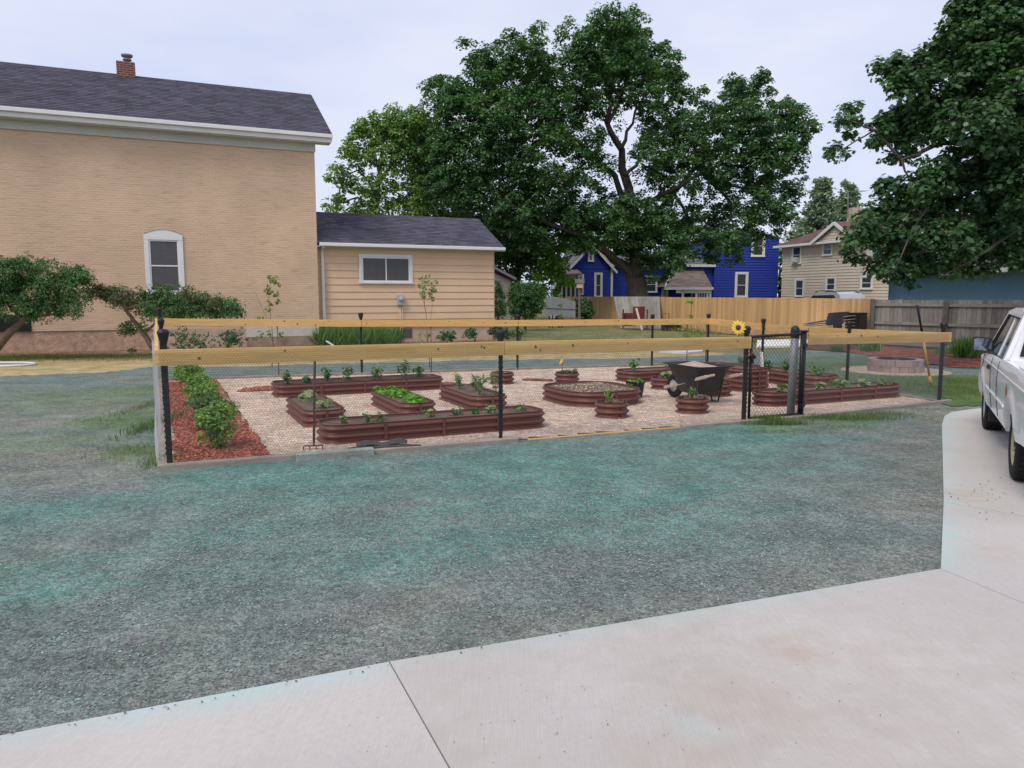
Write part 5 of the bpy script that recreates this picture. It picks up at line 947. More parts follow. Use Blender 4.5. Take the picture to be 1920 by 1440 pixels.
# wheelbarrow
WB = Fr((*G(1277, 750), .02), -65); o = thing('wheelbarrow', WB.o, 'black wheelbarrow with wooden handles heaped with pale gravel', 'wheelbarrow'); 
def wb(x, y, z): return WB.w(x, y, z)
def trayring(z, x0, x1, w0, w1, rc):
    P_ = [(x0+rc*.6, -w0), (x1-rc*.8, -w1), (x1-rc*.2, -w1+rc*.3), (x1, -w1+rc), (x1, w1-rc), (x1-rc*.2, w1-rc*.3), (x1-rc*.8, w1), (x0+rc*.6, w0), (x0+rc*.1, w0-rc*.3), (x0, w0-rc), (x0, -w0+rc), (x0+rc*.1, -w0+rc*.3)]; return [wb(px, py, z(px) if callable(z) else z) for px, py in P_]
m = MB(); m.smooth = True
lv = [trayring(.15, .16, .62, .15, .20, .07), trayring(.19, .11, .70, .18, .23, .09), trayring(.44, .02, .76, .22, .28, .11), trayring(.60, -.12, .86, .28, .33, .13), trayring(.60, -.155, .90, .315, .365, .14), trayring(.585, -.155, .90, .315, .365, .14), trayring(.588, -.11, .85, .27, .32, .13), trayring(.21, .15, .66, .16, .2, .09)]
n = 12; m.add([p for r_ in lv for p in r_], [(i*n+j, i*n+(j+1) % n, (i+1)*n+(j+1) % n, (i+1)*n+j) for i in range(len(lv)-1) for j in range(n)]+[tuple(range(n))[::-1]]); m.build('tray', MT['blackp'], o)
m = MB(); m.smooth = True; r0 = trayring(.55, -.09, .82, .25, .30, .12); r1 = [tuple(Vector(p).lerp(Vector(wb(.34, 0, .63)), .55)) for p in r0]; m.add(r0+r1+[wb(.30, 0, .645)], [(j, (j+1) % n, n+(j+1) % n, n+j) for j in range(n)]+[(n+j, n+(j+1) % n, 2*n) for j in range(n)]); m.build('gravel_load', MT['gravelfill'], o)
for sg in (-1, 1):
    m = MB(); m.beam(wb(-.30, sg*.11, .16), wb(.98, sg*.29, .47), .038, .05); m.beam(wb(.98, sg*.29, .47), wb(1.17, sg*.31, .515), .03, .034); h_ = m.build('handle', MT['wood'], o); bevel(h_, .006)
m = MB()
for sg in (-1, 1): m.tube([wb(.42, sg*.21, .28), wb(.50, sg*.22, .02), wb(.64, sg*.22, .02), wb(.72, sg*.24, .38)], .013, 7)
m.tube([wb(.58, -.22, .03), wb(.58, .22, .03)], .011, 6); m.build('leg_frame', MT['black'], o)
m = MB(); ax = wb(1, 0, 0); ay = (-WB.s, WB.c, 0); m.lathe([(.10, -.035), (.15, -.042), (.185, -.03), (.197, 0), (.185, .03), (.15, .042), (.10, .035)], wb(-.18, 0, .20), ay, k=24); wl = m.build('wheel', MT['rubber'], o)
m = MB(); m.lathe([(0, -.05), (.03, -.05), (.04, -.02), (.105, -.028), (.11, 0), (.105, .028), (.04, .02), (.03, .05), (0, .05)], wb(-.18, 0, .20), ay, k=20); m.build('rim', MT['white'], wl)
m = MB(); m.tube([wb(-.18, -.12, .19), wb(-.18, .12, .19)], .009, 6); m.build('axle', MT['metal'], o)
# stone fire pit
c = G(1678, 699); o = thing('fire_pit', (*c, .03), 'round fire pit ring of pinkish grey blocks on sand', 'fire pit'); pr = .56
for j in range(2):
    m = MB()
    for k in range(20):
        a0, a1 = 2*math.pi*(k+j*.5+.02)/20, 2*math.pi*(k+j*.5+.98)/20; o0, o1 = pr+rnd.uniform(-.006, .008), pr-.17
        m.prism([(c[0]+o1*math.cos(a0), c[1]+o1*math.sin(a0)), (c[0]+o0*math.cos(a0), c[1]+o0*math.sin(a0)), (c[0]+o0*math.cos((a0+a1)/2)*1.01, c[1]+o0*math.sin((a0+a1)/2)*1.01), (c[0]+o0*math.cos(a1), c[1]+o0*math.sin(a1)), (c[0]+o1*math.cos(a1), c[1]+o1*math.sin(a1))], .04+.135*j, .172+.135*j)
    m.build('block_course', MT['firestone'], o)
m = MB(); m.lathe([(pr-.175, .05), (pr-.18, .315), (pr-.155, .318), (pr-.155, .30)], (*c, 0), k=40); m.build('steel_liner', MT['black'], o)
m = MB(); m.lathe([(0, .12), (pr-.18, .10)], (*c, 0), k=30); m.build('ash_bed', mat('ash', (.12, .11, .105), 1, .3, 12, .8, 50), o)
# digging bar leaning on the right-hand rail
p0 = Vector((*YD.w(11.55, .9)[:2], 0)); t_ = G(1746, 727); p0 = Vector((t_[0], t_[1], .02)); Yt = p0.y-.75
tp = Vector(at(1720, 573, Yt)); o = thing('long_handled_tool', p0, 'long yellow handled tool with black grip leaning over the right rail', 'tool')
a_, b_ = p0.lerp(tp, 0), p0.lerp(tp, .70); m = MB(); m.tube([p0.lerp(tp, .14), p0.lerp(tp, .66)], .020, 10); m.build('shaft', MT['yelwood'], o)
m = MB(); m.tube([p0.lerp(tp, .66), p0.lerp(tp, .80), tp], [.022, .019, .024], 10); m.build('grip', MT['blackp'], o)
m = MB(); m.tube([p0, p0.lerp(tp, .14)], [.022, .026], 10); m.build('foot', MT['yelwood'], o)
# white post and wooden block seen through the gate
g_ = G(1431, 712); x, y = g_; o = thing('white_stake', (x, y, .0), 'white stake standing in a pale wooden block seen through the gate', 'stake')
Yv = YD.w(9.3, 2.1)[1]; p_ = at(1428, 712, Yv+.6); x, y = p_[0], p_[1]
o.location = (x, y, 0); m = MB(); z1_ = top_h(1427, 660, x, y); zb_ = top_h(1428, 698, x, y); m.beam((x+.01, y, zb_-.02), (x-.02, y, z1_), .075, .03); m.build('stake', MT['white'], o)
m = MB(); z2_ = top_h(1428, 711, x, y); m.box(x-.13, x+.11, y-.05, y+.05, .02, zb_); m.build('block', mat('pale_wood_block', (.55, .42, .32), .8, .15, 8), o)
# hose loop at the far left
m = MB(); hc = G(8, 685); pts = [(hc[0]+.62*math.cos(t)*1.1, hc[1]+.55*math.sin(t), .022) for t in np.linspace(-2.6, 2.9, 30)]; pts = [(-8.5, pts[0][1]-.1, .02)]+pts+[(-13.5, pts[-1][1]+.1, .02)]
m.tube([(hc[0]-3.5, hc[1]-.55, .022)]+[(hc[0]+.7*math.cos(t), hc[1]+.5*math.sin(t), .022) for t in np.linspace(-1.6, 1.6, 18)]+[(hc[0]-3.5, hc[1]+.50, .022)], .03, 8); tag(m.build('garden_hose', MT['hose']), 'pale blue grey hose curving over the dry grass by the house', 'hose')
# ================================================================== BIG MAPLE BEHIND THE CEDAR FENCE
def limb(m, pts, r0, r1, k=9, jit=0.0):
    """a tapering limb through points, with extra wavering points between them"""
    P_ = [Vector(p) for p in pts]; out = []
    for i in range(len(P_)-1):
        for t in (0, .33, .66):
            q = P_[i].lerp(P_[i+1], t)
            if (i or t) and jit: q += Vector((rnd.uniform(-1, 1), rnd.uniform(-1, 1), rnd.uniform(-.5, .5)))*jit
            out.append(q)
    out.append(P_[-1]); n = len(out); m.tube(out, [r0+(r1-r0)*(i/(n-1))**.8 for i in range(n)], k)
    return out
Y0 = 46.0
tp0 = at(1196, 560, Y0); t = thing('maple_tree', (tp0[0], Y0, 0), 'huge dark green maple spreading over the blue house and cedar fence', 'tree')
m = MB(); bx_ = (tp0[0], Y0)
root_spread(m, bx_[0], bx_[1], .62)
f_ = at(1193, 520, Y0)
limb(m, [(bx_[0], Y0, -.1), (bx_[0]+.02, Y0, 1.2), f_], .66, .60, 14)
fork = Vector(f_)
def brs(L, r0, r1, j=.12): limb(m, [fork+Vector((0, 0, -.35))]+[at(x, y, Y) for x, y, Y in L], r0, r1, 9, j)
brs([(1172, 500, 46), (1138, 476, 46), (1112, 452, 45.6), (1085, 400, 45)], .40, .12); brs([(1180, 510, 45.8), (1120, 455, 45), (1030, 420, 44), (950, 380, 43)], .26, .07)
brs([(1194, 460, 46), (1188, 400, 46), (1172, 330, 46.3), (1163, 280, 46), (1140, 230, 46), (1150, 120, 46)], .46, .10); brs([(1200, 450, 46.4), (1215, 380, 46), (1260, 355, 45), (1320, 325, 45), (1390, 310, 45)], .24, .05)
brs([(1205, 440, 46.6), (1240, 390, 47), (1300, 320, 48), (1360, 260, 47.5), (1410, 210, 47)], .28, .06); brs([(1190, 420, 46), (1150, 330, 47), (1080, 260, 48), (1000, 200, 48)], .3, .07)
for L in ([(1163, 280), (1185, 230), (1210, 170)], [(1163, 280), (1135, 220), (1105, 180)], [(1172, 330), (1200, 300), (1240, 250)], [(1140, 230), (1165, 180), (1200, 90)], [(1320, 325), (1360, 345), (1420, 360)], [(1320, 325), (1370, 380), (1400, 420)], [(1260, 355), (1290, 400), (1300, 440)], [(1030, 420), (960, 330), (900, 250)], [(1030, 420), (960, 440), (900, 420)]):
    limb(m, [at(x, y, 45.6+.3*k) for k, (x, y) in enumerate(L)], .13, .04, 7, .1)
m.build('trunk', MT['bark'], t)
BL = [(1140, 45, 42), (1175, 50, 40), (1115, 80, 45), (1190, 95, 48), (1225, 110, 42), (1150, 110, 60), (1262, 118, 28), (1250, 160, 40), (1075, 130, 50), (1200, 160, 55), (1120, 170, 55), (1055, 65, 18), (1068, 45, 12),
 (990, 95, 40), (960, 75, 20), (1005, 55, 18), (930, 110, 45), (900, 120, 28), (875, 85, 14), (880, 120, 18), (1010, 140, 50), (950, 160, 60), (890, 175, 50), (850, 185, 38), (830, 150, 16), (860, 220, 60), (820, 165, 22), (808, 205, 26), (930, 240, 70), (1010, 220, 65), (1060, 200, 50), (800, 160, 12),
 (870, 300, 70), (820, 280, 48), (790, 300, 38), (940, 320, 75), (1020, 300, 70), (840, 350, 55), (800, 355, 40), (900, 380, 65), (970, 395, 60), (1040, 370, 50), (1000, 440, 42), (950, 450, 40), (1060, 420, 45), (780, 250, 30), (905, 440, 35),
 (1090, 260, 50), (1110, 320, 45), (1090, 400, 50), (1145, 432, 42), (1080, 450, 26), (1140, 400, 40), (1180, 440, 48), (1192, 478, 26), (1220, 470, 50), (1210, 420, 50), (1250, 430, 50), (1230, 500, 28), (1270, 480, 38), (1290, 440, 45), (1190, 390, 40), (1240, 515, 18),
 (1230, 210, 35), (1220, 290, 42), (1255, 260, 38), (1290, 230, 40), (1280, 180, 26), (1285, 290, 48), (1240, 330, 40), (1330, 260, 45), (1300, 180, 16), (1325, 190, 13), (1320, 165, 7),
 (1370, 210, 42), (1375, 160, 26), (1400, 180, 32), (1430, 165, 28), (1425, 145, 16), (1410, 230, 48), (1460, 220, 42), (1490, 230, 34), (1510, 250, 22), (1450, 270, 50), (1490, 290, 34), (1525, 240, 12), (1390, 290, 50), (1340, 310, 42), (1430, 330, 48), (1480, 340, 32), (1485, 370, 22),
 (1380, 350, 32), (1430, 385, 45), (1460, 400, 32), (1390, 410, 35), (1350, 400, 30), (1450, 430, 22), (1410, 450, 26), (1370, 450, 36), (1330, 440, 38), (1375, 480, 18), (1330, 480, 22), (1300, 350, 18), (1345, 350, 14), (1098, 448, 20), (1078, 470, 15), (1090, 458, 16), (1125, 452, 12), (1250, 372, 20), (1305, 392, 22), (1215, 250, 22), (1335, 365, 14)]
blobs = []
for (x, y, r) in BL:
    dY = rnd.uniform(-2.2, 2.6)*(1 if r > 30 else .5); blobs.append(pb(x, y, r*.96, Y0-1.0+dY))
FRB = [pb(x+rnd.uniform(-14, 14), y+rnd.uniform(-10, 10), r*.75, Y0-2.6) for x, y, r in BL if r >= 34 and y < 445 and not (1130 < x < 1195 and 230 < y < 350)]+[pb(x, y, r, Y0-2.2) for x, y, r in [(1240, 375, 26), (1290, 345, 24), (1340, 330, 24), (1215, 340, 20), (1310, 415, 26), (1100, 455, 20), (1082, 472, 14), (1118, 465, 10)]]
bx2 = [pb(x, y, r, Y0+1.6) for x, y, r in [(1150, 240, 32), (1195, 335, 32), (1140, 330, 30), (1215, 230, 28), (1205, 280, 28), (1200, 370, 26), (1160, 375, 26), (1310, 330, 34), (1260, 370, 34), (1330, 380, 26), (1340, 230, 26), (1290, 400, 30), (1100, 450, 24), (1128, 460, 14), (1078, 468, 18)]]+[pb(x, y, r*.9, Y0+2.2) for x, y, r in BL if r >= 30]+[pb(x, y, r, Y0+4.5) for x, y, r in [(900, 250, 90), (980, 200, 80), (1060, 170, 70), (1150, 150, 70), (870, 340, 70), (1430, 270, 50), (1320, 280, 40), (1230, 170, 45), (960, 400, 60), (1240, 450, 50)]]
C1, N1 = crown_points(blobs, 26, .40, 52, .62, (.35, 1.0), .4, .95, .75); C2, N2 = crown_points(bx2, 5, .65, 40, .7, (.3, 1.0), .3, .95, .7)
C0, N0 = crown_points(FRB, 9, .42, 42, .62, (.3, 1.0), .4, .95, .75); C_ = np.concatenate([C0, C1, C2]); N_ = np.concatenate([N0, N1, N2]); leafmesh('crown', C_, N_, rng.uniform(.13, .25, len(C_)), KITE, LF['maple'], t)
# ---- other trees behind
def tree(name, px, pyb, Y, trunk, blobs, lm, dens, rc, nl, ls, label, shape=KITE, tr=.2, barkm='bark', flat=.65, shell=(.3, 1.0), upn=.6, group=None):
    b0 = at(px, pyb, Y); o = thing(name, (b0[0], Y, 0), label, 'tree' if 'tree' in name or 'spruce' in name else name.split('_')[-1], group); m = MB()
    limb(m, [(b0[0], Y, -.1)]+[at(x, y, Y) for x, y in trunk[0]], tr, tr*.35, 9, .05)
    for L in trunk[1:]: limb(m, [at(x, y, Y+rnd.uniform(-.5, .5)) for x, y in L], tr*.45, tr*.12, 6, .06)
    m.build('trunk', MT[barkm], o); bs = [pb(x, y, r, Y+rnd.uniform(-1, 1)*r/1440*Y*.6) for x, y, r in blobs]
    c_, n_ = crown_points(bs, dens, rc, nl, flat, shell, .35, .95, upn); leafmesh('crown', c_, n_, rng.uniform(.75, 1.25, len(c_))*ls, shape, LF[lm], o); return o
tree('light_tree', 700, 560, 44, [[(705, 400), (712, 330), (718, 260)], [(712, 370), (690, 340), (672, 320), (640, 330)], [(712, 340), (740, 300), (760, 260)], [(712, 330), (700, 280), (690, 240)], [(712, 390), (670, 370), (640, 380)]],
     [(700, 250, 34), (735, 235, 34), (680, 245, 20), (760, 240, 30), (775, 225, 24), (745, 205, 12), (700, 218, 10), (660, 270, 18), (650, 290, 20), (720, 290, 36), (680, 300, 26), (755, 290, 34), (635, 320, 18), (615, 335, 10), (650, 345, 24), (690, 350, 28), (730, 340, 28), (770, 340, 26), (640, 380, 20), (675, 390, 24), (710, 385, 26), (745, 390, 28), (612, 390, 12), (785, 380, 22), (660, 410, 20), (700, 415, 24), (770, 410, 18)],
     'light', 62, .34, 20, .2, 'airy light green tree standing behind the annex roof', tr=.22)
tree('dark_tree', 800, 560, 52, [[(800, 450), (800, 380), (790, 300)]], [(800, 270, 50), (810, 330, 50), (800, 390, 45), (830, 420, 45), (860, 440, 40), (900, 450, 40), (930, 470, 36), (960, 480, 34), (870, 400, 50), (790, 230, 26)],
     'mid', 14, .6, 34, .28, 'dark leafy tree behind the annex, left of the big maple')
tree('dark_tree', 970, 560, 50, [[(970, 500), (975, 440), (980, 400)]], [(940, 480, 40), (985, 470, 45), (960, 440, 50), (1010, 440, 42), (990, 510, 34), (950, 520, 30), (1020, 480, 30), (930, 430, 40), (1000, 400, 50), (1030, 510, 22), (905, 480, 26)],
     'maple', 14, .6, 36, .27, 'dark shaded tree filling the gap beneath the maple, behind the clipped hedge')
tree('lime_tree', 1045, 570, 46, [[(1045, 540), (1048, 480), (1050, 440)]], [(1048, 440, 12), (1040, 465, 18), (1055, 460, 12), (1030, 490, 20), (1052, 495, 20), (1040, 520, 24), (1030, 545, 22), (1065, 530, 16), (1052, 425, 7), (1015, 520, 16)],
     'lime', 45, .3, 22, .2, 'young lime green tree glowing in the gap below the maple', tr=.1)
def clipped(name, L, Y, label, lm='hedge', ls=.075, dens=260, n=40):
    x0, y0, r0 = L[0]; b0 = at(x0, 590, Y); o = thing(name, (b0[0], Y, 0), label, 'shrub'); m = MB(); tp = at(x0, y0, Y); limb(m, [(b0[0], Y, -.05), (b0[0], Y, max(.3, tp[2]*.6))], .08, .04, 7); m.build('trunk', MT['bark'], o)
    bs = [pb(x, y, r, Y) for x, y, r in L]; c_, n_ = crown_points(bs, dens, .16, n, .9, (.75, 1.0), .1, .95, .3); leafmesh('foliage', c_, n_, rng.uniform(.75, 1.25, len(c_))*ls, KITE, LF[lm], o)
    return o
clipped('clipped_hedge', [(985, 557, 27), (972, 548, 20), (1000, 548, 20), (1004, 568, 18), (967, 570, 16), (985, 578, 20), (970, 582, 13), (1000, 582, 13), (1008, 555, 12), (963, 556, 10)], 37, 'rounded dark clipped hedge right of the annex')
clipped('arborvitae', [(934, 560, 12), (933, 545, 10), (932, 535, 7), (935, 575, 12), (936, 588, 11)], 35.5, 'narrow dark arborvitae against the annex corner')
clipped('garden_shrub', [(1095, 580, 13), (1088, 572, 11), (1103, 588, 9), (1100, 567, 8), (1085, 590, 8)], 44, 'leafy green shrub beside the bird feeder post', 'mid', .14)
# distant trees at right
def conifer(px, top, bot, Y, w, lm, label):
    b0 = at(px, 555, Y); zt = at(px, top, Y)[2]; o = thing('spruce_tree', (b0[0], Y, 0), label, 'tree'); m = MB(); m.tube([(b0[0], Y, 0), (b0[0], Y, zt*.97)], [.22, .03], 7)
    C, Nn = [], []; zb = at(px, bot, Y)[2]; ww = w/1440*Y
    for k in range(420):
        t_ = rnd.random()**.7; z = zt-(zt-zb)*t_; a = rnd.uniform(0, 6.28); L = ww*(.20+.80*t_)*rnd.uniform(.55, 1.1); d = np.array([math.cos(a), math.sin(a), .25]); p = np.array([b0[0], Y, z])
        s_ = rng.random(34)[:, None]**.7; q = p+d*L*s_+rng.normal(size=(34, 3))*.13*np.array([1, 1, .9]); C.append(q); Nn.append(rng.normal(size=(34, 3))*.5+np.array([0, 0, .8])); m.tube([p, p+d*L*.8], [.03, .01], 3, False) if k % 4 == 0 else None
    m.build('trunk', MT['bark'], o); C = np.concatenate(C); leafmesh('crown', C, np.concatenate(Nn), rng.uniform(.25, .45, len(C)), THIN if 0 else KITE, LF[lm], o)
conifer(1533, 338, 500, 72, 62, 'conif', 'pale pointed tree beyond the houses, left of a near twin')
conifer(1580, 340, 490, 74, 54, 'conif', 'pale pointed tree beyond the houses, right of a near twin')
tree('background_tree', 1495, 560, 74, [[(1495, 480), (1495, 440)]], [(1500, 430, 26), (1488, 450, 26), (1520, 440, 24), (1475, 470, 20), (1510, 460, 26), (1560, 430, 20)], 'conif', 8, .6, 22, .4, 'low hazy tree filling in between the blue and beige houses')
tree('background_tree', 1462, 560, 66, [[(1462, 530), (1462, 500)]], [(1462, 500, 14), (1461, 525, 14), (1462, 545, 12), (1466, 480, 12)], 'mid', 14, .5, 24, .4, 'sliver of green tree in the gap between the blue and beige houses')
tree('background_tree', 1060, 560, 70, [[(1060, 500), (1060, 450)]], [(1040, 470, 50), (1100, 470, 50), (1160, 480, 40), (1000, 480, 40), (1080, 430, 40)], 'mid', 4, .9, 26, .5, 'far tree showing darkly behind the blue house porch')
# ================================================================== NEAR MAPLE AT THE RIGHT
YR = 17.0; tx_ = at(2110, 560, 18.2); t = thing('maple_tree', (tx_[0], 18.2, 0), 'near maple hanging its leafy branches in from the right edge', 'tree'); m = MB(); root_spread(m, tx_[0], 18.2, .34); f1 = Vector((tx_[0], 18.2, 2.5))
limb(m, [(tx_[0], 18.2, -.1), f1, (tx_[0]-.2, 18.0, 5), (tx_[0]-.6, 17.5, 8), (tx_[0]-1.0, 17.3, 10)], .36, .08, 12, .03)
for L, r0 in (([(2060, 470, 18.2), (1920, 408, 17.8), (1860, 385, 17.7), (1810, 375, 17.5), (1740, 372, 17.3), (1690, 400, 17.0), (1620, 440, 16.8)], .09), ([(1960, 300, 17.6), (1850, 260, 17.2), (1760, 270, 17), (1690, 300, 16.8), (1640, 245, 16.8), (1590, 225, 16.8)], .10), ([(1980, 180, 17.5), (1880, 118, 17.3), (1800, 132, 17), (1720, 140, 16.8)], .08),
              ([(1950, 90, 17.5), (1860, 40, 17.3), (1800, 30, 17.2)], .07), ([(1690, 300, 16.8), (1700, 330, 16.8), (1660, 370, 16.7)], .03), ([(1640, 245, 16.8), (1610, 262, 16.8), (1570, 285, 16.8)], .02), ([(1920, 420, 17), (1850, 470, 16.8), (1800, 500, 16.7), (1760, 520, 16.6)], .05), ([(1740, 385, 16.6), (1700, 450, 16.5), (1680, 500, 16.4)], .03), ([(1920, 408, 17.2), (1880, 340, 17), (1835, 300, 17)], .05)):
    st_ = [Vector((tx_[0]-.1, 18.1, at(*L[0])[2]-1.2))] if L[0][0] > 1940 else []
    limb(m, st_+[at(*q) for q in L], r0, .012, 8, .03)
m.build('trunk', MT['bark'], t)
RB = [(1890, 30, 60), (1840, 50, 45), (1800, 95, 45), (1850, 110, 60), (1910, 110, 70), (1755, 110, 40), (1720, 135, 38), (1680, 120, 24), (1660, 135, 18), (1645, 120, 8), (1700, 160, 36), (1760, 165, 50), (1830, 175, 60), (1900, 190, 60), (1800, 20, 26), (1810, 60, 24), (1770, 65, 22), (1850, 5, 40),
 (1720, 215, 44), (1680, 235, 36), (1650, 240, 24), (1775, 225, 50), (1840, 240, 60), (1900, 260, 60), (1700, 270, 30), (1650, 262, 18), (1635, 270, 14), (1590, 210, 16), (1605, 200, 10), (1580, 232, 14), (1596, 250, 11), (1565, 285, 15), (1585, 292, 10), (1602, 225, 12), (1665, 290, 12), (1690, 300, 12), (1720, 300, 10),
 (1870, 310, 55), (1920, 340, 60), (1810, 300, 48), (1765, 330, 40), (1720, 350, 36), (1690, 380, 34), (1760, 390, 50), (1820, 370, 55), (1880, 390, 60), (1920, 430, 50), (1660, 350, 22), (1645, 400, 28), (1620, 420, 26), (1600, 450, 24), (1590, 475, 16), (1610, 490, 12), (1640, 440, 26), (1685, 430, 36), (1730, 440, 40), (1790, 450, 46), (1850, 450, 46), (1700, 480, 32), (1670, 500, 24), (1650, 510, 18), (1690, 520, 16), (1705, 536, 8), (1740, 495, 30), (1780, 500, 24), (1820, 490, 30), (1850, 510, 18), (1890, 480, 30), (1915, 490, 24), (1710, 515, 14), (1660, 470, 26)]
RBb = [pb(x, y, r*.93, YR+rnd.uniform(-.9, .9)*(r/45)) for x, y, r in RB]; FB = [pb(x, y, r, YR+1.4) for x, y, r in [(1860, 150, 80), (1850, 330, 80), (1900, 60, 70), (1740, 250, 40)]]
OB = [pb(x, y, r, YR+.5) for x, y, r in [(2010, 60, 110), (2040, 220, 120), (2010, 380, 100), (2120, 320, 120), (2100, 140, 110), (2060, 480, 60), (1960, -60, 80), (2080, -40, 110)]]
c1, n1 = crown_points(RBb, 260, .18, 20, .7, (.3, 1.0), .35, .95, .6); c2, n2 = crown_points(FB, 60, .3, 18, .8, (.2, 1.0), .3, .95, .6); c3, n3 = crown_points(OB, 7, .4, 26, .8, (.3, 1.0), .3, .95, .6)
cc = np.concatenate([c1, c2, c3]); nn_ = np.concatenate([n1, n2, n3]); leafmesh('crown', cc, nn_, rng.uniform(.075, .14, len(cc)), MAPLE, LF['maple2'], t)
# ================================================================== JUNIPERS BY THE BRICK HOUSE
def juniper(label, base, Y, trunk, blobs, lm, dens, extra=None, r0=.10):
    b0 = at(*base, Y); o = thing('juniper_shrub', (b0[0], Y, 0), label, 'shrub'); m = MB()
    for i, L in enumerate(trunk): limb(m, [at(x, y, Y) for x, y in L], r0*(1 if i == 0 else .5), r0*.35 if i == 0 else .015, 9, .02)
    m.build('trunk', MT['barkj'], o)
    for nm, bl_, l2 in (('foliage', blobs, lm),)+((('bronzed_foliage', extra, 'junb'),) if extra else ()):
        bs = [pb(x, y, r, Y+rnd.uniform(-.35, .35)) for x, y, r in bl_]; c_, n_ = crown_points(bs, dens*1.5, .15, 32, .75, (.0, 1.5), .5, .95, .6)
        T_ = n_*.3+np.array([0, 0, .5])+rng.normal(size=c_.shape)*.6; leafmesh(nm, c_, n_+rng.normal(size=c_.shape)*.5, rng.uniform(.055, .11, len(c_)), THIN, LF[l2], o, T_)
    return o
YJ = 20.5
juniper('large dark green juniper with a leaning bare trunk at the far left', (0, 655), YJ-.6, [[(-10, 655), (20, 620), (52, 592), (80, 565)], [(52, 592), (90, 590), (110, 560)], [(40, 600), (10, 560), (0, 540)]],
        [(0, 505, 24), (20, 520, 30), (60, 520, 28), (100, 525, 28), (135, 528, 26), (150, 520, 16), (158, 545, 14), (30, 550, 28), (80, 550, 28), (120, 558, 24), (145, 570, 16), (60, 575, 20), (0, 550, 26), (-30, 530, 40), (0, 575, 24), (35, 578, 18), (90, 578, 18), (122, 580, 13), (45, 500, 12), (40, 490, 7), (60, 497, 7), (100, 580, 12), (70, 590, 10), (-70, 540, 50), (20, 498, 14), (160, 530, 8), (160, 515, 5), (120, 508, 6), (75, 495, 7), (30, 484, 5), (50, 482, 5), (138, 588, 6), (108, 595, 6), (165, 560, 7)], 'jun', 300, None, .13)
juniper('lower spreading juniper with bronzed tips beneath the arched window', (285, 652), YJ, [[(288, 652), (268, 625), (250, 600), (236, 580), (222, 560)], [(268, 625), (300, 600), (340, 580), (400, 585)], [(250, 600), (230, 612)], [(236, 580), (280, 565), (330, 570)]],
        [(300, 565, 24), (335, 565, 26), (365, 575, 22), (270, 560, 16), (415, 578, 20), (440, 580, 14), (390, 580, 14), (335, 588, 18), (280, 585, 15), (358, 590, 15), (310, 572, 20), (400, 590, 12), (430, 590, 11), (245, 618, 12), (232, 620, 8), (265, 615, 6), (200, 550, 14), (450, 588, 8), (300, 590, 10)], 'jun', 380,
        [(190, 548, 14), (215, 552, 16), (240, 560, 16), (260, 570, 14), (225, 565, 12), (380, 572, 16), (400, 570, 12), (178, 545, 8), (350, 560, 12), (300, 552, 12)], .085)
# low dark plants between juniper and wall
def tuft(name, label, px, py, w, h, n, lm, Yoff=0, shape=BLADE, size=1.0, cat='plant', group=None, lean=.45):
    gx, gy = G(px, py); o = thing(name, (gx, gy, 0), label, cat, group); c = np.stack([rng.normal(gx, w*.4, n), rng.normal(gy, w*.25, n), np.zeros(n)], 1); T_ = nz(np.array([0, 0, 1])+rng.normal(size=(n, 3))*lean*np.array([1, 1, .2])+(c-np.array([gx, gy, 0]))*.8)
    leafmesh('blades', c, nz(rng.normal(size=(n, 3))*np.array([1, 1, .15])), rng.uniform(.6, 1.2, n)*h, shape, LF[lm], o, T_); m = MB(); m.lathe([(.04, -.02), (.05, .03), (0, .06)], (gx, gy, 0), k=8); m.build('root_crown', MT['stem'], o); return o
for i, px in enumerate((612, 640, 668, 700, 724)): tuft('daylily', 'arching green daylily clump, %s from the downspout in the annex bed' % names[i], px, 646, .5, .62, 420, 'dlily', group='daylilies along the annex', lean=.5)
def shrub(name, label, px, py, w, h, lm, n=500, ls=.10, group=None, cat='shrub'):
    gx, gy = G(px, py); o = thing(name, (gx, gy, 0), label, cat, group); m = MB()
    for k in range(4): a = rnd.uniform(0, 6.28); m.tube([(gx, gy, -.02), (gx+w*.25*math.cos(a), gy+w*.2*math.sin(a), h*.7)], [.012, .005], 5)
    m.build('stems', MT['stemb'], o); bs = [(gx+rnd.uniform(-.3, .3)*w, gy+rnd.uniform(-.2, .2)*w, h*rnd.uniform(.35, .7), w*.3) for _ in range(5)]; c_, n_ = crown_points(bs, n/12/(w*.3)**2/5, .08, 12, .8, (.2, 1), .3, .9, .5); leafmesh('foliage', c_, n_, rng.uniform(.7, 1.2, len(c_))*ls, OVAL, LF[lm], o)
shrub('low_shrub', 'dark low shrub at the right end of the daylily clumps', 745, 645, .55, .5, 'mid', 700); shrub('low_shrub', 'small green shrub right of the crawl space vent', 838, 643, .7, .5, 'herb', 600); shrub('low_shrub', 'medium green shrub below the annex corner', 890, 641, .7, .6, 'herb', 700)
shrub('low_shrub', 'bluish green shrub just beyond the annex corner', 940, 640, .9, .75, 'mid', 900); shrub('low_shrub', 'dappled green shrub right of the annex corner shrub', 975, 640, .6, .6, 'pale', 500)
shrub('hydrangea', 'pale green leafy hydrangea beside the arborvitae', 948, 612, 1.0, .8, 'herb', 700)
shrub('low_shrub', 'tiny dark green seedling in the soil near the juniper', 246, 662, .3, .14, 'mid', 120, .06)
shrub('juniper_seedling', 'dark low evergreen in shade beneath the spreading juniper', 360, 659, 1.6, .6, 'jun', 1500, .07); shrub('juniper_seedling', 'dark low evergreen left of the whitewashed base', 425, 655, 1.2, .55, 'jun', 1200, .07)
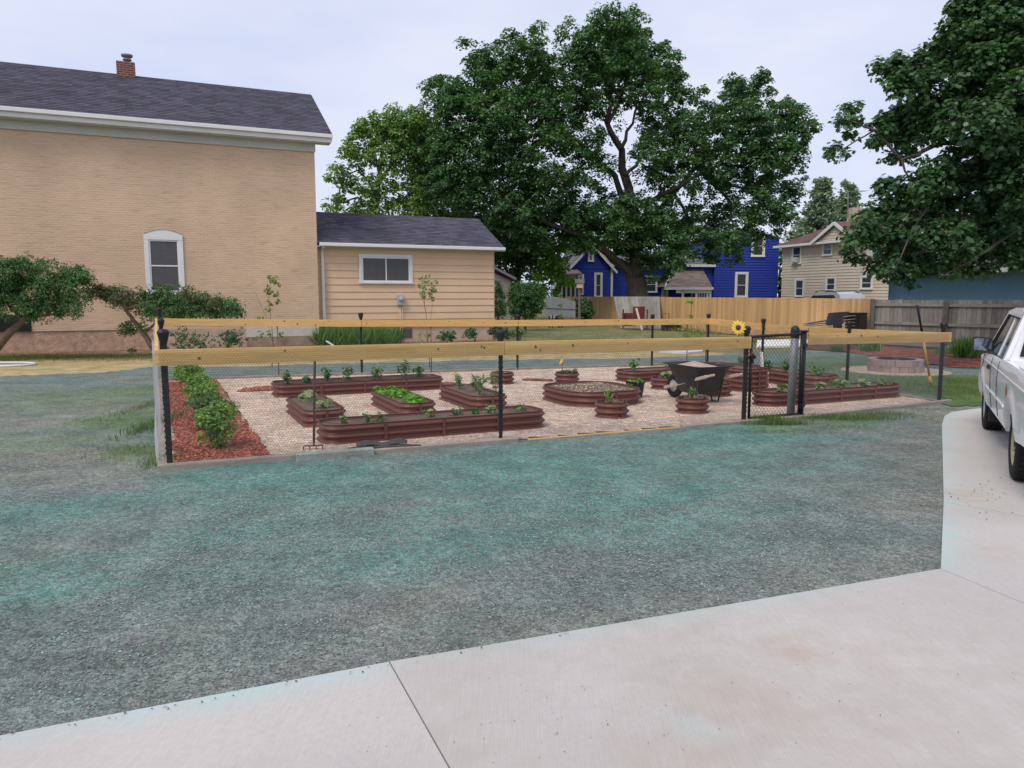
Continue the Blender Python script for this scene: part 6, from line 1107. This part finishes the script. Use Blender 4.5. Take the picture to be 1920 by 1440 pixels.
# saplings
def sapling(label, px, base_y, pts, blobs, lm='sap', ls=.085, r=.012, twigs=(), dens=190, name='sapling', nl=9):
    gx, gy = G(px, base_y); o = thing(name, (gx, gy, 0), label, 'sapling'); m = MB(); limb(m, [(gx, gy, 0)]+[at(x, y, gy) for x, y in pts], r, r*.35, 6, .008)
    for L in twigs: limb(m, [at(x, y, gy) for x, y in L], r*.5, r*.25, 5, .006)
    m.build('trunk', MT['stemb'], o); bs = [pb(x, y, q, gy+rnd.uniform(-.06, .06)) for x, y, q in blobs]; c_, n_ = crown_points(bs, dens, .07, nl, .9, (.1, 1), .1, .9, .3); leafmesh('crown', c_, n_, rng.uniform(.7, 1.2, len(c_))*ls, OVAL, LF[lm], o)
sapling('thin sapling with yellow green crown before the brick wall', 510, 690, [(512, 645), (508, 600), (503, 560), (508, 525)], [(507, 525, 13), (515, 532, 11), (503, 540, 12), (510, 552, 12), (505, 565, 10), (492, 595, 9), (503, 580, 6), (490, 632, 10), (505, 628, 8), (525, 632, 9), (478, 636, 6), (520, 565, 5)], twigs=[[(511, 640), (497, 590), (478, 548)], [(508, 600), (498, 592)], [(512, 650), (490, 635)], [(512, 650), (526, 634)]])
sapling('thin sapling with sparse crown before the annex wall', 806, 690, [(802, 640), (800, 600), (795, 560), (798, 525)], [(797, 522, 13), (810, 530, 12), (785, 538, 11), (800, 545, 12), (812, 545, 7), (790, 552, 6), (800, 630, 12), (790, 640, 8), (812, 560, 4)], twigs=[[(802, 640), (808, 600), (812, 555)], [(798, 580), (786, 540)], [(797, 560), (812, 530)]], ls=.08)
sapling('slender young tree strung between stakes at the back rail', 1052, 660, [(1052, 610), (1050, 560)], [(1050, 572, 6), (1051, 590, 6), (1052, 555, 4), (1052, 610, 4)], 'herb', .08, .010, dens=90, nl=12)
sapling('young willowy tree with long bright leaves behind the back rail', 1297, 655, [(1296, 630), (1296, 590), (1296, 562)], [(1296, 566, 7), (1295, 590, 6), (1278, 612, 11), (1296, 630, 14), (1310, 628, 9), (1284, 628, 9), (1298, 640, 10), (1272, 604, 6)], 'bush', .13, .014, twigs=[[(1296, 640), (1275, 606)], [(1296, 640), (1312, 624)]], dens=90, nl=9)
# ornamental grasses in the mulch strip
for i, (px, py, w, h, lm) in enumerate([(1812, 672, .35, .55, 'dlily'), (1775, 665, .35, .22, 'bush'), (1630, 660, .30, .40, 'dlily'), (1570, 660, .25, .2, 'mid')]):
    tuft('ornamental_grass', ('tall upright grass clump against the grey fence near the truck mirror', 'low light green clump in the mulch left of the tall grass clump', 'wispy green grass clump in the mulch behind the fire pit', 'tiny green tuft at the left end of the mulch strip')[i], px, py, w, h, 300, lm, lean=.3)
sx = at(1883, 560, 27.5); sapling('spiky weed tip rising above the grey fence against the garage', 1883, 640, [(1883, 580), (1883, 555)], [(1883, 555, 7), (1878, 562, 5), (1889, 562, 5)], 'mid', .12, .012)
# ================================================================== BACK YARD CLUTTER
o = thing('bird_feeder', at(1086, 600, 42)[:2], 'brown bird feeder on a weathered post by the shrub', 'bird feeder'); x, Y = o.location.x, 42; m = MB(); m.box(x-.06, x+.06, Y-.06, Y+.06, 0, top_h(1086, 540, x, Y)); m.build('post', MT['postdk'], o)
z_ = top_h(1086, 540, x, Y); m = MB(); m.box(x-.16, x+.16, Y-.14, Y+.14, z_, z_+.28); m.build('feeder_box', MT['wood'], o); m = MB(); m.add([(x-.25, Y-.2, z_+.27), (x+.25, Y-.2, z_+.27), (x+.25, Y, z_+.48), (x-.25, Y, z_+.48), (x-.25, Y+.2, z_+.27), (x+.25, Y+.2, z_+.27)], [(0, 1, 2, 3), (3, 2, 5, 4), (0, 3, 4), (1, 5, 2)]); m.build('feeder_roof', MT['postdk'], o)
# leaning grey vinyl panel on legs
o = thing('vinyl_panel', at(1048, 600, 40)[:2], 'grey ribbed vinyl panel standing askew on short dark legs', 'panel'); Y = 40; q = [at(x, y, Y) for x, y in ((1018, 590), (1079, 596), (1079, 566), (1060, 559), (1034, 556), (1024, 557))]; m = MB(); m.add([(x, Y, z) for x, _, z in q]+[(x, Y+.08, z) for x, _, z in q], [tuple(range(6)), tuple(range(11, 5, -1))]+[(i, 6+i, 6+(i+1) % 6, (i+1) % 6) for i in range(6)])
for k in range(1, 7):
    f = k/7; x0, _, z0 = at(1018+61*f, 590+6*f, Y); z1 = at(0, 558+5*f*f, Y)[2]; m.box(x0-.018, x0+.018, Y-.022, Y+.0, z0+.02, z1-.05)
x0, _, z0 = at(1022, 576, Y); x1, _, z1 = at(1078, 579, Y); m.beam((x0, Y-.03, z0), (x1, Y-.03, z1), .04, .05); m.build('panel_board', mat('grey_vinyl', (.22, .23, .24), .6, .12, 3), o)
m = MB()
for px in (1030, 1036, 1048, 1053): x, _, z = at(px, 592, Y); m.box(x-.03, x+.03, Y+.0, Y+.05, 0, z)
m.build('legs', MT['black'], o)
# leaning grey fence panel with red bench parts in front of it
pf = [at(x, y, Y_) for x, y, Y_ in ((1163, 612, 39.2), (1240, 612, 38.2), (1237, 556, 39.6), (1150, 556, 40.6))]; o = thing('leaning_fence_panel', (pf[0][0], pf[0][1], 0), 'old grey fence panel leaning on the cedar fence in front of the trunk', 'panel'); m = MB(); A, B_, C_, D_ = [Vector(p) for p in pf]; A.z = B_.z = .02
for k in range(13):
    a_, b_ = (k+.04)/13, (k+.96)/13; p = [A.lerp(B_, a_), A.lerp(B_, b_), D_.lerp(C_, b_), D_.lerp(C_, a_)]; nn2 = Vector((.1, -.03-.01*(k % 2), 0)); m.add([v for v in p]+[v+Vector((0, .03, 0)) for v in p], [(0, 1, 2, 3), (7, 6, 5, 4), (0, 4, 5, 1), (1, 5, 6, 2), (2, 6, 7, 3), (3, 7, 4, 0)])
m.build('boards', MT['greyfence'], o)
Y = 37.6; o = thing('broken_chair', (at(1190, 612, Y)[0], Y, 0), 'broken dark red wooden chair in front of the leaning panel', 'chair')
def rb(x0, x1, y0, y1, dy=0, th=.05): a = at(x0, y1, Y); b = at(x1, y0, Y); return (a[0], b[0], Y+dy, Y+dy+th, max(0, a[2]), b[2])
m = MB(); m.box(*rb(1189, 1212, 575, 602, .4)); m.build('backrest', MT['red'], o); m = MB(); m.box(*rb(1167, 1187, 587, 612, .1)); m.build('side_panel', MT['red'], o); m = MB(); m.box(*rb(1167, 1215, 598, 603, -.1, .5)); m.build('seat_board', MT['red'], o)
for px in (1168, 1213): m = MB(); m.box(*rb(px-1.5, px+1.5, 580, 616, -.1, .07)); m.build('leg', MT['red'], o)
m = MB(); a, b_ = Vector(at(1193, 578, Y-.3)), Vector(at(1204, 618, Y-.9)); b_.z = .02; m.beam(a, b_, .10, .03); tag(m.build('loose_plank', MT['wood']), 'bare plank leaning against the broken red chair', 'plank')
Y = 37; a = at(1243, 612, Y); m = MB(); m.box(a[0], a[0]+.9, Y, Y+.5, 0, .22); m.box(a[0]+.05, a[0]+.85, Y-.02, Y+.52, .22, .26); tag(m.build('storage_bin', MT['blackp']), 'low dark bin on the grass right of the leaning panel', 'bin')
m = MB(); x0, x1 = at(1240, 588, 37)[0], at(1258, 588, 37)[0]; m.tube([(x0, 37.4, top_h(1240, 588, x0, 37.4)), (x1, 37.4, top_h(1240, 588, x0, 37.4)), (x1, 37.4, 0)], .02, 6); tag(m.build('metal_rail', MT['postdk']), 'thin dark bent rail against the cedar fence', 'rail')
# black tarp heap, pallets, bins by the end of the cedar fence
Y = 25.2; o = thing('tarp_heap', (at(1580, 612, Y)[0], Y, 0), 'black tarp thrown over a tilted crate by the fence junction', 'tarp'); m = MB(); q = [(1562, 586), (1592, 584), (1590, 594), (1579, 609), (1562, 610), (1556, 607)]; P_ = [at(x, y, Y) for x, y in q]; m.add([p for p in P_]+[(p[0]+.05, Y+.5, p[2]-.03) for p in P_]+[(P_[4][0], Y, 0), (P_[3][0]+.1, Y, 0)], [tuple(range(5, -1, -1)), (6, 7, 8, 9, 10, 11)]+[(i, (i+1) % 6, 6+(i+1) % 6, 6+i) for i in range(6)]+[(4, 3, 13, 12)]); m.build('tarp', MT['tarp'], o)
for i, (xa, xb) in enumerate(((1593, 1607), (1612, 1626))):
    a = at(xa, 588, Y+.1); b_ = at(xb, 588, Y+.1); m = MB(); m.box(a[0], b_[0], Y+.1, Y+.4, 0, a[2]); m.box(a[0]-.01, b_[0]+.01, Y+.08, Y+.42, a[2], a[2]+.03); tag(m.build('storage_bin', MT['blackp']), ('tall black bin right of the tarp', 'tall black bin against the grey fence post')[i], 'bin')
m = MB(); a = Vector(at(1600, 592, Y)); b_ = Vector(at(1512, 607, Y+1.2))
for k in range(4): m.beam(a+Vector((0, .0, -.11*k)), b_+Vector((0, 0, -.05*k)), .5, .03)
m.beam((a.x-.2, Y+.1, 0), (a.x-.2, Y+.1, a.z-.1), .09, .4); tag(m.build('lumber_stack', MT['greyrail']), 'slanting stack of old grey boards beside the black tarp', 'lumber')
m = MB(); P_ = G(1555, 655); m.lathe([(0, .30), (.35, .26), (.75, .12), (.95, .0)], (P_[0]+.2, P_[1]+.4, 0), k=16); tag(m.build('soil_pile', MT['soildk']), 'low dark heap of soil at the end of the mulch strip', 'heap')
# small white tools by the daylilies
m = MB(); a = G(622, 650); m.beam((a[0]-.12, a[1]-.2, .20), (a[0]+.12, a[1]-.25, .05), .09, .03); tag(m.build('downspout_extension', MT['white']), 'short white spout end lying by the daylilies', 'spout')
# ================================================================== PICKUP TRUCK
TH = math.degrees(math.atan2(2.68, 1.375)); g0 = G(1901, 905); TR = Fr((g0[0]+.04+math.sin(R(TH))*.74, g0[1]-math.cos(R(TH))*.74, .032), TH); WBS = 3.0; WR = .325
_w = TR.w
TR.w = lambda x, y, z=0.0: _w(x, y, z if z < .5 else .5+(z-.5)*.915)
tk = thing('pickup_truck', TR.w(1.5, 0), 'white extended cab pickup with rusty wheel arch parked on the driveway', 'pickup truck')
def arch(x, cx, r): d = abs(x-cx); return math.sqrt(r*r-d*d) if d < r else None
XS = sorted(set([-1.12, -1.10, -1.0, -.8, -.6]+[r_*.40*math.cos(t_) for r_ in (1,) for t_ in np.linspace(0, math.pi, 13)]+[.5, .62, .64, 1.0, 1.28, 1.30, 1.8, 2.3, 2.32, 2.5]+[WBS+.41*math.cos(t_) for t_ in np.linspace(0, math.pi, 13)]+[3.5, 3.65, 3.75, 3.80]))
def belt(x): return 1.03 if x < 1.9 else 1.03-(x-1.9)*.055 if x < 3.3 else .953-(x-3.3)*.30
def rocker(x):
    for cx, r in ((0, .405), (WBS, .415)):
        h = arch(x, cx, r)
        if h is not None: return WR+.02+h if h > 0 else .36
    return .36 if x > -.6 else .42+(-.6-x)*.08
def halfw(x, z):
    w = .845
    if x > 3.3: w -= (x-3.3)**2*.45
    if x < -.9: w -= (-.9-x)**2*.3
    f = .0 if z > .78 else (.78-z)**2*.22
    for cx in (0, WBS):                       # flared arches
        d = math.hypot(x-cx, z-WR); w += .028*max(0, 1-abs(d-.44)/.09)
    return w-f-max(0, z-.92)*.18
for sg in (1, -1):
    m = MB(); m.smooth = True; Kz = 8; cols = []
    for x in XS:
        zb, zt_ = rocker(x), belt(x); cols.append([TR.w(x, sg*halfw(x, zb+(zt_-zb)*k/Kz), zb+(zt_-zb)*k/Kz) for k in range(Kz+1)]+[TR.w(x, sg*(halfw(x, zt_)-.04), zt_+.012)])
    n = Kz+2; vs = [p for c in cols for p in c]; m.add(vs, [((i*n+k, (i+1)*n+k, (i+1)*n+k+1, i*n+k+1) if sg < 0 else (i*n+k, i*n+k+1, (i+1)*n+k+1, (i+1)*n+k)) for i in range(len(cols)-1) for k in range(n-1)])
    m.add([p for x in XS for p in (TR.w(x, sg*halfw(x, rocker(x)), rocker(x)), TR.w(x, sg*(halfw(x, rocker(x))-.05), rocker(x)-.005))], [(2*i, 2*i+1, 2*i+3, 2*i+2) for i in range(len(XS)-1)])
    m.build('body_side', MT['truck'], tk)
m = MB(); m.box(1.30, 3.45, -.80, .80, .42, .90, TR); m.box(-1.12, -1.08, -.80, .80, .50, 1.03, TR); m.box(-1.08, 1.28, -.62, .62, .45, .60, TR); m.box(-1.08, 1.28, .74, .80, .60, 1.035, TR); m.box(-1.08, 1.28, -.80, -.74, .60, 1.035, TR); m.box(1.24, 1.30, -.8, .8, .60, 1.035, TR)
m.build('body_shell', MT['truck'], tk)
m = MB(); m.smooth = True; hs = [(2.28, 1.02), (2.7, 1.0), (3.2, .96), (3.6, .89), (3.78, .80)]; m.add([TR.w(x, y*(.80-max(0, x-3.3)**2*.4), z+.03*(1-y*y)) for x, z in hs for y in (-1, -.5, 0, .5, 1)], [(i*5+j, (i+1)*5+j, (i+1)*5+j+1, i*5+j+1) for i in range(4) for j in range(4)]); m.build('hood', MT['truck'], tk)
# cab greenhouse: roof, pillars
def cab(x, z): return .80-(z-1.03)*.30
ZR = 1.60
m = MB(); m.smooth = True; rp = [(1.30, 1.54), (1.36, 1.585), (1.6, 1.61), (2.2, 1.615), (2.62, 1.59), (2.72, 1.56)]
m.add([TR.w(x, y*cab(x, z)*(.985 if abs(y) == 1 else 1), z+(.035*(1-y*y))) for x, z in rp for y in (-1, -.85, -.4, 0, .4, .85, 1)], [(i*7+j, (i+1)*7+j, (i+1)*7+j+1, i*7+j+1) for i in range(5) for j in range(6)]); m.build('cab_roof', MT['truck'], tk)
for sg in (1, -1):
    m = MB()
    def pn(x, z, o=0.0): return TR.w(x, sg*(cab(x, z)+o), z)
    def pl(q, o=0.0): vs = [pn(x, z, o) for x, z in q]+[pn(x, z, o-.045) for x, z in q]; k = len(q); m.add(vs, [tuple(range(k)), tuple(range(2*k-1, k-1, -1))]+[(i, (i+1) % k, k+(i+1) % k, k+i) for i in range(k)])
    pl([(1.28, 1.03), (1.40, 1.03), (1.46, 1.50), (1.33, 1.56)]); pl([(1.33, 1.56), (1.46, 1.50), (2.58, 1.52), (2.72, 1.57), (2.2, 1.62), (1.6, 1.615)]); pl([(1.90, 1.03), (2.02, 1.03), (1.98, 1.51), (1.90, 1.51)]); pl([(2.72, 1.57), (2.58, 1.52), (3.02, 1.03), (3.16, 1.0)])
    m.build('cab_pillars', MT['truck'], tk)
    m = MB()
    for q in ([(1.40, 1.04), (1.90, 1.04), (1.90, 1.505), (1.455, 1.50)], [(2.02, 1.04), (3.0, 1.04), (2.57, 1.52), (1.98, 1.515)]): m.add([pn(x, z, -.012) for x, z in q], [(0, 1, 2, 3)])
    m.build('side_window', MT['tglass'], tk)
    m = MB(); 
    for q in ([(1.40, 1.035), (3.0, 1.035)], [(2.0, 1.04), (1.985, 1.51)], [(1.455, 1.505), (2.58, 1.525)], [(2.58, 1.525), (3.02, 1.04)]): m.tube([pn(x, z, -.002) for x, z in q], .010, 5)
    m.build('window_seal', MT['dkplastic'], tk)
m = MB(); m.add([TR.w(*p) for p in ((3.14, .72, 1.02), (3.14, -.72, 1.02), (2.66, -.60, 1.575), (2.66, .60, 1.575))], [(0, 1, 2, 3)]); m.build('windshield', MT['tglass'], tk)
m = MB(); m.add([TR.w(*p) for p in ((1.285, .66, 1.08), (1.285, -.66, 1.08), (1.325, -.58, 1.52), (1.325, .58, 1.52))], [(0, 3, 2, 1)]); m.build('rear_window', MT['tglass'], tk)
m = MB(); m.add([TR.w(*p) for p in ((1.30, .79, 1.03), (1.30, -.79, 1.03), (1.335, -.64, 1.56), (1.335, .64, 1.56))], [(0, 3, 2, 1)]); m.build('cab_back', MT['truck'], tk)
# doors: shut lines, mouldings, handle, mirror
m = MB()
for x0 in (1.29, 2.0, 2.98):
    m.tube([TR.w(x0, halfw(x0, z)+.0005, z) for z in np.linspace(.40, 1.02, 8)], .005, 4)
m.build('door_gap', MT['dkplastic'], tk)
m = MB(); m.tube([TR.w(x, halfw(x, .66)+.004, .60) for x in np.linspace(.46, 2.55, 16)], .012, 6); m.tube([TR.w(x, halfw(x, .93)+.002, .92) for x in np.linspace(-1.05, 3.4, 30)], .007, 5); m.build('side_moulding', MT['truck'], tk)
m = MB(); m.box(2.12, 2.27, halfw(2.2, .88)-.01, halfw(2.2, .88)+.022, .85, .90, TR); bevel(m.build('door_handle', MT['dkplastic'], tk), .006)
for sg in (1, -1):
    m = MB(); m.box(2.74, 2.86, sg*.70 if sg > 0 else -.85, .85 if sg > 0 else -.70, 1.07, 1.12, TR); q = [(.79, 1.03), (.97, 1.03), (.99, 1.06), (.99, 1.20), (.96, 1.225), (.80, 1.21), (.78, 1.17), (.78, 1.06)]; v = [TR.w(2.72, sg*y, z) for y, z in q]+[TR.w(2.80, sg*y, z) for y, z in q]+[TR.w(2.86, sg*(.885+(y-.885)*.7), 1.125+(z-1.125)*.7) for y, z in q]
    k = len(q); m.add(v, [tuple(range(k)), tuple(range(2*k, 3*k))[::-1]]+[(j*k+i, j*k+(i+1) % k, (j+1)*k+(i+1) % k, (j+1)*k+i) for j in range(2) for i in range(k)]); mo = m.build('wing_mirror', MT['dkplastic'], tk)
    m = MB(); m.add([TR.w(2.716, sg*(.885+(y-.885)*.88), 1.127+(z-1.127)*.86) for y, z in q], [tuple(range(k)) if sg < 0 else tuple(range(k))[::-1]]); m.build('mirror_glass', MT['mirror'], mo)
m = MB(); m.box(-1.26, -1.12, -.80, .80, .44, .60, TR); bevel(m.build('rear_bumper', MT['metal'], tk), .015); m = MB(); m.box(3.72, 3.90, -.76, .76, .42, .62, TR); bevel(m.build('front_bumper', MT['dkplastic'], tk), .02)
for sg in (1, -1): m = MB(); m.box(-1.135, -1.06, sg*.70 if sg > 0 else -.832, .832 if sg > 0 else -.70, .68, .96, TR); m.build('tail_light', MT['redlens'], tk)
for sg in (1, -1): m = MB(); m.box(3.62, 3.74, sg*.5 if sg > 0 else -.79, .79 if sg > 0 else -.5, .68, .84, TR); m.build('headlight', MT['glass'], tk)
# rust at the rear arch
m = MB(); pr_ = [(x, z) for x, z in ((.34, .70), (.40, .66), (.46, .70), (.47, .80), (.43, .86), (.38, .84), (.33, .78))]; m.add([TR.w(x, halfw(x, z)+.002, z) for x, z in pr_], [tuple(range(7))[::-1]]); m.build('rust_spot', MT['rustpatch'], tk)
m = MB(); m.box(-1.0, 3.5, -.55, .55, .30, .44, TR)
for cx in (0, WBS): m.box(cx-.44, cx+.44, .50, .79, WR+.05, WR+.44, TR) if 0 else m.box(cx-.43, cx+.43, .45, .56, .38, .80, TR)
m.build('chassis', MT['dkplastic'], tk)
m = MB(); m.box(WBS-.62, WBS-.58, .45, .80, .18, .50, TR); m.build('mud_flap', MT['dkplastic'], tk)
def wheel(cx, sg, rimm):
    ay = (-TR.s*sg, TR.c*sg, 0); c = TR.w(cx, sg*.70, WR-.0); o = MB(); prof_ = [(.20, -.11), (.24, -.115), (.30, -.105), (.318, -.08), (.325, -.03), (.325, .03), (.318, .08), (.30, .105), (.24, .112), (.205, .10), (.20, .02)]
    o.lathe(prof_, c, ay, k=36)
    for k in range(36):                    # tread blocks
        a = 2*math.pi*k/36; axv = Vector(ay); u = axv.orthogonal().normalized(); v = axv.cross(u); d = u*math.cos(a)+v*math.sin(a); t2 = axv.cross(d)
        for yy in (-.065, .0, .065): cc_ = Vector(c)+axv*yy+d*.326; o.add([cc_+axv*i*.024+t2*j*.016+d*kk for kk in (-.004, .004) for i, j in ((-1, -1), (1, -1), (1, 1), (-1, 1))], [(4, 5, 6, 7), (0, 1, 5, 4), (1, 2, 6, 5), (2, 3, 7, 6), (3, 0, 4, 7)])
    wo = o.build('wheel', MT['rubber'], tk)
    m = MB(); m.lathe([(.205, .095), (.195, .098), (.185, .085), (.18, .03), (.16, .02)], c, ay, k=30); axv = Vector(ay); u = axv.orthogonal().normalized(); v = axv.cross(u); n5 = 5
    m.lathe([(0, .088), (.035, .088), (.045, .078), (.07, .068)], c, ay, k=16); m.lathe([(.0, .02), (.18, .02)], c, ay, k=20)
    for k in range(n5):
        a = 2*math.pi*k/n5+.3; d = u*math.cos(a)+v*math.sin(a); t2 = axv.cross(d); c0 = Vector(c)
        m.add([c0+d*.05+t2*.035+axv*.072, c0+d*.05-t2*.035+axv*.072, c0+d*.188-t2*.052+axv*.082, c0+d*.188+t2*.052+axv*.082, c0+d*.05+t2*.04+axv*.03, c0+d*.05-t2*.04+axv*.03, c0+d*.188-t2*.06+axv*.03, c0+d*.188+t2*.06+axv*.03], [(0, 1, 2, 3), (0, 4, 5, 1), (1, 5, 6, 2), (3, 2, 6, 7), (0, 3, 7, 4)])
    m.build('rim', MT[rimm], wo); m = MB(); m.lathe([(0, .094), (.030, .094), (.033, .086)], c, ay, k=14); m.build('hub_cap', MT['dkplastic'], wo)
wheel(0, 1, 'creamrim'); wheel(WBS, 1, 'alloy'); wheel(0, -1, 'creamrim'); wheel(WBS, -1, 'alloy')
# ================================================================== camera, light, world
cam = bpy.data.cameras.new('camera'); cam.sensor_width = 36; cam.lens = 27; cam.clip_end = 3000; co = bpy.data.objects.new('camera', cam); COL.objects.link(co)
co.location = (0, 0, H); co.rotation_euler = (math.pi/2-PIT, 0, 0); sc.camera = co
el, az = R(52), R(215)                      # high, from behind and to the left
sun = bpy.data.lights.new('sun', 'SUN'); sun.energy = 1.9; sun.angle = R(22); sun.color = (1, .92, .80); so = bpy.data.objects.new('sun', sun); COL.objects.link(so)
dv = Vector((math.sin(az)*math.cos(el), math.cos(az)*math.cos(el), math.sin(el))); so.rotation_euler = dv.to_track_quat('Z', 'Y').to_euler()
w = bpy.data.worlds.new('World'); sc.world = w; w.use_nodes = True; nt = w.node_tree; N = nt.nodes; Lk = nt.links
bg = N['Background']; sky = N.new('ShaderNodeTexSky'); sky.sky_type = 'NISHITA'; sky.sun_disc = False; sky.sun_elevation = el; sky.sun_rotation = az; Lk.new(sky.outputs[0], bg.inputs['Color']); bg.inputs['Strength'].default_value = .1
b2 = N.new('ShaderNodeBackground'); tc = N.new('ShaderNodeTexCoord'); mp = N.new('ShaderNodeMapping'); mp.inputs['Scale'].default_value = (1, 1, 3.2); Lk.new(tc.outputs['Generated'], mp.inputs['Vector'])
nn = N.new('ShaderNodeTexNoise'); nn.inputs['Scale'].default_value = 2.3; nn.inputs['Detail'].default_value = 7; nn.inputs['Roughness'].default_value = .5; Lk.new(mp.outputs[0], nn.inputs['Vector'])
cr = N.new('ShaderNodeValToRGB'); cr.color_ramp.elements[0].position = .36; cr.color_ramp.elements[0].color = (.63, .69, .92, 1); cr.color_ramp.elements[1].position = .66; cr.color_ramp.elements[1].color = (.82, .835, .96, 1)
Lk.new(nn.outputs['Fac'], cr.inputs[0]); Lk.new(cr.outputs[0], b2.inputs['Color']); b2.inputs['Strength'].default_value = .98
ms = N.new('ShaderNodeMixShader'); ms.inputs[0].default_value = .86; Lk.new(bg.outputs[0], ms.inputs[1]); Lk.new(b2.outputs[0], ms.inputs[2]); Lk.new(ms.outputs[0], N['World Output'].inputs['Surface'])
sc.view_settings.view_transform = 'Standard'; sc.view_settings.look = 'None'; sc.view_settings.exposure = .16; sc.view_settings.gamma = 1
sc.cycles.max_bounces = 6; sc.cycles.diffuse_bounces = 3; sc.cycles.transparent_max_bounces = 4; sc.cycles.use_denoising = True; sc.cycles.use_adaptive_sampling = True
